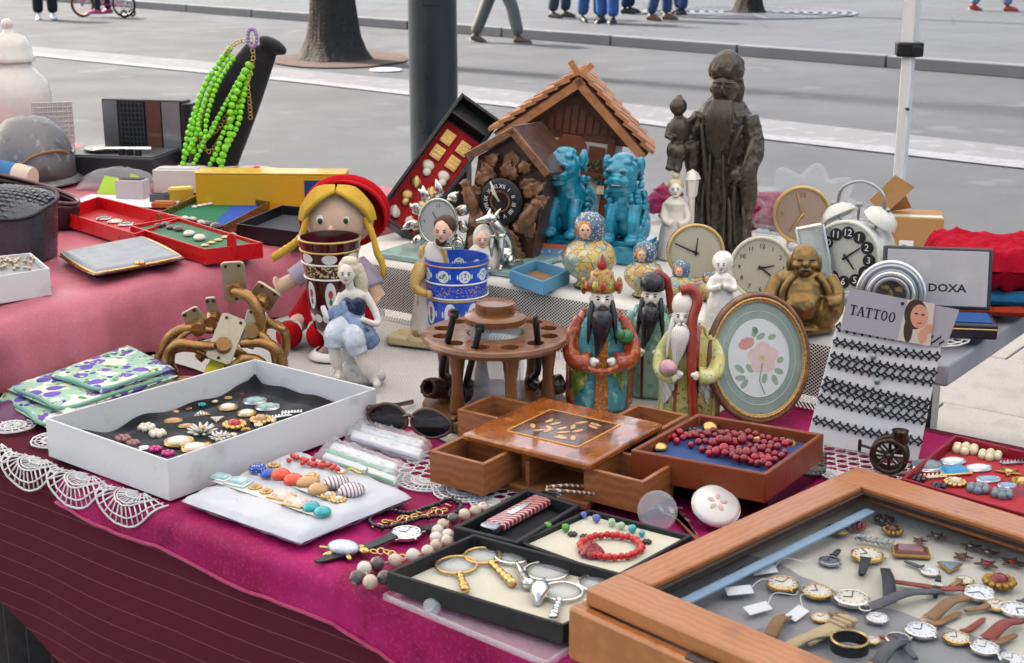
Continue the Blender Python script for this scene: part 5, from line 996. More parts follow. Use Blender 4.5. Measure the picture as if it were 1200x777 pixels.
# ================================================================ three porcelain immortals
def immortal(label, bx, by, hpx, rz, robe, coat, hat, beardm, kind):
    t = fig('porcelain_sage', label, 'figurine', bx, by, Z1 + .0085, rz); s = hpx / 160
    def q(*v): return tuple(x * s for x in v)
    G().lathe([q(*p) for p in ((30, 0), (33, 4), (34, 30), (33, 60), (31, 85), (26, 104), (14, 116), (8, 122))], (0, 0, 0), 28, sy=.62, wob=lambda a, z: 1 + .035 * math.sin(8 * a) * max(0, 1 - z / (90 * s))).build('robe', robe, t, smooth=180)
    g = G()                                              # open coat over back and sides, wide hanging sleeves
    g.grid(lambda u, v: (s * (38 - 12 * max(0, v - .55) / .45 * 1.3) * math.sin((u - .5) * PI * 1.42) * (1 + .05 * math.sin(u * 40)), s * (4 + 22 * math.cos((u - .5) * PI * 1.42) * (1 - .35 * v)), s * (3 + 114 * v)), 30, 14)
    g.build('coat', coat, t, solid=2.2 * s, smooth=180)
    for sg in (-1, 1):
        pts = spline([q(sg * 22, 0, 108), q(sg * 34, -8, 84), q(sg * 31, -22, 66), q(sg * 14, -28, 64)], 5); n = len(pts)
        G().tube(pts, [s * (7 + 5.5 * (i / n) ** 1.5) for i in range(n)], 14, flat=1.3).build('sleeve', coat, t, smooth=180)
        G().grid(lambda u, v: (sg * s * (16 + 20 * u - 6 * v * u), s * (-23 + 14 * u + 3 * math.sin(u * 9)), s * (62 - 48 * v * (.4 + .6 * u))), 9, 9).build('hanging_cuff', kind['cuff'], t, solid=3 * s, smooth=180)
        G().ell(q(sg * 11, -31, 65), q(5.5, 6, 6)).ell(q(sg * 7, -34, 67), q(3, 4, 3)).build('hand', PORC, t, vox=.7)
    hc = q(kind.get('hx', 0), -8, 134); face(t, hc, (15 if not kind.get('bald') else 14) * s, PORC)
    if kind.get('bald'): G().ell((hc[0], hc[1] + 1 * s, hc[2] + 13 * s), q(14, 13, 17), 18, 12).build('brow', PORC, t, smooth=180)
    bx_ = hc[0]; g = G()
    g.tube(spline([(bx_, hc[1] - 11 * s, hc[2] - 11 * s), (bx_ - 1 * s, hc[1] - 17 * s, hc[2] - 26 * s), (bx_ - 3 * s, hc[1] - 19 * s, hc[2] - 44 * s), (bx_ - 7 * s, hc[1] - 20 * s, hc[2] - 64 * s)], 6), [s * x for x in (7, 9.5, 11, 12, 12, 12, 11.5, 11, 10, 9.5, 9, 8, 7, 6, 5, 4, 3, 2, 1)], 12)
    for sg in (-1, 1): g.tube(spline([(bx_ + sg * 11 * s, hc[1] - 4 * s, hc[2] - 2 * s), (bx_ + sg * 13 * s, hc[1] - 10 * s, hc[2] - 18 * s), (bx_ + sg * 15 * s, hc[1] - 14 * s, hc[2] - 36 * s), (bx_ + sg * 16 * s, hc[1] - 15 * s, hc[2] - 50 * s)], 5), [s * x for x in (2.5, 3, 3.4, 3.6, 3.8, 3.8, 3.6, 3.4, 3.2, 3, 2.7, 2.4, 2, 1.6, 1.2, .8)], 8)
    for sg in (-1, 1): g.tube([(bx_ + sg * 1 * s, hc[1] - 14 * s, hc[2] - 6 * s), (bx_ + sg * 6 * s, hc[1] - 14 * s, hc[2] - 9 * s), (bx_ + sg * 8 * s, hc[1] - 15 * s, hc[2] - 17 * s)], [1.6 * s, 1.6 * s, .8 * s], 6)
    g.build('beard', beardm, t, smooth=180)
    hat(t, s, hc); kind['extra'](t, s, q)
    return t
BB = pm('black_beard', '15131a', .3, [(('3a3844', .5), ('stripe', 'x', 2.4, .3))]); WB = pm('white_beard', 'dcd8d0', .3, [(('a9a6a2', .5), ('stripe', 'x', 2.4, .25))])
TQ = pm('turquoise_robe', '4b9aa0', .1, [(('2f6f80', .7), ('noise', .13, .55, .06)), (('8cc6bd', .8), ('noise', .1, .58, .05)), ('b4622b', ('band', 'x', -7, 7)), (('d0a23c', .9), ('and', ('band', 'x', -7, 7), ('noise', .3, .54, .03))), (('2c5c50', .8), ('and', ('band', 'x', -7, 7), ('noise', .25, .62, .03)))])
RC = pm('red_coat', 'a5401f', .1, [(('c87a2c', .8), ('noise', .14, .56, .05)), (('74808c', .9), ('noise', .09, .62, .03)), (('5a2414', .6), ('noise', .3, .6, .03))]); GC = pm('green_cuff', '6f8e3c', .3, [(('cfc05a', .9), ('noise', .09, .52, .08)), (('3d6a3a', .8), ('noise', .3, .62, .03))])
PG = pm('pale_green_robe', '9dc0a8', .1, [(('5f9590', .7), ('noise', .1, .55, .06)), ('7a2a1c', ('and', ('stripe', 'x', 22, .16), ('band', 'z', 0, 90))), (('cfd3a0', .8), ('noise', .16, .62, .04))]); PC = pm('aqua_coat', '82b5b2', .1, [(('c9cf86', .9), ('noise', .08, .58, .05)), (('4c7f85', .7), ('noise', .2, .6, .04))])
YR = pm('yellow_robe', 'bcae62', .1, [(('7e9a5c', .8), ('noise', .1, .56, .05)), ('8f3420', ('band', 'x', 3, 12, 3, .1)), ('8f3420', ('and', ('band', 'x', -16, -12, 5, .08), ('band', 'z', 0, 66))), (('3a3626', .8), ('and', ('noise', .22, .6, .02), ('band', 'z', 4, 45)))]); YC = pm('yellow_coat', 'c4bc6e', .1, [(('d8d6a0', .8), ('noise', .08, .5, .08)), (('6d8f5a', .7), ('noise', .16, .61, .04)), (('a5502e', .6), ('noise', .1, .66, .03))]); YCF = pm('pale_cuff', 'd8d4c8', .3, [(('8aa08a', .6), ('stripe', 'xz', 7, .25, .6))])
OFFI = pm('hat_gold', 'b08a3a', .3, [(('8c2a1c', .9), ('noise', .2, .52, .04)), (('2f5c46', .8), ('noise', .3, .6, .03))])
def hat1(t, s, c):
    G().lathe([(15 * s, 8 * s), (18 * s, 11 * s), (18 * s, 17 * s), (14 * s, 22 * s), (13 * s, 30 * s), (7 * s, 34 * s), (0, 36 * s)], c, 20, sy=.9).build('hat', OFFI, t, smooth=50)
    for x in (-16, -8, 0, 8, 16): G().ell((c[0] + x * s, c[1] - 14 * s + abs(x) * .3 * s, c[2] + 16 * s), (4.5 * s, 3 * s, 6 * s)).build('hat_jewel', GC if x % 16 else RC, t, smooth=180)
    G().lathe([(5 * s, 34 * s), (6 * s, 38 * s), (3.5 * s, 44 * s), (0, 52 * s)], c, 12).build('finial', pm('flame_red', 'a02a1a', .25), t, smooth=180)
    for sg in (-1, 1): G().ell((c[0] + sg * 20 * s, c[1] + 2, c[2] + 14 * s), (4 * s, 4 * s, 10 * s)).build('hat_wing', OFFI, t, smooth=180)
def ex1(t, s, q):
    G().tube(spline([q(-30, -30, 70), q(-14, -37, 58), q(4, -38, 56), q(20, -34, 62)], 6), 4.2 * s, 10).build('sceptre', RC, t, smooth=180); G().ell(q(27, -20, 92), q(10, 7, 8)).ell(q(20, -24, 96), q(6, 5, 6)).build('ruyi_head', pm('jade', '3d7a4c', .2), t, smooth=180)
    G().plate([q(-8, 2)[:2], q(8, 2)[:2], q(7, 62)[:2], q(-7, 62)[:2]], -24 * s, -20 * s).build('apron', pm('apron_orange', 'ab5a2a', .3, [(('d0a23c', .9), ('noise', .3, .54, .03)), (('2c5c50', .8), ('noise', .25, .62, .03))]), t, bevel=1)
def hat2(t, s, c):
    G().lathe([(15.5 * s, 8 * s), (16.5 * s, 14 * s), (15 * s, 22 * s), (11 * s, 28 * s), (0, 31 * s)], c, 20).build('hat', pm('dark_cap', '23212a', .25), t, smooth=180); G().tube(spline([(c[0] + 4 * s, c[1], c[2] + 30 * s), (c[0] + 17 * s, c[1] + 6 * s, c[2] + 18 * s), (c[0] + 22 * s, c[1] + 8 * s, c[2] - 8 * s), (c[0] + 22 * s, c[1] + 8 * s, c[2] - 26 * s)], 5), [6 * s] * 6 + [5 * s] * 10, 10).build('ribbon', pm('brick_red', '8c3023', .3), t, smooth=180)
def ex2(t, s, q):
    o = G().ell(q(-42, -16, 60), q(13, 9, 24)).build('child_body', pm('child_pink', 'b06a7c', .3, [(('d0b2a8', .7), ('noise', .15, .55, .05))]), t, smooth=180); face(t, q(-40, -20, 92), 11 * s, PORC); G().ell(q(-38, -14, 101), q(8, 7, 5)).build('child_hair', BB, t, smooth=180)
    G().ell(q(-36, -26, 50), q(11, 6, 12)).build('fruit', YC, t, smooth=180)
def hat3(t, s, c): G().tube(spline([(c[0] - 3 * s, c[1] - 4 * s, c[2] + 33 * s), (c[0] + 10 * s, c[1], c[2] + 34 * s), (c[0] + 18 * s, c[1] - 2 * s, c[2] + 22 * s), (c[0] + 13 * s, c[1] - 8 * s, c[2] - 2 * s), (c[0] + 14 * s, c[1] - 16 * s, c[2] - 40 * s), (c[0] + 16 * s, c[1] - 22 * s, c[2] - 80 * s), (c[0] + 20 * s, c[1] - 18 * s, 4 * s)], 6), [s * (7 - .03 * i) for i in range(37)], 10).build('staff', pm('red_staff', '96301f', .22), t, smooth=180); G().ell((c[0] + 8 * s, c[1] + 8 * s, c[2] - 2 * s), (11 * s, 9 * s, 18 * s)).build('hair', WB, t, smooth=180)
def ex3(t, s, q):
    G().ell(q(-23, -36, 74), q(12, 11, 11), 16, 11).build('peach', pm('peach_pink', 'cfa3a8', .25, [(('b84a86', .8), ('noise', .06, .5, .15)), (('7d9a4a', .7), ('band', 'z', 0, 66))]), t, smooth=180); G().ell(q(-18, -34, 62), q(7, 6, 7)).build('leaf_cup', PORC, t, smooth=180)
immortal('porcelain sage in turquoise robe with flame topped crown, black beard', 702, 478, 158, R(2), TQ, RC, hat1, BB, {'cuff': GC, 'extra': ex1})
immortal('porcelain sage with dark cap and black beard holding a child', 762, 462, 142, R(-12), PG, PC, hat2, BB, {'cuff': PC, 'extra': ex2})
immortal('bald porcelain sage with white beard, red staff and peach', 806, 489, 146, R(-12), YR, YC, hat3, WB, {'cuff': YCF, 'extra': ex3, 'bald': 1, 'hx': -10})
# ---- oval framed flower print -------------------------------------------------------------------------
t = fig('oval_frame', 'oval gilt brown frame with a pink dog rose print', 'picture frame', 892, 497, Z1 + .0085, rot=(R(-14), 0, R(10)))
FRW = pm('frame_brown', '6f4526', .3, [(('a8773e', .7), ('noise', .05, .5, .2))]); cz, rx_, rz_ = 76, 61, 75
def ov(k, n=64): return [(rx_ * k * math.cos(2 * PI * i / n), cz + rz_ * k * math.sin(2 * PI * i / n)) for i in range(n)]
for k, r_, m, y in ((.965, 3.6, FRW, 0), (.91, 2.4, pm('frame_gilt', 'b08a56', .28, metal=.6), -1.5), (.985, 2.6, DARK, 3), (.875, 1.2, GOLD, -1)): G().tube([(x, y, z) for x, z in ov(k)], r_, 8, True).build('frame_moulding', m, t, smooth=180)
G().plate(ov(.97), 2, 6).build('backing', DARK, t); G().plate(ov(.88), .6, 2.2).build('mount', pm('green_mount', '8b9a90', .6, [(('a9b3a8', .6), ('noise', .04, .5, .2)), (('7b8a82', .5), ('noise', .3, .6, .05))], coat=0), t)
G().tube([(x, .4, z) for x, z in ov(.72)], .45, 5, True).build('mount_line', mat('pale_line', 'c3c8bd', .6), t); G().plate(ov(.59), .2, 1.2).build('print', pm('print_paper', 'd3d6d3', .6, coat=0, var=.03), t); G().tube([(x, .3, z) for x, z in ov(.595)], .5, 5, True).build('mount_bevel', mat('bevel_line', 'e0e0da', .6), t)
def petal(parent, x, z, L_, w_, a, m, y, nm): G().plate([(x + L_ * (.5 - .5 * math.cos(k)) * math.cos(a) - w_ * math.sin(k) * math.sin(a), z + L_ * (.5 - .5 * math.cos(k)) * math.sin(a) + w_ * math.sin(k) * math.cos(a)) for k in [i * PI / 6 for i in range(12)]][::-1], y, y + .12).build(nm, m, parent)
PP = mat('print_pink', 'd6bab6', .6, 0, .12, .1); PP2 = mat('print_pink2', 'c58f86', .6, 0, .15, .1); LG = mat('print_green', '8ea38c', .6, 0, .2, .2)
for i in range(5): petal(t, 5, 76, 19, 9, i * 1.256 + .3, PP, .08 - .012 * i, 'petal')
G().plate([(4 + 3 * math.cos(k), 76 + 3 * math.sin(k)) for k in [i * PI / 5 for i in range(10)]], -.12, 0).build('flower_centre', mat('print_yellow', 'c8b070', .6), t)
for i in range(4): petal(t, -12, 88, 13, 4.5, 1.2 + i * .5, PP2, .1 - .015 * i, 'petal')
for i, (x, z, a, L_) in enumerate(((-6, 100, 1.2, 12), (-2, 98, .5, 12), (0, 104, 2.2, 10), (12, 98, .3, 10), (-18, 60, 2.4, 14), (-16, 54, 3.1, 13), (-14, 52, 4, 13), (-8, 60, 2.2, 12), (18, 62, -.4, 12), (16, 56, -1.2, 13), (8, 58, -1.9, 12), (22, 70, .6, 9))): petal(t, x, z, L_, 3.4, a, LG, .15, 'leaf')
G().tube([(4, .1, 70), (0, .1, 50), (6, .1, 34)], .8, 5).build('stem', LG, t)
G().tube([(0, 6, 120), (0, 34, 2)], 2, 6).build('easel_leg', DARK, t)
# ---- card of wire bracelets with header -----------------------------------------------------------------
t = fig('bracelet_display', 'white display card wrapped with eight black wire bracelets', 'display card', 1008, 535, Z1 + .0075, rot=(R(-12), 0, R(-14)))
def pq_(x, z): return (x - 1008, (535 - z) * 1.02)
G().plate([pq_(*v) for v in ((946, 524), (1072, 536), (1090, 396), (972, 388))], 0, 4).build('card', CARD, t, bevel=.8)
WIRE = mat('black_wire', '1c1b1e', .4, .3, .1, .3)
for r_, (y0, y1, xo) in enumerate(((390, 398, 975), (407, 416, 973), (423, 434, 971), (432, 445, 969), (451, 468, 965), (459, 477, 963), (472, 488, 960), (497, 512, 956))):
    g = G(); n = 260; w_ = 1086 - r_ * 2.2 - xo + 3
    for ph in (0, 1):
        pts = []
        for i in range(n + 1):
            u = i / n; x, z = pq_(xo - 4 + (w_ + 6) * u, y0 + (y1 - y0) * u + 2 * math.sin(u * 3)); k = u * 44 + ph * PI; pts.append((x + 2.3 * math.sin(2 * k), -2.2 - .9 * math.cos(k), z + 4.8 * math.sin(k) + .5 * math.sin(5 * k + r_)))
        g.tube(pts, .95, 5)
    b = g.build('bracelet', WIRE, t, smooth=180); b['label'] = 'black knotted wire bracelet'
    if r_ in (1, 3, 5, 7): x, z = pq_(1012 + r_ * 3, (y0 + y1) / 2 + 4); G().ell((x, -4, z - 6), (3.2, 1.4, 4.2), 10, 7).build('charm', STEEL, b, smooth=180)
GRC = mat('grey_card_print', 'a09da2', .5, 0, .03, .1)
o = fig('header_card', 'grey header card reading TATTOO with a portrait photo', 'sign', 1008, 535, Z1 + .0075, rot=(R(-12), 0, R(-14)))
G().plate([pq_(*v) for v in ((976, 393), (1040, 401), (1048, 355), (984, 346))], -6, -5).build('card', GRC, o); G().plate([pq_(*v) for v in ((1076, 405), (1094, 404), (1105, 363), (1078, 360))], -3, -2).build('side_flap', GRC, o)
G().plate([pq_(*v) for v in ((1040, 401), (1076, 405), (1078, 358), (1048, 355))], -6.2, -5.2).build('photo_panel', mat('photo_bg', 'c8b9a8', .5), o)
fx, fz = pq_(1061, 377); HB = mat('photo_hair', '3a2419', .5); FS = mat('photo_skin', 'c98f74', .5)
def oval(cx, cz_, a, b, y, m, nm, n=20, rot=0): G().plate([(cx + a * math.cos(k) * math.cos(rot) - b * math.sin(k) * math.sin(rot), cz_ + a * math.cos(k) * math.sin(rot) + b * math.sin(k) * math.cos(rot)) for k in [2 * PI * i / n for i in range(n)]], y - .12, y).build(nm, m, o)
oval(fx - 3, fz + 6, 12.5, 17, -6.25, HB, 'printed_hair'); oval(fx - 10, fz - 12, 5, 14, -6.26, HB, 'printed_hair'); oval(fx + 1, fz + 4, 9.5, 13.5, -6.4, FS, 'printed_face'); oval(fx + 11, fz - 10, 7, 4.5, -6.55, FS, 'printed_hand', rot=.9); oval(fx + 6, fz - 18, 5, 8, -6.5, FS, 'printed_wrist')
oval(fx - 2.5, fz + 7, 2, 1, -6.55, HB, 'printed_eye'); oval(fx + 5, fz + 6, 2, 1, -6.55, HB, 'printed_eye'); oval(fx + 1.5, fz - 3.5, 3, 1, -6.55, mat('photo_lips', 'a04a44', .5), 'printed_mouth')
x0, z0 = pq_(1011, 373); PB = mat('print_black', '1a181c', .6)
for i, ch in enumerate('TATTOO'):                     # narrow serif capitals
    g = G().at((x0 - 21.5 + 8.6 * i, -6.25, z0 - (i - 2.5) * 8.6 * math.tan(R(7.5))), (0, R(7.5), 0)); B = lambda x, z, w_, h_, r=0: g.box((x, 0, z), (w_, .3, h_), (0, r, 0))
    if ch == 'T': B(0, 0, 2, 11); B(0, 5.2, 7.4, 1.1); B(-3.3, 4.3, .8, 2.6); B(3.3, 4.3, .8, 2.6); B(0, -5.4, 4, .8)
    elif ch == 'A': B(-1.7, 0, 1, 11.4, .28); B(1.6, 0, 2, 11.4, -.28); B(0, -1.6, 4, .8); B(-3.2, -5.4, 3, .8); B(3.2, -5.4, 3.4, .8)
    else: g.add([((3.6 * k) * math.cos(a) * (1 if k == 1 else .92), y, 5.9 * (1 if k == 1 else 1.42) * k * math.sin(a)) for y in (-.15, .15) for k in (1, .55) for a in [2 * PI * j / 20 for j in range(20)]], [(j, (j + 1) % 20, 20 + (j + 1) % 20, 20 + j) for j in range(20)])
    g.build('letter', PB, o, smooth=0)
x0, z0 = pq_(1043, 360); G().cyl((x0, -7, z0), (x0, -5.5, z0), 2, seg=14).build('peg_hole', BLACK, o)
# ---- bronze spinning wheel ornament -----------------------------------------------------------------------
t = fig('wheel_ornament', 'dark bronze spoked wheel ornament with a small pot on top', 'ornament', 1040, 556, Z1 + .0075, R(-20)); BRO = pm('old_bronze', '3a2d22', .4, [(('7c6540', .6), ('noise', .2, .6, .06))], metal=.7)
for k in (0, 1):
    o = G().ring((0, k * 14, 22), 19, 3.2, 30, 8, rot=(PI / 2, 0, 0)).build('wheel', BRO, t, smooth=180); g = G()
    for i in range(8): a = i * PI / 4; g.cyl((0, k * 14, 22), (18 * math.cos(a), k * 14, 22 + 18 * math.sin(a)), 1.3, seg=6)
    g.ell((0, k * 14, 22), (5, 4, 5)); g.build('spokes', BRO, o, smooth=60)
G().cyl((0, -5, 22), (0, 20, 22), 2).build('axle', BRO, t); G().lathe([(0, 0), (6, 0), (10, 6), (11, 12), (8.5, 18), (10, 20), (8, 20), (7, 16), (0, 10)], (10, 8, 32), 18).build('pot', BRO, t, smooth=60); G().tube([(-2, 6, 22), (-24, 6, 28), (-34, 6, 30)], 1.6, 6).tube([(-34, 6, 22), (-34, 6, 36)], 2, 6).box((10, 8, 30), (8, 8, 10)).build('crank', BRO, t)
# ---- red tray of brooches ------------------------------------------------------------------------------------
RDT = mat('red_card', '8a0d22', .5, 0, .1, 40); RDF = mat('red_felt_tray', 'a50d1e', .9, 0, .1, 80, sheen=.2)
tray('red_tray', 'open dark red tray of brooches behind the watch case', 'tray', [(1056, 560), (1119, 509), (1300, 552), (1236, 612)], Z1 + .036, Z1 + .006, .004, RDT, RDF, .016)
zr = Z1 + .0228
for k, lb, x, y, s_, st, rm, rx in [('cluster', 'cream shell cluster earring, rear left in the red tray', 1131, 529, 13, CREAMS, GOLD, 1.2), ('cluster', 'cream shell cluster earring, right of the rear pair', 1160, 536, 12, CREAMS, GOLD, 1.2), ('leaf', 'dark marcasite bar brooch at the tray back', 1187, 543, 12, STEEL, STEEL, 1), ('cab', 'large grey cameo at the left of the red tray', 1087, 549, 15, GREYS, SILVER, 1.2), ('cab', 'white oval brooch near the tray back', 1116, 542, 9, WHITE, SILVER, 1.6), ('square', 'bright turquoise square brooch with gold edge', 1118, 554, 13, stone('bright_turq', '1d93c4'), GOLD, 1.2), ('cab', 'white oval brooch in the middle of the red tray', 1146, 550, 9, WHITE, SILVER, 1.7), ('star', 'ornate gold crown brooch', 1182, 554, 14, GOLD, BRASS, 1), ('leaf', 'gold link brooch at the left front', 1090, 560, 14, CREAMS, GOLD, 1), ('cab', 'blue oval cameo brooch', 1158, 563, 8, stone('cameo_blue', '7f9fb8'), SILVER, 1.7), ('cab', 'small blue oval brooch at right', 1180, 570, 7, MATS['stone_cameo_blue'], SILVER, 1.5), ('cluster', 'grey bead cluster earring, left one', 1146, 575, 12, GREYS, SILVER, 1.1), ('cluster', 'grey bead cluster earring, right one', 1174, 581, 12, GREYS, SILVER, 1), ('rosette', 'cream and gold rosette in front of the turquoise square', 1119, 567, 12, CREAMS, GOLD, 1), ('cluster', 'dark bead cluster earring near the front wall', 1076, 563, 8, DKB, STEEL, 1.2), ('cluster', 'second dark bead cluster beside the gold rosette', 1100, 571, 8, DKB, STEEL, 1.2), ('rosette', 'gold rosette at the right edge of the photo', 1197, 566, 11, GOLD, BRASS, 1)]:
    jewel(k, lb, x, y, zr, s_ * 1.15, st, rm, rx, .2, 'brooch' if 'earring' not in lb else 'earring')
g = G(); g.grid(lambda u, v: P(1172 + 60 * u, 592 - 22 * v, Z1 + .016) + V((0, 0, .012 * math.sin(PI * u) ** .5 * (.4 + .6 * v))), 12, 8)
tag(g.build('velvet_pouch', mat('burgundy_velvet', '7d1b30', .8, 0, .15, 30, sheen=.3), smooth=180), 'burgundy velvet flap lying at the right of the red tray', 'pouch')
# ---- wooden watch case with glass lid -----------------------------------------------------------------------
zl = .882; Fo = P(1004, 546, zl); Lo = P(686, 689, zl); dd = (Lo - Fo); LL = dd.length; dd.normalize(); nn = V((-dd.y, dd.x, 0)); nn = nn if nn.x > 0 else -nn
t = thing('watch_case', 'wooden display case of old watches under a hinged glass lid', 'display case', (Lo.x, Lo.y, Z1 + .0055), math.atan2(nn.y, nn.x)); H_ = zl - Z1 - .0055; WW = .56
# local x along nn (front rail), local y away from the viewer (from Lo to Fo)
WC = mat('case_wood', 'ab6c3c', .38, 0, .14, 8, .0002, 150, coat=.25, layers=[(('8d5228', .45), ('wood', 'Y', 34, 5)), (('74411f', .4), ('noise', 14, .6, .1)), (('5a3016', .5), ('noise', 60, .68, .05))]); WC2 = mat('case_wood_cross', 'ab6c3c', .38, 0, .14, 8, .0002, 150, coat=.25, layers=[(('8d5228', .45), ('wood', 'X', 34, 5)), (('74411f', .4), ('noise', 14, .6, .1)), (('5a3016', .5), ('noise', 60, .68, .05))])
rw, rf = .040, .050
for nm, cx, cy, sx_, sy_, m in (('lid_rail', WW / 2, rf / 2, WW, rf, WC), ('lid_rail', WW / 2, LL - rf / 2, WW, rf, WC), ('lid_rail', rw / 2, LL / 2, rw, LL - 2 * rf - .0006, WC2), ('lid_rail', WW - rw / 2, LL / 2, rw, LL - 2 * rf - .0006, WC2)): G().box((cx, cy, H_ - .009), (sx_, sy_, .018)).build(nm, m, t, bevel=.0025)
G().box((WW / 2, LL / 2, H_ - .013), (WW - 2 * rw + .01, LL - 2 * rf + .01, .003)).build('glass_pane', mat('case_glass', '20242a', .03, 0, 0, alpha=.06, spec=.2, ior=1.25), t)
for x, y, a, b in ((rw + .003, LL / 2, .006, LL - 2 * rf), (WW - rw - .003, LL / 2, .006, LL - 2 * rf), (WW / 2, rf + .003, WW - 2 * rw - .013, .006), (WW / 2, LL - rf - .003, WW - 2 * rw - .013, .006)): G().box((x, y, H_ - .0085), (a, b, .005)).build('glazing_bead', DARK, t)
bo = .012; bh = H_ - .0195
for cx, cy, sx_, sy_ in ((WW / 2, -bo + .008, WW + 2 * bo, .016), (WW / 2, LL + bo - .008, WW + 2 * bo, .016), (-bo + .008, LL / 2, .016, LL + 2 * bo - .0325), (WW + bo - .008, LL / 2, .016, LL + 2 * bo - .0325)): G().box((cx, cy, bh / 2), (sx_, sy_, bh)).build('case_side', WC, t, bevel=.004)
G().box((WW / 2, LL / 2, .018), (WW - .002, LL - .002, .033)).build('case_floor', WC, t)
CG = mat('grey_cloth', '8f9092', .85, 0, .08, 20, .001, 200, layers=[(('c9c6b9', .95), ('band', 'y', .24, 2, .04, 9))]); G().grid(lambda u, v: (.006 + (WW - .012) * u, .006 + (LL - .012) * v, .0385 + .0022 * math.sin(u * 17) * math.sin(v * 13 + 1)), 40, 30).build('lining', CG, t, smooth=180)
G().box((rw + .0165, LL / 2, bh - .0035), (.012, LL - 2 * rf - .014, .002)).build('blue_strip', mat('pale_blue', '93aec6', .6, 0, .15, 20), t)  # pale blue band just inside the left rail
for x in (.16,):
    o = G().cyl((x - .028, -.004, H_ - .022), (x + .028, -.004, H_ - .022), .0065, seg=16).build('hinge', mat('hinge_steel', '4a3d36', .45, .8, .2, 60), t, bevel=.001); G().cyl((x - .001, -.004, H_ - .022), (x + .001, -.004, H_ - .022), .0068, seg=16).build('hinge_joint', DARK, o)
zw = Z1 + .0055 + .0415
BRS = mat('brown_strap', '8c6a45', .6, 0, .2, 60); RDS = mat('red_strap', '8a3f33', .6, 0, .2, 60); GRS = mat('grey_strap', '55565a', .6, 0, .2, 60); BGS = mat('beige_strap', 'b7a37c', .6, 0, .15, 60)
for lb, x, y, dpx, a, st, fc, cs, ln in [('gold watch head with black strap under the glass corner', 1016, 654, 38, 70, BLKL, CREAMF, GOLD, (0, 55)), ('loose gold watch dial at the left of the case', 917, 688, 38, 20, GRS, CREAMF, GOLD, (0, 0)), ('watch with gold lugs beside the loose dial', 958, 697, 36, 60, GRS, CREAMF, GOLD, (0, 0)), ('large silver watch with cream dial and no strap', 998, 706, 42, 40, GRS, CREAMF, SILVER, (0, 0)), ('slim rectangular silver watch head', 1028, 727, 26, 10, GRS, WHITEF, SILVER, (0, 0)), ('silver watch on brown strap pointing up right', 1079, 743, 38, 38, BRS, WHITEF, SILVER, (78, 0)), ('gold watch on red brown strap', 1121, 751, 32, 46, RDS, CREAMF, GOLD, (70, 0)), ('silver watch on long red strap', 1147, 699, 38, 160, RDS, WHITEF, SILVER, (105, 0)), ('small round silver watch near the case front', 1154, 763, 34, 35, BRS, WHITEF, SILVER, (60, 0)), ('silver watch at the right edge of the case', 1190, 718, 36, 230, GRS, WHITEF, SILVER, (0, 70)), ('silver watch at the lower right corner', 1186, 776, 32, 40, GRS, WHITEF, SILVER, (0, 60))]:
    watch(lb, x, y, zw, dpx, R(a), st, fc, cs, lenpx=ln, sw=.3)
for lb, x, y, dpx, a, st, fc, cs, ln in [('small gold ladies watch beside the folded card tag', 962, 726, 24, 15, BRS, CREAMF, GOLD, (34, 0)), ('dark dial watch between two silver watches', 1052, 752, 30, 100, GRS, DKB, SILVER, (0, 48)), ('tiny silver watch near the long red strap', 1098, 690, 22, 70, BLKL, WHITEF, SILVER, (30, 30)), ('gold watch under the sunburst badge', 1168, 712, 28, 20, BRS, CREAMF, GOLD, (0, 44)), ('small watch with grey strap by the flag badge', 1090, 672, 22, 130, GRS, WHITEF, SILVER, (36, 0)), ('small gold watch near the shield badge', 1130, 682, 22, 40, BRS, CREAMF, GOLD, (0, 30)), ('black dial watch left of the case corner', 972, 660, 26, 60, BLKL, DKB, STEEL, (36, 0)), ('tiny gold watch next to the bangle', 1022, 752, 20, 10, RDS, CREAMF, GOLD, (30, 0))]:
    watch(lb, x, y, zw, dpx, R(a), st, fc, cs, lenpx=ln, sw=.34)
for i, (lb, x, y, a, L_, m) in enumerate((('brown leather strap lying between the silver watches', 1112, 716, 42, .07, BRS), ('beige strap lying across the front of the case', 948, 757, 30, .08, BGS), ('grey strap near the front rail', 1044, 768, 50, .06, GRS), ('red strap at the right of the case', 1176, 742, 40, .06, RDS), ('dark strap beside the gold watch head', 1040, 688, 80, .07, BLKL), ('long grey strap in the middle of the case', 1060, 706, 25, .09, GRS), ('tan strap curled by the price tags', 912, 738, 60, .05, BRS))):
    tt = thing('watch_strap', lb, 'strap', P(x, y, zw), R(a)); G().grid(lambda u, v: (-L_ / 2 + L_ * u, (v - .5) * .014 * (1 - .25 * u), .003 + .006 * math.sin(PI * u) ** 2), 12, 3).build('band', m, tt, solid=.002, smooth=180); G().ring((-L_ / 2 - .004, 0, .004), .006, .001, 12, 5).build('buckle', SILVER if i % 2 else GOLD, tt, smooth=180)
BZ = mat('badge_bronze', '6a4b3c', .4, .6, .25, 150)
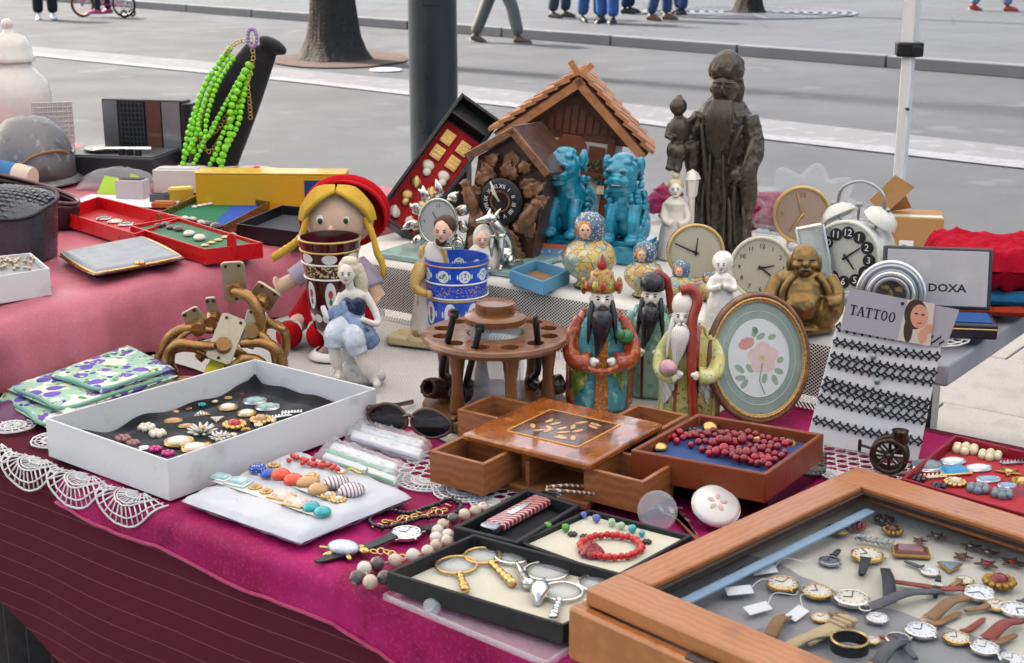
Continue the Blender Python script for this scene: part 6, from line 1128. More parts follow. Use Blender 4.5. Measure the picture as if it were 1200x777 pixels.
for k, lb, x, y, s_, st in [('star', 'bronze star badge, first from the corner', 1078, 634, 10, BZ), ('star', 'pale star badge behind the bronze star', 1098, 629, 13, STEEL), ('star', 'bronze star badge in the middle row', 1128, 653, 13, BZ), ('star', 'grey star badge in the back row', 1138, 641, 14, STEEL), ('star', 'grey star badge touching the back row star', 1158, 648, 14, STEEL), ('star', 'enamel star badge with round boss', 1156, 662, 15, RUBY), ('star', 'red enamel star badge at the right', 1187, 660, 16, RUBY), ('rosette', 'large sunburst badge at the right of the case', 1171, 684, 20, RUBY), ('tri', 'dark enamel shield badge', 1112, 665, 16, GREYS), ('square', 'reddish flag badge by the star row', 1067, 649, 18, stone('flag', '7a3b38')), ('leaf', 'long bronze wing badge near the corner', 1024, 636, 20, STEEL), ('rosette', 'oval bronze medal beside the wing badge', 1046, 623, 13, BZ), ('cluster', 'small red and gold badge near the corner', 1006, 618, 9, RUBY), ('cluster', 'dark brooch in the far corner of the case', 1036, 611, 11, DKB), ('cab', 'flat grey disc near the blue strip', 981, 622, 12, GREYS)]:
    jewel(k, lb, x, y, zw + .001, s_, st, BZ if k == 'star' else BRASS, 1.2, .2 + x * .3, 'badge')
for i, (lb, x, y, a) in enumerate((('white price tag at the left of the watches', 866, 696, .2), ('white string tag beside the gold dial', 888, 717, .5), ('folded white card tag in front of the watches', 934, 723, .9), ('white tag near the blue strip', 895, 672, .3))):
    p = P(x, y, zw); tt = thing('price_tag', lb, 'tag', p, a); G().box((0, 0, .004), (.028, .012, .0008), (.3, 0, 0)).build('paper', PAPER, tt)
    G().tube(spline([(.012, 0, .005), (.03, .012, .008), (.05, .006, .004), (.06, .012, .003)], 5), .0005, 4).build('string', PAPER, tt)
p = P(970, 745, zw); tt = thing('rolled_strap', 'beige ribbed strap roll near the front rail', 'strap', p, R(40)); G().box((0, 0, .006), (.075, .017, .005)).build('band', BGS, tt, bevel=.002)
for x in (.012, .02, .028): G().box((x, 0, .007), (.004, .02, .007)).build('loop', BGS, tt, bevel=.001)
p = P(995, 762, zw); tt = thing('bangle', 'gold rimmed dark bangle near the front rail', 'bangle', p, R(-30)); G().lathe([(.016, 0), (.018, .001), (.018, .011), (.016, .012), (.0155, .006), (.016, 0)], seg=32, cap=False).build('band', BLACK, tt, smooth=60); G().ring((0, 0, .012), .017, .0012, 32, 6).build('rim', GOLD, tt)
# ================================================================ back table
ZB = Z2 + .0065
DIALN = mat('numeral_black', '1b1a1c', .5)
def clock(name, label, cx, cy, r, base_y, body, bezel, dial, rz, dpt=.5, nums=None, hands=((2.0, .5), (-.9, .75)), tilt=-8, hm=None, ncol=None, feet=True, ticks=True, z=None, nsz=.24, sy=1):
    t = fig(name, label, 'clock', cx, base_y, z or ZB, rot=(R(tilt), 0, R(rz))); cz = (base_y - cy) * 1.02; d_ = r * dpt
    def lat(prof, m, nm, seg=40): G().at((0, 0, cz), (PI / 2, 0, 0), (1, sy, 1)).lathe(prof, seg=seg).build(nm, m, t, smooth=40)
    lat([(0, -d_), (r * .8, -d_), (r * .95, -d_ * .7), (r * .98, d_ * .3), (r, d_ * .6), (r * .97, d_ * .8)], body, 'body'); G().at((0, 0, cz), (PI / 2, 0, 0), (1, sy, 1)).ring((0, 0, d_ * .8), r * .95, r * .06, 44, 8).build('bezel', bezel, t, smooth=180)
    lat([(0, d_ * .8), (r * .93, d_ * .8), (r * .93, d_ * .82), (0, d_ * .82)], dial, 'dial'); f = -d_ * .86
    if ticks:
        g = G()
        for i in range(60): a = i * PI / 30; g.box((r * .86 * math.sin(a), f, cz + r * .86 * math.cos(a) * sy), (r * .012, .3, r * (.08 if i % 5 == 0 else .035)), (0, a, 0))
        g.build('minute_marks', ncol or DIALN, t, smooth=0)
    if nums:
        for i, s_ in enumerate(nums):
            if s_: a = i * PI / 6; text(s_, r * nsz, ncol or DIALN, t, (r * .68 * math.sin(a), f, cz + r * .68 * math.cos(a) * sy), name='numeral', ext=.1)
    g = G()
    for k, (a, L_) in enumerate(hands): g.tube([(-r * .1 * math.sin(a), f - .4 - .3 * k, cz - r * .1 * math.cos(a)), (r * L_ * math.sin(a), f - .4 - .3 * k, cz + r * L_ * math.cos(a) * sy)], [r * .035, r * .018], 5)
    g.ell((0, f - .6, cz), (r * .06, 1, r * .06), 10, 6); g.build('hands', hm or DIALN, t, smooth=180)
    lat([(0, d_ * .96), (r * .6, d_ * .93), (r * .93, d_ * .84)], mat('clock_glass', '303438', .04, 0, 0, alpha=.08, spec=.8), 'glass')
    if feet:
        for sx in (-1, 1): G().cyl((sx * r * .45, -d_ * .2, 0), (sx * r * .38, -d_ * .1, cz - r * .8 * sy), r * .05, r * .08, 8).build('foot', bezel, t)
    return t, cz, d_
N12 = ['12'] + [str(i) for i in range(1, 12)]
# ---- chalet cuckoo clock ---------------------------------------------------------------------------------
WOODL = pm('chalet_roof_wood', 'b5784a', .5, [(('8e5730', .6), ('noise', .08, .5, .1)), (('cf9a66', .5), ('noise', .05, .58, .1))], coat=.1); WOODM = pm('chalet_brown', '6b3a22', .5, [(('4e2716', .6), ('stripe', 'z', 6, .12))], coat=.1); WOODR = pm('chalet_side', '7a4028', .5, coat=.1); PLAS = pm('plaster_wall', 'c9c2b4', .8, coat=0); GREENF = pm('vine', '4a4a24', .7, [(('7b3a24', .8), ('noise', .3, .55, .05))], coat=0)
t = fig('chalet_clock', 'chalet shaped cuckoo clock with pale shingled roof', 'cuckoo clock', 657, 271, ZB, rot=(R(-2), R(7), R(-6))); t.scale = t.scale * .97
G().box((0, 8, 56), (116, 66, 112)).build('wall', PLAS, t, bevel=1); G().plate([(-66, 112), (66, 112), (0, 176)], -25, 41).build('gable', WOODM, t)
sl_ = math.atan2(78, 90); Ls = math.hypot(78, 90)
for sg in (-1, 1):
    G().at((0, 0, 190), (0, sg * sl_, 0)).box((sg * Ls / 2, 4, -5), (Ls, 104, 6)).build('roof_board', WOODR, t, bevel=.8)
    G().at((0, 0, 190), (0, sg * sl_, 0)).box((sg * Ls / 2, -50.5, -9), (Ls - 2, 5, 10)).build('barge_board', WOODL, t, bevel=1)
    nr, nc = 8, 6
    for i in range(nr):
        for j in range(nc):
            w_ = 112 / nc; G().at((0, 0, 190), (0, sg * sl_, 0)).box((sg * (i + .55) * Ls / nr, -57 + w_ * (j + .5), 2.2 + random.uniform(-.6, .8)), (Ls / nr * 1.25, w_ - 1, 4), (0, -sg * .2 + random.uniform(-.03, .03), random.uniform(-.05, .05))).build('shingle', WOODL, t)
for sg in (-1, 1): G().at((sg * 3, -52, 190), (0, sg * .7, 0)).box((0, 0, 6), (7, 5, 18)).build('ridge_finial', WOODL, t, bevel=.8)
for i in range(11): G().box((-44 + i * 8.8, -26.5, 135 + (30 - abs(-44 + i * 8.8) * .55) / 2 - 14), (6.5, 3, max(4, 34 - abs(-44 + i * 8.8) * .75))).build('gable_plank', WOODM, t)
for sx in (-1, 1): G().box((sx * 46, -27.5, 60), (9, 5, 118)).build('post', WOODM, t, bevel=.8); G().box((sx * 30, -28, 96), (18, 4, 24)).build('shutter', WOODM, t, bevel=.8)
G().box((0, -29, 76), (104, 8, 7)).build('balcony_rail', WOODM, t, bevel=1); G().plate([(-16, 92), (16, 92), (18, 108), (10, 118), (-10, 118), (-18, 108)], -32, -28).build('cuckoo_door', WOODR, t, bevel=1)
g = G()
for i in range(26): a = random.uniform(-46, -16) if i % 2 else random.uniform(14, 44); g.ell((a, -32 + random.uniform(-3, 2), random.uniform(72, 92)), (random.uniform(2.5, 5), 2.4, random.uniform(3, 5)), 8, 6)
g.build('carved_vine', GREENF, t, smooth=180)
G().at((-2, -28, 40), (PI / 2, 0, 0)).lathe([(0, 0), (27, 0), (27, 3), (23, 4.5), (0, 4)], seg=30).build('dial', BLACK, t)
for i in range(12): a = i * PI / 6; text(('XII', 'I', 'II', 'III', 'IIII', 'V', 'VI', 'VII', 'VIII', 'IX', 'X', 'XI')[i], 7.5, PAPER, t, (-2 + 19 * math.sin(a), -32.8, 40 + 19 * math.cos(a)), (PI / 2, a, 0), .1, name='numeral')
G().cyl((40, -34, 66), (40, -34, 56), 4, 5, 10).build('lantern', mat('lantern_glass', 'd6c9a8', .3), t); G().cyl((40, -34, 70), (40, -34, 66), 2, 5, 10).build('lantern_cap', BLACK, t)
G().tube(spline([(18, -36, 6), (14, -38, 24), (22, -38, 40), (16, -36, 52)], 5), [10, 10, 9, 9, 8, 8, 7, 7, 6, 6, 5, 5, 4, 4, 3, 3], 10).ell((16, -38, 56), (5, 5, 6)).build('carved_dancer', FLESH, t, vox=1)
# ---- dark carved cuckoo clock -------------------------------------------------------------------------------
DW = pm('dark_oak', '4a2c1b', .4, [(('2c170d', .7), ('noise', .1, .52, .1)), (('7a4f30', .5), ('noise', .05, .6, .08))]); CW = pm('carved_oak', '7a5234', .45, [(('4b2d1a', .7), ('noise', .14, .52, .08)), (('a0754c', .6), ('noise', .08, .6, .08))])
t = fig('cuckoo_clock', 'dark carved cuckoo clock with birds and leaves round the dial', 'cuckoo clock', 590, 301, ZB, rot=(R(-4), R(8), R(-24)))
G().box((0, 14, 55), (86, 64, 110)).build('case', DW, t, bevel=1.5); G().plate([(-43, 110), (43, 110), (0, 142)], -18, 46).build('gable', DW, t)
for sg in (-1, 1): G().at((0, 10, 154), (0, sg * .66, 0)).box((sg * 34, 0, -3), (70, 84, 6)).build('roof', DW, t, bevel=1); G().at((0, 10, 154), (0, sg * .66, 0)).box((sg * 34, -42, -5), (66, 4, 9)).build('roof_trim', CW, t, bevel=1)
G().plate([(-10, 102), (10, 102), (10, 118), (0, 126), (-10, 118)], -22, -18).build('cuckoo_door', CW, t, bevel=1)
G().at((-2, -26, 68), (PI / 2, 0, 0)).lathe([(0, -4), (26, -4), (26, 3), (23, 5), (10, 5), (9, 6.5), (0, 6)], seg=34).build('dial', BLACK, t); G().ring((-2, -31, 68), 11, 1.2, 30, 6, rot=(PI / 2, 0, 0)).build('dial_ring', CW, t)
for i in range(12): a = i * PI / 6; text(('XII', 'I', 'II', 'III', 'IIII', 'V', 'VI', 'VII', 'VIII', 'IX', 'X', 'XI')[i], 6.5, PAPER, t, (-2 + 17 * math.sin(a), -31.6, 68 + 17 * math.cos(a)), (PI / 2, a, 0), .1, name='numeral')
G().tube([(-2, -33.5, 68), (-14, -33.5, 80)], 1.3, 6).tube([(-2, -34.5, 68), (-16, -34.5, 88)], 1, 6).ell((-10, -33.5, 76), (2.6, .8, 2.6), 8, 6).ell((-12, -34.5, 82), (2.4, .8, 2.4), 8, 6).build('hands', mat('bone_hand', 'ddd4bd', .5), t, smooth=180)
def bird(x, y, z, sg, s=1):
    G().tube(spline([(x - sg * 12 * s, y, z - 26 * s), (x - sg * 6 * s, y - 4, z - 12 * s), (x, y - 6, z), (x + sg * 5 * s, y - 7, z + 11 * s)], 5), [s * v for v in (3, 4.5, 6, 7, 8, 9, 9.5, 10, 10, 9.5, 9, 8.5, 8, 7.5, 7, 6.5)], 10).ell((x + sg * 7 * s, y - 7, z + 15 * s), (7.5 * s, 7 * s, 7 * s)).tube([(x + sg * 11 * s, y - 8, z + 15 * s), (x + sg * 19 * s, y - 8, z + 13 * s)], [3 * s, .6], 6).build('carved_bird', CW, t, vox=1)
for i in range(15):
    a = i * 2 * PI / 15; g = G().at((-2 + 27 * math.cos(a), -21 - (i % 2), 68 + 27 * math.sin(a)), (0, PI / 2 - a + .35 * (-1) ** i, 0)); L_ = 17 + 4 * (i % 3); g.grid(lambda u, v: ((u - .5) * 13 * math.sin(PI * min(1, v * .9 + .12)) * (1 + .25 * math.sin(v * 20)), -4 * math.sin(PI * v) - 2 * abs(u - .5), v * L_), 7, 9); g.build('carved_leaf', CW, t, solid=2.5, smooth=180)
bird(36, -26, 62, 1, .9); bird(-40, -24, 66, -1, .85)
rnd = random.Random(4)
for i, (x, z, a, L_) in enumerate([(-34, 20, 2.4, 26), (-20, 10, 2.9, 22), (26, 20, -.7, 26), (36, 34, .1, 24), (14, 12, -.3, 22), (0, 26, -1.6, 26), (34, 10, -1.1, 22), (-36, 84, 1.0, 20), (30, 84, .8, 22), (-26, 104, .6, 18), (24, 106, -.7, 16), (40, 74, .9, 16), (-38, 42, 2.0, 20)]):
    g = G().at((x, -22 - i % 3, z), (0, a, 0)); g.grid(lambda u, v: ((u - .5) * 15 * math.sin(PI * min(1, v * .9 + .12)) * (1 + .25 * math.sin(v * 20)), -4 * math.sin(PI * v) - 2 * abs(u - .5), v * L_), 7, 9); g.build('carved_leaf', CW, t, solid=2.5, smooth=180)
# ---- turquoise guardian lions ------------------------------------------------------------------------------------
TQG = mat('turquoise_glaze', '1289a6', .14, 0, .12, .12, coat=.7, layers=[(('0b5c78', .7), ('noise', .1, .54, .1)), (('2fb0c2', .5), ('noise', .06, .58, .1))])
def lion(label, bx, by, sg, s, hr):
    t = fig('guardian_lion', label, 'figurine', bx, by, ZB, R(-30 if sg < 0 else -24)); q = lambda *v: tuple(x * s for x in v)
    G().box((0, 6 * s, 10 * s), q(58, 50, 20)).build('plinth', TQG, t, bevel=2); G().box((0, 6 * s, 22 * s), q(52, 44, 5)).build('plinth_step', TQG, t, bevel=1)
    g = G().ell(q(0, 14, 42), q(22, 24, 20)).ell(q(0, 2, 62), q(17, 18, 26)).ell(q(sg * 16, 2, 36), q(10, 18, 13)).ell(q(-sg * 16, 4, 36), q(10, 18, 13))
    for sx in (-1, 1): g.tube(spline([q(sx * 11, -8, 62), q(sx * 13, -16, 46), q(sx * 13, -17, 30)], 5), [s * v for v in (9, 8.5, 8, 7.5, 7, 7, 6.5, 6.5, 6, 6, 6)], 10); g.ell(q(sx * 13, -21, 28), q(8, 9, 5)); g.ell(q(sx * 20, -12, 27), q(7, 10, 5))
    g.tube(spline([q(0, 34, 34), q(4, 40, 54), q(0, 36, 72)], 5), [s * v for v in (5, 6, 7, 8, 8, 8, 8, 7, 6, 5, 3)], 10)
    g.build('body', TQG, t, vox=1.3)
    h = G().ell(q(hr, -6, 98), q(18, 18, 17)).ell(q(hr + sg * 2, -20, 90), q(13, 11, 9)).ell(q(hr + sg * 2, -28, 93), q(6, 5, 4)).ell(q(hr + sg * 2, -20, 82), q(11, 9, 4))
    for sx in (-1, 1): h.ell(q(hr + sx * 8, -20, 101), q(6, 5, 4)); h.ell(q(hr + sx * 19, 0, 106), q(5, 7, 9)); h.ell(q(hr + sx * 9, -14, 110), q(5, 5, 3.5))
    h.ell(q(hr, -4, 113), q(12, 12, 6)); h.cyl(q(hr * .6, 0, 74), q(hr, -4, 92), 15 * s, 15 * s); o = h.build('head', TQG, t, vox=1.1)
    for sx in (-1, 1): G().ell(q(hr + sx * 7.5, -24.5, 101), q(3, 2, 2.4), 10, 7).build('eye', mat('dark_teal', '063544', .15, coat=.5), o, smooth=180)
    G().ell(q(hr + sg * 2, -28.5, 86.5), q(9, 3, 1.8), 12, 6).build('mouth', MATS['dark_teal'], o, smooth=180); G().box(q(hr + sg * 2, -30.2, 87.5), q(9, .8, 1.2)).build('teeth', WHITE, o)
    g = G(); rn = random.Random(bx)
    for i in range(70):
        a = rn.uniform(-2.6, 2.6); z = rn.uniform(56, 112); rr = 19 if z > 82 else 20; x = hr * (z / 98) + math.sin(a) * rr; y = (-2 if z > 82 else 4) + math.cos(a) * rr
        if y < -4 and z > 80: continue
        g.ell(q(x, y, z), q(4, 4, 3.6), 7, 5)
    g.build('mane_curls', TQG, t, smooth=180)
    for sx in (-1, 1):
        g = G()
        for i in range(4): g.ell(q(sx * 21 - sx * i, -6 + i * 7, 44 + i * 4), q(3, 5, 6), 8, 6)
        g.build('shoulder_flames', TQG, t, smooth=180)
lion('turquoise glazed guardian lion, left of the pair, head turned left', 667, 299, -1, 1.06, -3); lion('turquoise glazed guardian lion, right of the pair, mouth open', 733, 306, 1, 1.06, -4)
# ---- dark bronze sage with child ------------------------------------------------------------------------------------
BRD = mat('black_bronze', '3f362c', .3, .15, .2, .08, layers=[(('2c2620', .5), ('noise', .12, .54, .1)), (('6e6250', .5), ('noise', .06, .6, .08))], spec=.7)
t = fig('bronze_sage', 'tall dark bronze statue of a bearded sage carrying a child', 'statue', 842, 296, ZB, R(-16))
g = G().lathe([(33, 0), (35, 6), (33, 60), (33, 100), (34, 135), (31, 158), (20, 174), (12, 182)], (0, 4, 0), 60, sy=.8, wob=lambda a, z: 1 + .07 * math.sin(9 * a + .012 * z) * max(.25, 1 - z / 200) + .03 * math.sin(17 * a))
g.tube(spline([(27, -4, 158), (36, -10, 122), (32, -24, 102), (20, -34, 100)], 6), [11, 12, 12, 12, 12, 12, 12, 12, 11, 10, 10, 9, 9, 8, 7, 7, 6, 6, 5], 12); g.tube(spline([(30, -18, 104), (33, -16, 70), (31, -16, 44)], 5), [12, 12, 11, 11, 10, 10, 9, 8, 7, 6, 4], 12)
g.tube(spline([(-25, -4, 158), (-34, -16, 134), (-44, -24, 120), (-54, -26, 122)], 6), [10] * 6 + [9] * 7 + [7] * 6, 12); g.tube(spline([(-30, -18, 130), (-30, -22, 100), (-26, -22, 60)], 5), [10, 10, 10, 9, 9, 8, 7, 6, 5, 4, 3], 10)
g.build('robe', BRD, t, vox=1.3, disp=(3, 6))
for i, (x0, z0, x1, z1) in enumerate(((-22, 150, -12, 60), (-10, 118, -6, 10), (4, 116, 8, 10), (18, 96, 22, 12), (-24, 100, -22, 8), (24, 150, 10, 104), (28, 60, 30, 10), (-16, 90, -14, 8), (12, 70, 15, 8))): G().tube(spline([(x0, -22 - 4 * (abs(x0) < 16), z0), ((x0 + x1) / 2 + 2 * (-1) ** i, -25 - 4 * (abs(x1) < 16), (z0 + z1) / 2), (x1, -26 + .012 * x1 * x1, z1)], 6), [1.2, 2, 2.4, 2.6, 2.8, 2.8, 2.8, 2.8, 2.6, 2.6, 2.4, 2, 1.2], 7).build('drapery_fold', BRD, t, smooth=180)
face(t, (2, -18, 189), 17.5, BRD, eye=False)
for sx in (-1, 1): G().ell((2 + sx * 6, -33.5, 192), (4, 2, 1.5), 8, 6).build('eyelid', BRD, t, smooth=180); G().ell((2 + sx * 6.5, -33, 197), (5.5, 3, 1.8), 8, 6).build('eyebrow', BRD, t, smooth=180)
G().ell((2, -34, 190), (2.6, 4.5, 5), 8, 6).build('nose', BRD, t, smooth=180)
G().lathe([(16, 0), (19, 4), (20, 11), (18, 20), (12, 28), (5, 32), (0, 33)], (3, -12, 198), 24, wob=lambda a, z: 1 + .06 * math.sin(7 * a + z)).ell((6, 0, 186), (16, 12, 24)).ell((2, -26, 212), (7, 6, 7)).build('turban', BRD, t, vox=1.2, disp=(1.6, 6))
g = G()
for i in range(9): x = -10 + i * 2.6; g.tube(spline([(2 + x * .7, -34, 178), (x + 1, -40, 160), (x * .9, -40, 138), (x * .5 - 1, -36, 112 + abs(x))], 5), [3.5, 4, 4, 4, 4, 4, 3.8, 3.6, 3.4, 3, 2.8, 2.4, 2, 1.6, 1.2, .8], 7)
g.build('beard', BRD, t, smooth=180)
G().tube([(18, -44, 84), (30, -46, 108), (38, -42, 138)], [2, 2.4, 3], 7).ell((22, -42, 98), (8, 7, 7)).build('flywhisk', BRD, t, smooth=180)
g = G().at((-3, -6, 34), (0, 0, 0), .8).ell((-53, -26, 136), (16, 14, 21)).ell((-60, -34, 108), (9, 10, 14)).ell((-48, -36, 106), (9, 10, 14)).tube([(-60, -36, 108), (-62, -40, 88), (-64, -44, 82)], 5.5).tube([(-48, -38, 106), (-50, -42, 86), (-52, -46, 80)], 5.5).tube([(-66, -28, 144), (-68, -38, 128), (-58, -44, 126)], 4.5).tube([(-44, -28, 146), (-30, -20, 156)], 4.5).cyl((-56, -26, 150), (-56, -27, 162), 5); g.ell((-55, -28, 169), (12.5, 12.5, 13)).ell((-56, -39, 169), (2, 2.5, 2.5)).ell((-55, -24, 181), (5, 5, 4)); g.build('carried_child', BRD, t, vox=1.3)
for sx in (-1, 1): G().ell((2 + sx * 18, -28, 4), (13, 14, 6)).build('shoe', BRD, t, smooth=180)
# ---- small figurines --------------------------------------------------------------------------------------------
t = fig('lantern_lady', 'white porcelain lady with hair bun standing by a lamp post', 'figurine', 794, 303, ZB, R(-8)); t.scale = t.scale * 1.12
G().lathe([(17, 0), (17.5, 4), (15, 30), (10, 50), (12, 58), (6, 64)], (-4, 0, 0), 22, sy=.8, wob=lambda a, z: 1 + .05 * math.sin(8 * a) * max(0, 1 - z / 50)).tube(spline([(-14, 0, 56), (-15, -8, 42), (-6, -13, 38)], 4), 3.4, 8).tube(spline([(6, 0, 56), (9, -8, 42), (0, -13, 38)], 4), 3.4, 8).build('dress', pm('cream_dress', 'dcd3c6', .3), t, vox=1); face(t, (-4, -2, 72), 7.6, PORC); G().ell((-4, 1, 76), (8.2, 7.6, 7)).ell((-4, 2, 85), (4, 4, 4)).build('hair', pm('blond_hair', 'cdbb94', .4), t, smooth=180)
G().lathe([(6, 0), (6, 4), (3.6, 6), (3.4, 62), (5, 64), (5.6, 66), (6.8, 80), (9, 82), (6, 88), (0, 92)], (12, 6, 0), 6).build('lantern_post', PORC, t, smooth=0); G().box((2, 3, 1.5), (40, 24, 3)).build('base', PORC, t, bevel=1)
t = fig('porcelain_girl', 'small white porcelain girl in bonnet between the clocks', 'figurine', 844, 384, ZB, R(-8))
G().lathe([(20, 0), (21, 3), (17, 28), (11, 50), (12, 60), (6, 66)], (0, 0, 0), 24, sy=.8, wob=lambda a, z: 1 + .06 * math.sin(9 * a) * max(0, 1 - z / 50)).tube(spline([(-11, 0, 58), (-14, -9, 48), (-2, -14, 52)], 4), 4, 8).tube(spline([(11, 0, 58), (14, -9, 48), (3, -14, 54)], 4), 4, 8).ell((0, 0, 2), (22, 18, 3)).build('dress', PORC, t, vox=1.1, disp=(1.2, 4)); face(t, (-2, -3, 75), 9, PORC); G().ell((0, 3, 77), (12.5, 11, 13)).ell((1, 5, 64), (10, 7, 9)).build('bonnet', PORC, t, vox=1)
MAJ = pm('painted_gourd', 'c9ae62', .16, [(('6f9aa0', .85), ('noise', .07, .5, .05)), (('c98a2e', .8), ('noise', .06, .57, .05)), (('d9cfa8', .8), ('noise', .09, .6, .05)), (('26394a', .85), ('crack', .085, .016)), (('5a2d18', .6), ('noise', .3, .62, .03))], .8); MAJH = pm('painted_hood', '4c6a86', .2, [(('d6cfae', .9), ('voro', .3, .3)), (('2f4a5e', .8), ('crack', .18, .03))], .6); MAJF = pm('painted_hairs', 'c98a34', .25, [(('8a5320', .7), ('stripe', 'xz', 3, .4, .5))])
def gourd(label, bx, by, s):
    t = fig('painted_gourd_doll', label, 'figurine', bx, by, ZB, R(-6)); q = lambda l: [(r * s, z * s) for r, z in l]
    G().lathe(q([(0, 0), (17, 0), (18, 3), (14, 8), (16, 11), (26, 18), (33, 30), (33, 40), (27, 52), (18, 58), (16, 60)]), seg=30).build('body', MAJ, t, smooth=180); G().lathe(q([(16, 59), (19, 66), (20, 76), (17, 86), (10, 92), (0, 94)]), seg=26, cap=False).build('hood', MAJH, t, smooth=180); G().lathe([(14 * s, 0), (18.3 * s, 0), (18.5 * s, 3.2 * s)], seg=26, cap=False).build('foot', BLACK, t)
    o = G().ell((-3 * s, -9 * s, 74 * s), (13 * s, 12 * s, 14.5 * s), 18, 12).build('hair', MAJF, t, smooth=180); G().ell((-4 * s, -14 * s, 73 * s), (8.5 * s, 8.5 * s, 11 * s), 16, 11).build('face', FLESH, t, smooth=180)
    for sx in (-1, 1): G().ell((-4 * s + sx * 3.2 * s, -22 * s, 75 * s), (1.6 * s, .8 * s, 1 * s), 8, 5).build('eye', DARK, t, smooth=180)
    G().ell((-4 * s, -21.8 * s, 69 * s), (1.8 * s, .8 * s, .7 * s), 8, 5).build('mouth', MATS['lips'], t, smooth=180)
gourd('round painted gourd doll with blond woman, largest of four', 690, 336, .94); gourd('painted gourd doll, second largest of four', 754, 347, .69); gourd('painted gourd doll, third largest of four', 797, 356, .55); gourd('tiniest painted gourd doll behind the porcelain girl', 829, 352, .36)
BUD = mat('buddha_bronze', '8a6f42', .35, .65, .2, .06, layers=[(('57452a', .6), ('noise', .1, .55, .1))])
t = fig('laughing_buddha', 'seated brass laughing buddha with bare belly', 'statuette', 940, 389, ZB, R(-6))
G().ell((0, 4, 4), (40, 26, 6)).ell((0, -2, 8), (38, 24, 7)).ell((-2, 2, 42), (30, 24, 27)).ell((-3, -12, 34), (23, 18, 18)).ell((-3, 4, 62), (30, 18, 15)).ell((-22, -12, 16), (20, 18, 12)).tube(spline([(14, -4, 18), (30, -18, 30), (30, -20, 44), (24, -22, 12)], 6), [14] * 6 + [12] * 7 + [9] * 6, 12).tube(spline([(-28, 2, 64), (-38, -8, 44), (-32, -20, 30)], 5), [10, 10, 10, 9.5, 9, 9, 8, 8, 7, 7, 6], 10).tube(spline([(26, 2, 64), (36, -8, 48), (32, -24, 42)], 5), [10, 10, 10, 9.5, 9, 9, 8, 8, 7, 7, 6], 10).ell((-30, -24, 27), (8, 7, 6)).ell((30, -30, 42), (7, 7, 6)).ell((-3, -29, 33), (2.5, 2, 2.5)).ell((-10, -9, 58), (11, 7, 7)).ell((8, -9, 58), (11, 7, 7)).build('body', BUD, t, vox=1.5)
h = G().ell((-2, -4, 86), (16, 17, 18)).ell((-2, -19, 84), (4, 5, 4)).ell((-2, -14, 76), (11, 8, 7)).ell((-11, -15, 82), (6, 6, 5)).ell((7, -15, 82), (6, 6, 5)).ell((-19, 0, 80), (3.5, 5, 11)).ell((15, 0, 80), (3.5, 5, 11)); h.build('head', BUD, t, vox=1.0)
for sx in (-1, 1): G().ell((-2 + sx * 7, -19.5, 89), (4.5, 1.6, 1.2), 8, 5).build('eye', DARK, t, smooth=180)
G().ell((-2, -21, 77), (6, 2, 1.6), 8, 5).build('mouth', DARK, t, smooth=180)
for sx in (-1, 1): G().tube(spline([(sx * 12, -10, 70), (sx * 24, -14, 56), (sx * 26, -16, 40), (sx * 20, -22, 22)], 5), 4, 8).build('robe_fold', BUD, t, smooth=180)
# ---- clocks --------------------------------------------------------------------------------------------------------
CRF = mat('cream_dial', 'cfc8b0', .4, 0, .06, .05); CRB = mat('cream_paint', 'cfc7b4', .3, 0, .06, .05, coat=.4); REDE = mat('red_enamel', 'a31a18', .25, 0, .05, .1, coat=.4); TAND = mat('tan_dial', 'b59a86', .4, 0, .06, .05)
clock('travel_clock', 'red and brass round travel clock behind the painted gourds', 813, 296, 33, 334, REDE, GOLD, CRF, 0, .45, ['', '', '', '', '', '', '', '', '', '', '', ''], ((-1.15, .8), (.1, .5)), -6)
clock('alarm_clock', 'round cream alarm clock with small black numerals', 890, 313, 36, 354, CRB, CRB, CRF, -10, .6, N12, ((1.35, .42), (2.2, .75)), -6, nsz=.2)
clock('tan_clock', 'round tan clock with gold numerals behind the cream alarm clock', 937, 253, 33, 292, mat('tan_body', '8e6a40', .4, 0, .1, .1), GOLD, TAND, -4, .4, ['12', '', '', '3', '', '', '6', '', '', '9', '', ''], ((-.25, .8), (-2.5, .7)), -8, GOLD, mat('gold_num', '8a6a30', .4))
t, cz, d_ = clock('alarm_clock', 'white twin bell alarm clock with numerals on black discs', 998, 300, 42, 352, mat('white_enamel', 'd2d1c8', .25, 0, .04, .1, coat=.5), MATS['white_enamel'], MATS['white_enamel'], -38, .75, None, ((2.4, .4), (.9, .5)), -4, ticks=False)
for i in range(12):
    a = i * PI / 6; x, z = 28 * math.sin(a), cz + 28 * math.cos(a); o = G().cyl((x, -d_ * .81, z), (x, -d_ * .88, z), 7.2, seg=20).build('number_disc', BLACK, t); text(N12[i], 11, PAPER, t, (x, -d_ * .9, z), ext=.15, name='numeral')
for sx in (-1, 1):
    G().at((sx * 26, 0, cz + 44), (0, sx * .55, 0)).lathe([(0, 12), (10, 10.5), (18, 5), (21, -2), (20, -3), (16, 3), (0, 8)], seg=28).build('bell', MATS['white_enamel'], t, smooth=60); G().cyl((sx * 20, 0, cz + 34), (sx * 25, 0, cz + 44), 2.4, seg=8).build('bell_post', STEEL, t); G().at((sx * 26, 0, cz + 44), (0, sx * .55, 0)).ell((0, 0, 13), 3, 10, 7).build('bell_nut', STEEL, t)
G().tube(spline([(-28, 0, cz + 54), (-24, 0, cz + 74), (0, 0, cz + 84), (24, 0, cz + 74), (28, 0, cz + 54)], 6), 2, 8).build('handle', STEEL, t, smooth=180); G().tube([(0, -4, cz + 36), (0, -4, cz + 56)], 1.6, 6).ell((0, -4, cz + 58), (5, 3, 3.5)).build('hammer', STEEL, t, smooth=60)
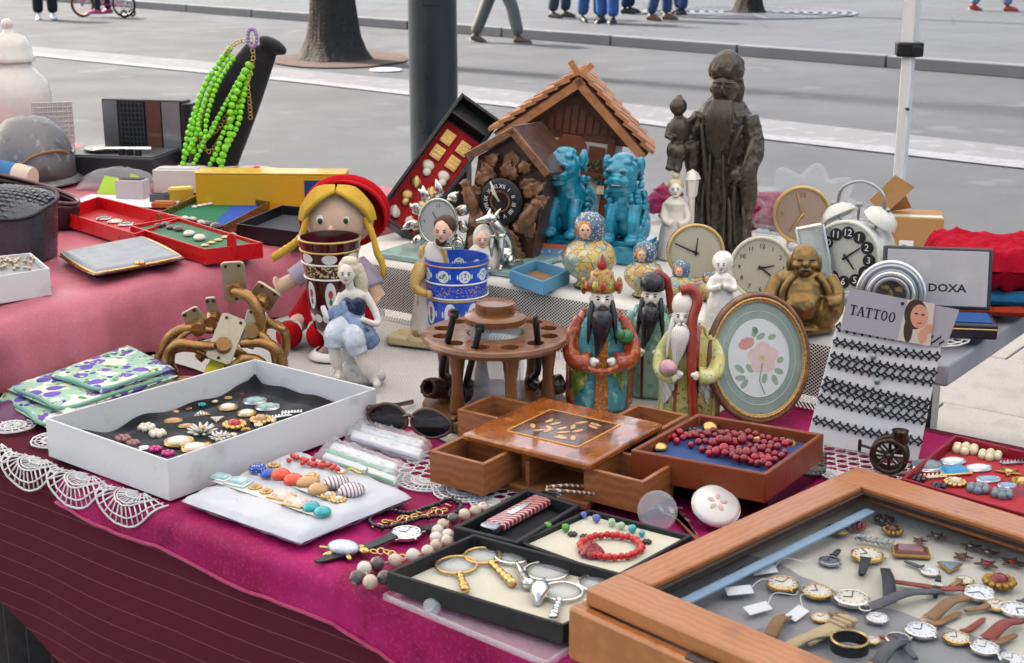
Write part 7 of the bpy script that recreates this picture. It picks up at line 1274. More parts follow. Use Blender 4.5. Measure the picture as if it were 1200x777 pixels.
t = fig('wavy_glass_frame', 'clear scalloped glass plate standing behind the tan clock', 'glass plate', 945, 296, ZB, rot=(R(-12), 0, R(-4))); n = 90
G().tube([((50 + 7 * math.cos(9 * a)) * math.cos(a) * 1.12, 6, 50 + (44 + 7 * math.cos(9 * a)) * math.sin(a)) for a in [2 * PI * i / n for i in range(n)]], 2.8, 8, True).build('scalloped_rim', mat('rim_glass', 'e8eef0', .04, 0, 0, alpha=.16, spec=1, coat=1), t, smooth=180); G().plate([((48 + 6 * math.cos(9 * a)) * math.cos(a) * 1.1, 50 + (42 + 6 * math.cos(9 * a)) * math.sin(a)) for a in [2 * PI * i / n for i in range(n)]], 5.5, 7).build('plate', mat('plate_glass', 'e8eef0', .04, 0, 0, alpha=.1, spec=.8), t)
t = fig('photo_frame', 'narrow silver edged frame standing beside the brass buddha', 'photo frame', 966, 356, ZB, rot=(R(-4), R(-17), R(-35)))
for a, b in (((-16, 0), (-16, 90)), ((16, 0), (16, 90)), ((-16, 90), (16, 90)), ((-16, 2), (16, 2))): G().tube([(a[0], 0, a[1]), (b[0], 0, b[1])], 2.6, 6).build('edge', SILVER, t)
G().plate([(-16, 2), (16, 2), (16, 90), (-16, 90)], 0, 1.5).build('panel', mat('frame_panel', 'b4bcc0', .15, .3, .05, .1), t)
t = fig('round_silver_frame', 'round silver desk frame behind the TATTOO header', 'frame', 1041, 386, ZB, rot=(R(-8), 0, R(-16)))
for r_, y, m in ((37, 0, SILVER), (33, -3, STEEL), (25, -5, SILVER), (19, -5, STEEL)): G().ring((0, y, 40), r_, 3.2, 44, 8, rot=(PI / 2, 0, 0)).build('ring', m, t, smooth=180)
G().at((0, 0, 40), (PI / 2, 0, 0)).lathe([(0, -22), (33, -22), (37, -18), (37, 0), (19, 2), (0, 2)], seg=40).build('drum', SILVER, t, smooth=40); G().at((0, -3, 40), (PI / 2, 0, 0)).lathe([(0, 0), (18, 0), (18, 1), (0, 1)], seg=30).build('picture', pm('dark_picture', '2f2c26', .2, [(('9a8a4c', .7), ('noise', .12, .58, .06))]), t); G().box((0, 10, 2), (34, 26, 5)).build('base', STEEL, t, bevel=1)
# ---- open watch box reading DOXA -----------------------------------------------------------------------------------
t = fig('watch_box', 'open grey lined watch box with DOXA lettered lid', 'watch box', 1098, 388, ZB, R(-9)); GRL = pm('grey_satin', 'b0adad', .35, [(('c6c3c3', .5), ('noise', .03, .5, .2))], coat=.1); BKX = pm('navy_leatherette', '20222c', .45)
LID = [(-60, 16), (64, 4), (64, 79), (-60, 93)]
G().at((0, 22, 0), (R(-14), 0, 0)).plate([(-62, 20), (62, 20), (62, 92), (-62, 92)], 0, 7).build('lid', BKX, t, bevel=2.5); G().at((0, 22, 0), (R(-14), 0, 0)).plate([(-57, 24), (57, 24), (57, 88), (-57, 88)], -1.2, -.2).build('lid_lining', GRL, t, bevel=1)
text('DOXA', 12.5, MATS['print_black'], t, (8, 22 - 13.5 - 1.4, 49), (PI / 2 - R(14), 0, 0), .12, sx=1.15, bold=.35)
G().box((0, -4, 9), (124, 52, 18)).build('base', BKX, t, bevel=2.5); G().box((0, -4, 18.4), (112, 42, 2)).build('base_lining', pm('royal_blue', '1c4f8f', .8, coat=0), t); G().tube([(-61, -30, 12), (61, -30, 12)], 1, 6).build('gilt_line', GOLD, t)
# ---- cardboard box, folded cloths, blue box, glass shelf -----------------------------------------------------------
KR = mat('kraft_card', 'ad8250', .75, 0, .08, .06, layers=[(('93693c', .5), ('noise', .04, .52, .15))])
t = fig('cardboard_box', 'small opened brown cardboard box with green sticker', 'box', 1064, 306, ZB, R(-12)); G().box((0, 18, 26), (72, 52, 52)).build('carton', KR, t, bevel=.8)
G().at((-30, -2, 52), (0, -.9, 0)).plate([(0, 0), (46, -4), (42, 22), (2, 24)], 4, 5.2).build('flap', KR, t); G().at((-20, 30, 52), (.5, -.2, 0)).plate([(-14, 0), (22, 0), (14, 34), (-10, 30)], 0, 1.2).build('flap', KR, t); G().at((2, -8.6, 0), (0, 0, 0)).plate([(-14, 8), (2, 8), (2, 26), (-14, 26)], -.3, 0).build('paper_label', PAPER, t); G().cyl((-6, -9.4, 16), (-6, -8.9, 16), 5, seg=20).build('sticker', mat('green_sticker', '2f9a3c', .5), t); G().box((4, 2, 52.4), (60, 14, .6)).build('tape', mat('pale_tape', 'd6cbb4', .25), t)
for nm, lb, z0, hh, col, x0, y0, sx_, sy_, kw in (('folded_cloth', 'folded orange red cloth at the bottom of the right stack', 0, 12, 'b5402c', 1178, 370, 130, 90, {}), ('folded_cloth', 'folded blue cloth in the middle of the right stack', 12.2, 12, '1c5a80', 1186, 370, 110, 80, {}), ('knitted_cloth', 'red knitted cloth heaped on top of the right stack', 24.6, 48, 'ab0f28', 1192, 366, 196, 110, {})):
    t = fig(nm, lb, 'cloth', x0, y0, ZB, R(-10)); m = pm('cloth_' + col, col, .9, [((('5a0814' if col == 'ab0f28' else '402020'), .25), ('noise', .3, .55, .05))], coat=0, spec=.15)
    qq = [V((-sx_ / 2, -8, 0)), V((sx_ / 2, -8, 0)), V((sx_ / 2, sy_, 0)), V((-sx_ / 2, sy_, 0))]; puff(qq, z0, z0 + hh, 40, 2.5).build('cloth', m, t, smooth=180, disp=(20, 17) if nm[0] == 'k' else (1.5, 12))
t, q, c = tray('matchbox_tray', 'small pale blue cardboard tray, empty', 'box', [(597, 316), (636, 330), (668, 316), (628, 304)], Z2 + .03, ZB, .003, mat('sky_blue_card', '5f9cc0', .6, 0, .08, 40), mat('brown_inner', '8a6a4c', .8), .006)
t = fig('box_lid', 'blue and orange printed lid leaning behind the small tray', 'lid', 645, 306, ZB, R(-20)); G().at((0, 0, 0), (R(-20), 0, 0)).plate([(-16, 0), (18, 0), (18, 20), (-16, 20)], 0, 2).build('card', pm('lid_print', '5f87a8', .5, [('b4552c', ('band', 'z', 14, 30)), (('d8c9a0', .9), ('and', ('noise', .2, .55, .04), ('band', 'z', 0, 13)))], coat=.1), t)
t = thing('glass_shelf', 'thick greenish glass shelf under the silver clock and hound', 'glass shelf', P(550, 303, ZB), ANG + .06); G().box((0, 0, .005), (.30, .17, .009)).build('pane', mat('green_glass', 'a9cfcb', .05, 0, .05, 10, alpha=.75, spec=.8, coat=.5), t, bevel=.001)
zg = ZB + .0097; SVR = mat('bright_silver', 'cfcfc6', .2, 1, .15, .2)
t, cz, d_ = clock('flower_clock', 'round silver clock framed by silver flowers and leaves', 514, 261, 23, 294, SVR, SVR, mat('pale_dial', 'c3c6c4', .4, 0, .05, .1), -8, .35, ['12', '', '', '3', '', '', '6', '', '', '9', '', ''], ((-.6, .5), (2.9, .55)), -8, feet=False, z=zg, sy=1.18)
g = G()
for i in range(22):
    a = i * PI / 11; rr = 23 + 2 * (i % 2); x, z = rr * math.cos(a), cz + rr * 1.16 * math.sin(a); L_ = 13 + 4 * ((i * 7) % 3)
    G().at((x, 1 - 3 * (i % 2), z), (0, -a + PI / 2 + .5 * (-1) ** i, 0)).grid(lambda u, v: ((u - .5) * 10 * math.sin(PI * min(1, v + .08)), -2.4 * math.sin(PI * v) + 1.6 * abs(u - .5), v * L_), 5, 6).build('silver_leaf', SVR, t, solid=.8, smooth=180)
G().box((0, 3, 3), (34, 14, 6)).build('stand', SVR, t, bevel=2)
t = fig('silver_hound', 'polished silver hound sitting on the glass shelf', 'statuette', 584, 312, zg, R(-10)); t.scale = t.scale * .86
g = G().ell((6, 6, 16), (15, 16, 15)).tube(spline([(8, 10, 18), (6, 4, 36), (2, -6, 50), (-4, -10, 62)], 5), [12, 12, 12, 12, 12, 12, 11.5, 11, 10.5, 10, 9, 8.5, 8, 7.5, 7, 6.5], 12).ell((-8, -12, 67), (9, 7, 7)).tube([(-12, -14, 67), (-26, -20, 64)], [5.5, 2.6], 9)
for sx in (-1, 1): g.tube(spline([(sx * 6, -10, 44), (sx * 7, -16, 24), (sx * 7, -18, 3)], 4), [6, 5, 4.6, 4.2, 3.8, 3.6, 3.4, 3.2, 3], 8); g.ell((sx * 7, -22, 2.5), (3.4, 6, 2.5)); g.ell((6 + sx * 12, -2, 10), (6, 14, 9)); g.tube([(-6 + sx * 5, -8, 72), (-2 + sx * 7, -6, 80)], [3, 1], 6)
g.tube(spline([(18, 18, 4), (28, 14, 4), (34, 2, 4)], 4), [4, 3.5, 3, 3, 2.5, 2.5, 2, 1.5, 1], 8); g.build('body', SVR, t, vox=1.1)
# magenta cloth bundled behind the statues
for lb, x, y, w_, hh in (('crumpled magenta cloth bundled behind the right lion', 774, 266, 56, 46), ('crumpled magenta cloth showing behind the glass plate', 900, 276, 66, 52)):
    t = fig('cloth_bundle', lb, 'cloth', x, y, ZB); rn = random.Random(x); g = G().at((0, 34, 0))
    for i in range(9): g.ell((rn.uniform(-.36, .36) * w_, rn.uniform(-6, 8), hh * rn.uniform(.1, .75)), (w_ * .22, 12, hh * .25))
    g.build('cloth', mat('magenta_px', '96134f', .5, 0, .15, .05, sheen=.1), t, vox=1.8, disp=(15, 8))
# ================================================================ pink side table
ZS = Z3 + .0055
# ---- white ginger jar, helmet, wire tray -----------------------------------------------------------------------------
t = fig('ginger_jar', 'large white lidded porcelain jar at the left edge', 'jar', 22, 176, ZS, R(0)); JW = pm('jar_white', 'cfccc6', .22, [(('b08a60', .5), ('noise', .03, .66, .04))])
G().lathe([(0, 0), (30, 0), (32, 4), (34, 14), (40, 40), (42, 62), (38, 80), (26, 92), (23, 96), (23, 101), (0, 101)], seg=40).build('jar', JW, t, smooth=60); o = G().lathe([(27, 101), (28, 105), (25, 108), (24, 118), (18, 128), (6, 133), (4, 137), (0, 137)], seg=36).build('lid', JW, t, smooth=60); G().ell((0, 0, 142), 6.5, 16, 10).build('knob', JW, t, smooth=180)
t = fig('steel_helmet', 'grey steel helmet with scratched paint', 'helmet', 38, 212, ZS, R(20)); HM = pm('grey_helmet', '6f6e70', .45, [(('9c9a98', .6), ('noise', .09, .6, .06)), (('4a4848', .5), ('noise', .05, .58, .08))], .1, metal=.3)
G().lathe([(50, 6), (49, 24), (46, 40), (38, 58), (24, 70), (8, 75), (0, 75.5)], seg=40, cap=False, sy=1.15).build('shell', HM, t, solid=-1.5, smooth=180); G().lathe([(50, 7), (56, 3), (57, 1), (51, 5)], seg=40, cap=False, sy=1.15).build('brim', HM, t, smooth=180); G().tube(spline([(-30, -50, 10), (0, -58, 36), (30, -46, 40), (40, -36, 34)], 6), 1.6, 6).build('chin_strap', BRS, t); G().ell((46, -20, 34), 2.6).build('rivet', STEEL, t)
t = fig('wire_tray', 'small white wire mesh letter tray behind the helmet', 'wire tray', 66, 186, ZS, R(15)); g = G()
for i in range(9): g.tube([(-22 + i * 5.5, 0, 20), (-22 + i * 5.5, 0, 64)], .7, 5)
for i in range(9): g.tube([(-22, 0, 20 + i * 5.5), (22, 0, 20 + i * 5.5)], .7, 5)
g.build('mesh', mat('white_wire', 'c9c9c9', .4, .2), t); G().plate([(-22, 0), (22, 0), (22, 64), (-22, 64)], 1.5, 2.5).build('back_card', CARD, t)
# ---- denim roll, weave handbag, burgundy bag ---------------------------------------------------------------------------
t = fig('denim_roll', 'rolled blue cloth with pale tag at the left edge', 'cloth', 8, 226, ZS); G().tube(spline([(-34, 0, 26), (-5, 0, 24), (14, -2, 20), (30, -6, 18)], 5), [14] * 16, 14).build('roll', pm('denim', '3c6f9c', .8, coat=0), t, smooth=180); G().tube([(14, -3, 20), (34, -8, 18)], [15, 13], 14).build('tag', pm('cream_tag', 'cdbfa8', .7, coat=0), t)
t = fig('burgundy_bag', 'dark burgundy open bag behind the woven handbag', 'handbag', 26, 262, ZS, R(-14)); g = G(); n = 40
g.grid(lambda u, v: ((70 + 4 * math.sin(PI * v)) * math.cos(2 * PI * u) * (.9 + .1 * v), 30 * math.sin(2 * PI * u), v * 40 + 16 * v * (-math.cos(2 * PI * u)) * .9), n, 8, True); g.build('side', pm('burgundy_leather', '2c1218', .3, coat=.2), t, solid=2.5, smooth=180); G().tube([(74 * math.cos(a) * .98, 30 * math.sin(a), 42 - 15 * math.cos(a)) for a in [2 * PI * i / n for i in range(n)]], 2.6, 7, True).build('rim', pm('burgundy_trim', '4c1c26', .3), t, smooth=180); G().lathe([(0, 0), (62, 0), (62, 3), (0, 3)], seg=36, sy=.42).build('bottom', MATS['burgundy_leather'], t)
t = fig('woven_handbag', 'black basket weave leather handbag at the left edge', 'handbag', 2, 300, ZS, R(-12)); WV = mat('black_weave', '34373f', .3, 0, .15, .08, coat=.2)
def bagtop(u, v): x = -70 + 136 * u; return (x, -36 + 76 * v, 66 + 26 * v * 1.0 + 7 * math.sin(PI * u) * math.sin(PI * v) - 14 * u ** 3)
G().grid(lambda u, v: (66 * math.copysign(abs(math.cos(2 * PI * u)) ** .45, math.cos(2 * PI * u)) * (1 - .1 * (1 - v)), 2 + 38 * math.copysign(abs(math.sin(2 * PI * u)) ** .6, math.sin(2 * PI * u)), v * (62 + 12 * math.sin(2 * PI * u))), 48, 8, True).build('side', WV, t, smooth=180)
o = G().grid(lambda u, v: (66 * v * math.copysign(abs(math.cos(2 * PI * u)) ** .45, math.cos(2 * PI * u)), 2 + 38 * v * math.copysign(abs(math.sin(2 * PI * u)) ** .6, math.sin(2 * PI * u)), 62 + 12 * v * math.sin(2 * PI * u) + 10 * (1 - v * v)), 48, 8, True).build('flap', WV, t, smooth=180)
k_ = 0
for i in range(17):
    for j in range(10):
        x, y = -58 + i * 7.3, -30 + j * 6.8
        if (abs(x) / 64) ** 2.6 + (abs(y - 2) / 37) ** 2.6 > .92: continue
        rr = math.sqrt((x / 66) ** 2 + ((y - 2) / 38) ** 2); zz = 62 + 12 * (y - 2) / 38 + 10 * (1 - min(1, rr * rr)) + .8
        if k_ == 0: wv = G().box((0, 0, 0), (6.6, 5.4, 2.6)).build('weave_strip', WV, o, bevel=.9); ob = wv
        else: ob = wv.copy(); C.objects.link(ob)
        ob.location = (x, y, zz); ob.rotation_euler = (.3 - .5 * (y - 2) / 38 * .5, .25 * x / 66 + (.22 if (i + j) % 2 else -.22), PI / 4 * 0 + (.0 if (i + j) % 2 else PI / 2)); k_ += 1
G().tube([(66 * math.copysign(abs(math.cos(a)) ** .45, math.cos(a)), 2 + 38 * math.copysign(abs(math.sin(a)) ** .6, math.sin(a)), 62 + 12 * math.sin(a)) for a in [2 * PI * i / 60 for i in range(60)]], 2.2, 7, True).build('piping', BLACK, t, smooth=180)
# ---- portable record player ---------------------------------------------------------------------------------------------
t = fig('record_player', 'old portable record player with speaker grille in its lid', 'record player', 146, 203, ZS, R(-12))
G().box((-6, 0, 12), (122, 74, 24)).build('deck_case', mat('charcoal_case', '2b2c30', .4, 0, .1, .1), t, bevel=1.5); G().box((-6, 0, 24.6), (116, 68, 2)).build('deck_plate', mat('grey_deck', '5a5c60', .4, .3, .1, .1), t, bevel=.6); G().lathe([(0, 0), (28, 0), (28, 3), (0, 3.4)], (-18, 2, 26), 40, sy=1.0).build('platter', mat('vinyl', '141416', .25, coat=.3), t, smooth=40)
G().tube([(38, -6, 30), (-12, -20, 31), (-24, -22, 29)], [2.6, 2, 3.4], 8).build('tone_arm', SILVER, t)
for x in (12, 22, 32): G().cyl((x, -26, 25), (x, -26, 32), 4, 3.6, 14).build('knob', BLACK, t)
G().box((10, 46, 44), (104, 18, 72)).build('lid', MATS['charcoal_case'], t, bevel=1.5); G().plate([(-40, 12), (-22, 12), (-22, 78), (-40, 78)], 35.5, 37.2).build('silver_panel', STEEL, t); G().plate([(-20, 12), (12, 12), (12, 78), (-20, 78)], 35.8, 37.2).build('grille_back', BLACK, t); g = G()
for i in range(7): g.box((-18 + i * 4.8, 35.2, 45), (1.1, 1, 64))
for j in range(12): g.box((-4, 35.0, 15 + j * 5.5), (31, 1, 1.1))
g.build('grille', mat('grille_grey', '44464a', .4, .3), t); G().plate([(14, 12), (32, 12), (32, 78), (14, 78)], 35.5, 37.2).build('wood_strip', pm('walnut', '5a3626', .4), t); G().plate([(34, 12), (56, 12), (56, 78), (34, 78)], 35.3, 37.2).build('silver_panel', STEEL, t); G().box((66, 44, 42), (10, 22, 70)).build('side_block', BLACK, t, bevel=1)
# ---- necklace bust with green beads ----------------------------------------------------------------------------------------
t = fig('necklace_bust', 'black velvet necklace bust leaning back', 'display bust', 248, 206, ZS, R(0))
g = G().tube([(62 * (i / 16) ** 1.4, 4 + 16 * i / 16, 4 + 138 * i / 16) for i in range(17)], [27 + 5 * math.sin(PI * i / 16) - 9 * (i / 16) ** 2 for i in range(17)], 24, flat=.62)
g.ell((74, 18, 146), (18, 14, 8), rot=(0, .5, 0)).box((0, 4, 5), (58, 38, 9)); g.build('torso', mat('black_velvet', '101013', .8, 0, .2, .1, sheen=.25), t, vox=2)
NG = stone('neon_green', '7bd21e', .2, vs=.2); t = fig('green_necklace', 'three strand bright green bead necklace on the black bust', 'necklace', 248, 206, ZS); cnt = 0
def zz(x, y): return (x - 248, None, (206 - y) * 1.02)
STR = [([(272, 70), (252, 96), (238, 126), (226, 160), (219, 192)], 3.7), ([(277, 73), (258, 100), (244, 132), (236, 160), (222, 182)], 3.3), ([(297, 82), (287, 104), (277, 130), (275, 156), (260, 190)], 4.2), ([(293, 88), (272, 122), (256, 148), (240, 170), (226, 176)], 3.3), ([(298, 92), (282, 132), (266, 158), (258, 178), (248, 194)], 3.4), ([(290, 92), (264, 136), (252, 158), (244, 158), (240, 140), (256, 104)], 2.9), ([(275, 66), (246, 108), (234, 146), (230, 172), (240, 186)], 3.4), ([(300, 84), (292, 112), (284, 146), (270, 172), (262, 196)], 3.4), ([(280, 76), (262, 104), (250, 138), (246, 164), (232, 190)], 3.0)]
for k, (ps, r_) in enumerate(STR):
    pts = spline([(x - 248, -14 - 3 * (k % 3) - 6 * math.sin(PI * i / (len(ps) - 1)) + 20 * (206 - y) / 150, (206 - y) * 1.02) for i, (x, y) in enumerate(ps)], 10)
    for q in along(pts, r_ * 1.95):
        if cnt == 0: bd = G().ell((0, 0, 0), 1, 12, 8).build('green_bead', NG, t, smooth=180); o = bd
        else: o = bd.copy(); C.objects.link(o)
        o.location = q; o.scale = (r_ * random.uniform(.88, 1.08),) * 3; cnt += 1
for ps in ([(300, 60), (303, 74), (298, 90), (296, 104), (297, 122), (297, 142)], [(300, 56), (286, 58), (276, 66), (270, 74)], [(270, 80), (254, 110), (240, 150), (252, 176), (280, 130), (296, 96)], [(262, 96), (242, 140), (240, 160), (262, 150), (290, 100)]):
    pts = spline([(x - 248, -14 - 6 * math.sin(PI * i / (len(ps) - 1)) + 18 * (206 - y) / 150, (206 - y) * 1.02) for i, (x, y) in enumerate(ps)], 8); g = G()
    for i, q in enumerate(along(pts, 4.2)): g.ring(q, 2.3, .6, 8, 4, rot=(PI / 2 + .7 * (i % 2), .4, 0))
    g.build('gold_chain', GOLD, t, smooth=180)
t = fig('hair_clip', 'lilac beaded hair clip on top of the black bust', 'hair clip', 248, 206, ZS); g = G()
for i in range(16): a = i * PI / 8; g.ell((55 + 5 * math.cos(a), -4, 156 + 10 * math.sin(a)), 2.4, 8, 6)
g.build('beads', stone('lilac', '9a7fb0', .3, vs=.3), t, smooth=180)
# ---- striped towel, yellow tin, cartons ---------------------------------------------------------------------------------------
t = fig('striped_towel', 'folded white towel with red stripes behind the yellow tin', 'towel', 268, 216, ZS, R(-14)); puff([V((-86, -20, 0)), V((78, -20, 0)), V((78, 50, 0)), V((-86, 50, 0))], 0, 14, 34, 1.5).build('cloth', pm('red_stripe_towel', 'cfb9ba', .9, [('a8283a', ('stripe', 'x', 26, .28)), (('d8d4d0', .9), ('stripe', 'y', 17, .4))], coat=0, sheen=.2), t, smooth=180)
t = fig('yellow_tin', 'long yellow box with a blue panel at its right end', 'box', 318, 247, ZS, R(-3)); YL = pm('yellow_print', 'cf9c1e', .35, coat=.2, var=.04); G().box((0, 14, 21), (172, 34, 42)).build('body', YL, t, bevel=1); G().plate([(40, 5), (83, 5), (83, 36), (40, 36)], -3.6, -3.05).build('blue_panel', pm('blue_print', '1d3f78', .4, coat=.2), t); G().box((0, 14, 43.2), (173, 35, 2)).build('lid_edge', pm('yellow_lid', 'dcb03a', .35), t, bevel=.6)
def carton(label, x, y, w_, d_, h_, col, rz, nm='carton', top=None):
    t = fig(nm, label, 'box', x, y, ZS, R(rz)); G().box((0, d_ / 2, h_ / 2), (w_, d_, h_)).build('body', pm('carton_' + col, col, .5, [(('8a8a90', .35), ('noise', .08, .6, .04))], coat=.1), t, bevel=.8)
    G().box((0, d_ / 2, h_ + .6), (w_ * .8, d_ * .6, 1.2)).build('flap', pm('flap_' + (top or col), top or col, .5, coat=.1), t)
carton('white translucent plastic box left of the yellow tin', 208, 226, 56, 30, 26, 'c9c2be', -4); carton('small white and black carton in front of the record player', 152, 234, 34, 20, 22, 'b9aeb0', -10, top='1c1c20'); carton('small yellow and black film packet', 213, 236, 28, 18, 14, 'b99a2a', 15, top='e0cf6a'); carton('flat grey packet beside the film packet', 184, 238, 20, 16, 10, '47484e', -20); carton('small orange carton behind the red box', 190, 244, 26, 14, 6, 'b0642c', -6)
t = fig('sticky_note', 'lime green sticky note leaning on the white sheet', 'note', 125, 228, ZS, R(-10)); G().at((0, 0, 0), (R(-35), .1, 0)).plate([(-12, 0), (11, 0), (13, 22), (-9, 23)], 0, .5).build('paper', mat('lime_paper', 'a9c93a', .6), t); G().at((6, 4, 0), (R(-30), .3, 0)).plate([(8, 8), (20, 6), (20, 30), (10, 30)], 0, .5).build('paper_corner', MATS['lime_paper'], t)
t = fig('paper_sheet', 'white paper sheet lying under the small cartons', 'paper', 150, 236, ZS, R(-8)); G().box((0, 0, .4), (120, 66, .6)).build('paper', PAPER, t)
t = fig('plastic_wrap', 'crumpled clear plastic wrapping in front of the record player', 'plastic wrap', 140, 220, ZS); g = G(); rn = random.Random(2); g.grid(lambda u, v: (-48 + 96 * u, -12 + 34 * v, 1 + 20 * (math.sin(PI * u) * math.sin(PI * v)) ** .6 + rn.uniform(0, 4) * (0 < u < 1 and 0 < v < 1)), 20, 10); g.build('film', mat('smoke_film', '9a9da0', .2, 0, 0, alpha=.5, spec=.8), t, smooth=60)
# ---- red cases, gold tin, black case ---------------------------------------------------------------------------------------------
GRNF = mat('green_felt', '17683f', .9, 0, .12, 90, sheen=.3)
tray('red_case', 'red plastic case half holding pale stones, farther one', 'case', [(67, 246), (115, 230), (213, 254), (158, 274)], Z3 + .034, ZS, .003, REDP, mat('red_inside', 'b01018', .5), .004)
tray('red_case', 'red plastic case half lined with green felt, nearer one', 'case', [(152, 264), (207, 254), (308, 284), (240, 292)], Z3 + .034, ZS, .003, REDP, GRNF, .022)
t = fig('case_tab', 'red plastic clasp tab on the nearer red case', 'clasp', 273, 306, ZS, R(-20)); G().plate([(-6, 4), (6, 4), (6, 28), (3, 33), (-3, 33), (-6, 28)], -2, 1).build('tab', REDP, t, bevel=1)
zs = ZS + .0235
for i, (x, y, st, s_) in enumerate([(186, 266, DKB, 5), (194, 264, SB[3], 5), (200, 268, SB[3], 5), (210, 270, SB[3], 6), (222, 276, IVORY, 7), (234, 281, IVORY, 7.5), (236, 262, SB[1], 5), (244, 264, SB[3], 6), (254, 268, DKB, 8), (226, 258, SB[1], 4.5), (217, 257, IVORY, 4.5)]):
    jewel('dome', ('dark', 'mottled', 'brown', 'grey brown', 'cream', 'large cream', 'tan', 'speckled', 'large black', 'small tan', 'small cream')[i] + ' polished stone on the green felt, number counted from left ' [:-27] + ('', '', '', ' in the front row', ' in the front row', ' at the front right', '', '', ' at the right', ' at the back', ' at the back')[i], x, y, zs, s_, st, GOLD, 1.15, .3 * i, 'stone')
for i in range(5): jewel('cab', ('first', 'second', 'third', 'fourth', 'fifth')[i] + ' gold coin brooch along the front of the green felt', 240 + 8 * i, 288 - 3.2 * i, zs, 4.2, CREAMS, GOLD, 1.2, .2, 'brooch')
for i in range(4): jewel('cab', ('left', 'second', 'third', 'right')[i] + ' pale brooch inside the farther red case', 122 + 13 * i, 257 + 3.4 * i, ZS + .005, 6.5, IVORY if i % 2 else GREYS, SILVER, 1.4, .3, 'brooch')
TINM = mat('gold_tin', '8c7136', .3, .8, .15, 60)
tray('gold_tin_lid', 'gold edged tin lid lined in green and blue felt', 'tin', [(183, 250), (240, 224), (316, 236), (262, 264)], Z3 + .03, ZS, .0025, TINM, mat('green_blue_felt', '1d6a45', .9, 0, .1, 60, layers=[('1f4aa0', ('band', 'x', .02, 1))]), .012)
for i in range(5): jewel('cluster', ('first', 'second', 'third', 'fourth', 'fifth')[i] + ' silver bead stud in the gold tin lid', 228 + 6 * i, 243 - 1.2 * i, ZS + .0133, 3.4, PEARL, SILVER, 1, i, 'stud')
tray('black_case', 'open black plastic case behind the red case', 'case', [(277, 262), (330, 240), (398, 246), (352, 272)], Z3 + .036, ZS, .003, BLACK, BLACKCLOTH, .012)
# ---- clutch purses, small white box ---------------------------------------------------------------------------------------------------
GRV = mat('grey_vinyl', '7d848d', .35, 0, .06, 30, .0004, 300)
for lb, z0, dy, m in (('black gold framed clutch purse, lower of two', .0, 12, BLKL), ('grey gold framed clutch purse, upper of two', .0125, 0, GRV)):
    zc_ = ZS + z0 + .012; q = [P(x, y + dy * .2, zc_) for x, y in ((68, 294), (168, 274), (216, 298), (110, 318))]; c = sum(q, V()) / 4; q = ccw([p - c for p in q]); c.z = ZS + z0; t = thing('clutch_purse', lb, 'purse', c); puff(q, .0005, .0115, 24, .0003).build('panel', m, t, smooth=180)
    rim = [bl(q, u, v) for u, v in [(.02, .08), (.08, .02), (.5, 0), (.92, .02), (.98, .08), (1, .5), (.98, .92), (.92, .98), (.5, 1), (.08, .98), (.02, .92), (0, .5)]]; G().tube([p + V((0, 0, .007)) for p in spline(rim, 6, True)], .0024, 8, True).build('gold_frame', GOLD, t, smooth=180); m_ = min(range(4), key=lambda i: (q[i] + q[(i + 1) % 4]).y); cl_ = (q[m_] + q[(m_ + 1) % 4]) / 2; G().ell(cl_ + V((.004, 0, .011)), .005).ell(cl_ + V((-.005, 0, .010)), .005).build('clasp', GOLD, t, smooth=180)
t, q, c = tray('white_box', 'small white card box of silver trinkets at the left edge', 'box', [(-40, 330), (58, 314), (36, 296), (-50, 305)], Z3 + .05, ZS, .003, CARD, mat('grey_in', '9a9a9c', .8), .036)
rn = random.Random(9); g = G()
for i in range(36): p = P(rn.uniform(-6, 40), rn.uniform(305, 318), ZS + .037); g.ell(p + V((0, 0, rn.uniform(.002, .006))), (.004, .003, .003), 8, 5, (rn.random() * 3, rn.random() * 3, 0))
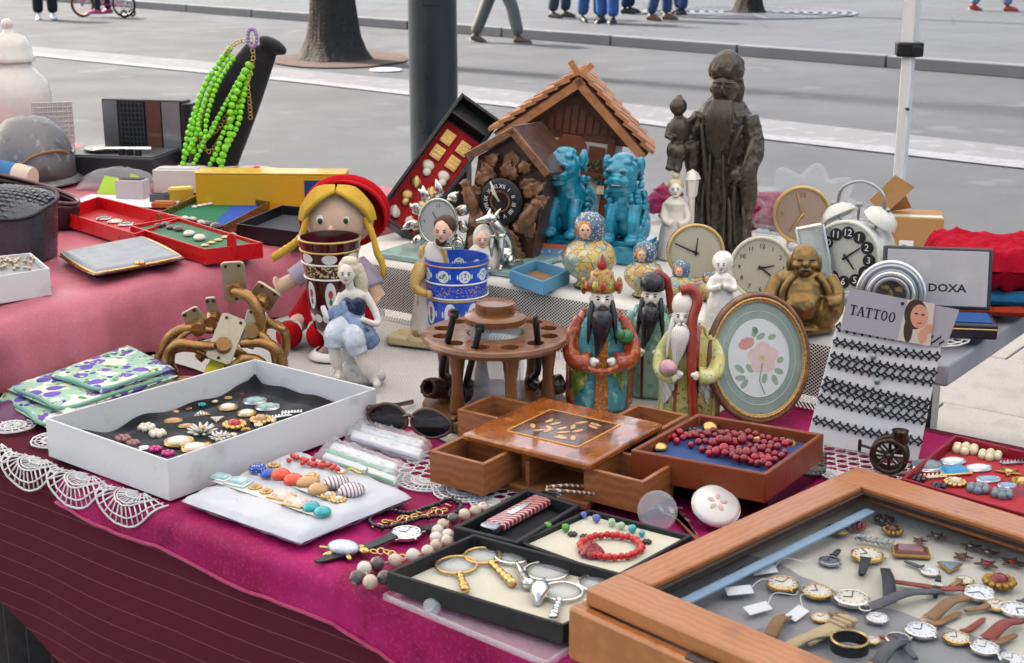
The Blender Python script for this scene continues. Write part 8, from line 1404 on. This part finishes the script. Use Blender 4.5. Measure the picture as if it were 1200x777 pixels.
tag(g.build('trinkets', mat('mixed_silver', 'b9a98a', .3, .8, .4, 300), smooth=180), 'tangle of silver and gold trinkets in the small white box', 'trinkets', kind='stuff')
# ---- slanted black cufflink tray --------------------------------------------------------------------------------------------------------
t = fig('cufflink_tray', 'long black tray of gold cufflinks on red, propped upright', 'jewellery tray', 462, 268, ZS, rot=(R(-30), R(35), R(-6)))
LW, LH = 52, 178
for x, z, a, b in ((-LW / 2, LH / 2, 4, LH), (LW / 2, LH / 2, 4, LH), (0, 2, LW - 4.2, 4), (0, LH - 2, LW - 4.2, 4), (0, LH - 26, LW - 4.2, 3)): G().box((x, 0, z), (a, 26, b)).build('tray_wall', BLACK, t, bevel=.8)
G().box((0, 12, LH / 2), (LW - 2, 3, LH - 2)).build('tray_back', BLACK, t); G().box((0, 8, LH / 2 - 14), (LW - 6, 4, LH - 36)).build('red_lining', mat('red_velvet', 'a5121c', .85, 0, .12, .1, sheen=.3), t)
for r_ in range(6):
    for cx in (-11, 11):
        z = 18 + r_ * 22; o = thing('cufflink', '%s gold cufflink in the %s row of the propped tray' % ('left' if cx < 0 else 'right', ('lowest', 'second lowest', 'third lowest', 'third highest', 'second highest', 'top')[r_]), 'cufflink', (0, 0, 0)); o.matrix_world = Matrix.LocRotScale(t.location, t.rotation_euler, t.scale) @ Matrix.Translation((cx, 4.2, z)); g = G()
        if r_ in (4, 5): g.box((0, 0, 0), (14, 3, 17)); [g.box((-4 + 4 * i, -2, -5 + 5 * j), (3, 1.5, 3.6)) for i in range(3) for j in range(3)]
        elif r_ % 2: g.ell((0, 0, 3), (7.5, 3, 6.5)).ell((3, -1, -5), (5, 3, 5))
        else: g.ell((0, 0, 0), (8, 3, 6), rot=(0, .6, 0)).ell((0, -2, 0), (4, 2, 8), rot=(0, -.6, 0))
        g.build('face', GOLD if r_ % 3 else PEARL, o, smooth=60, bevel=.5)
t = fig('tray_stand', 'dark wooden block propping the cufflink tray', 'block', 500, 256, ZS, R(-10)); G().box((22, 40, 36), (40, 30, 72)).build('block', DARK, t, bevel=1); G().box((22, 40, 73), (42, 32, 2)).build('top_edge', BLACK, t)
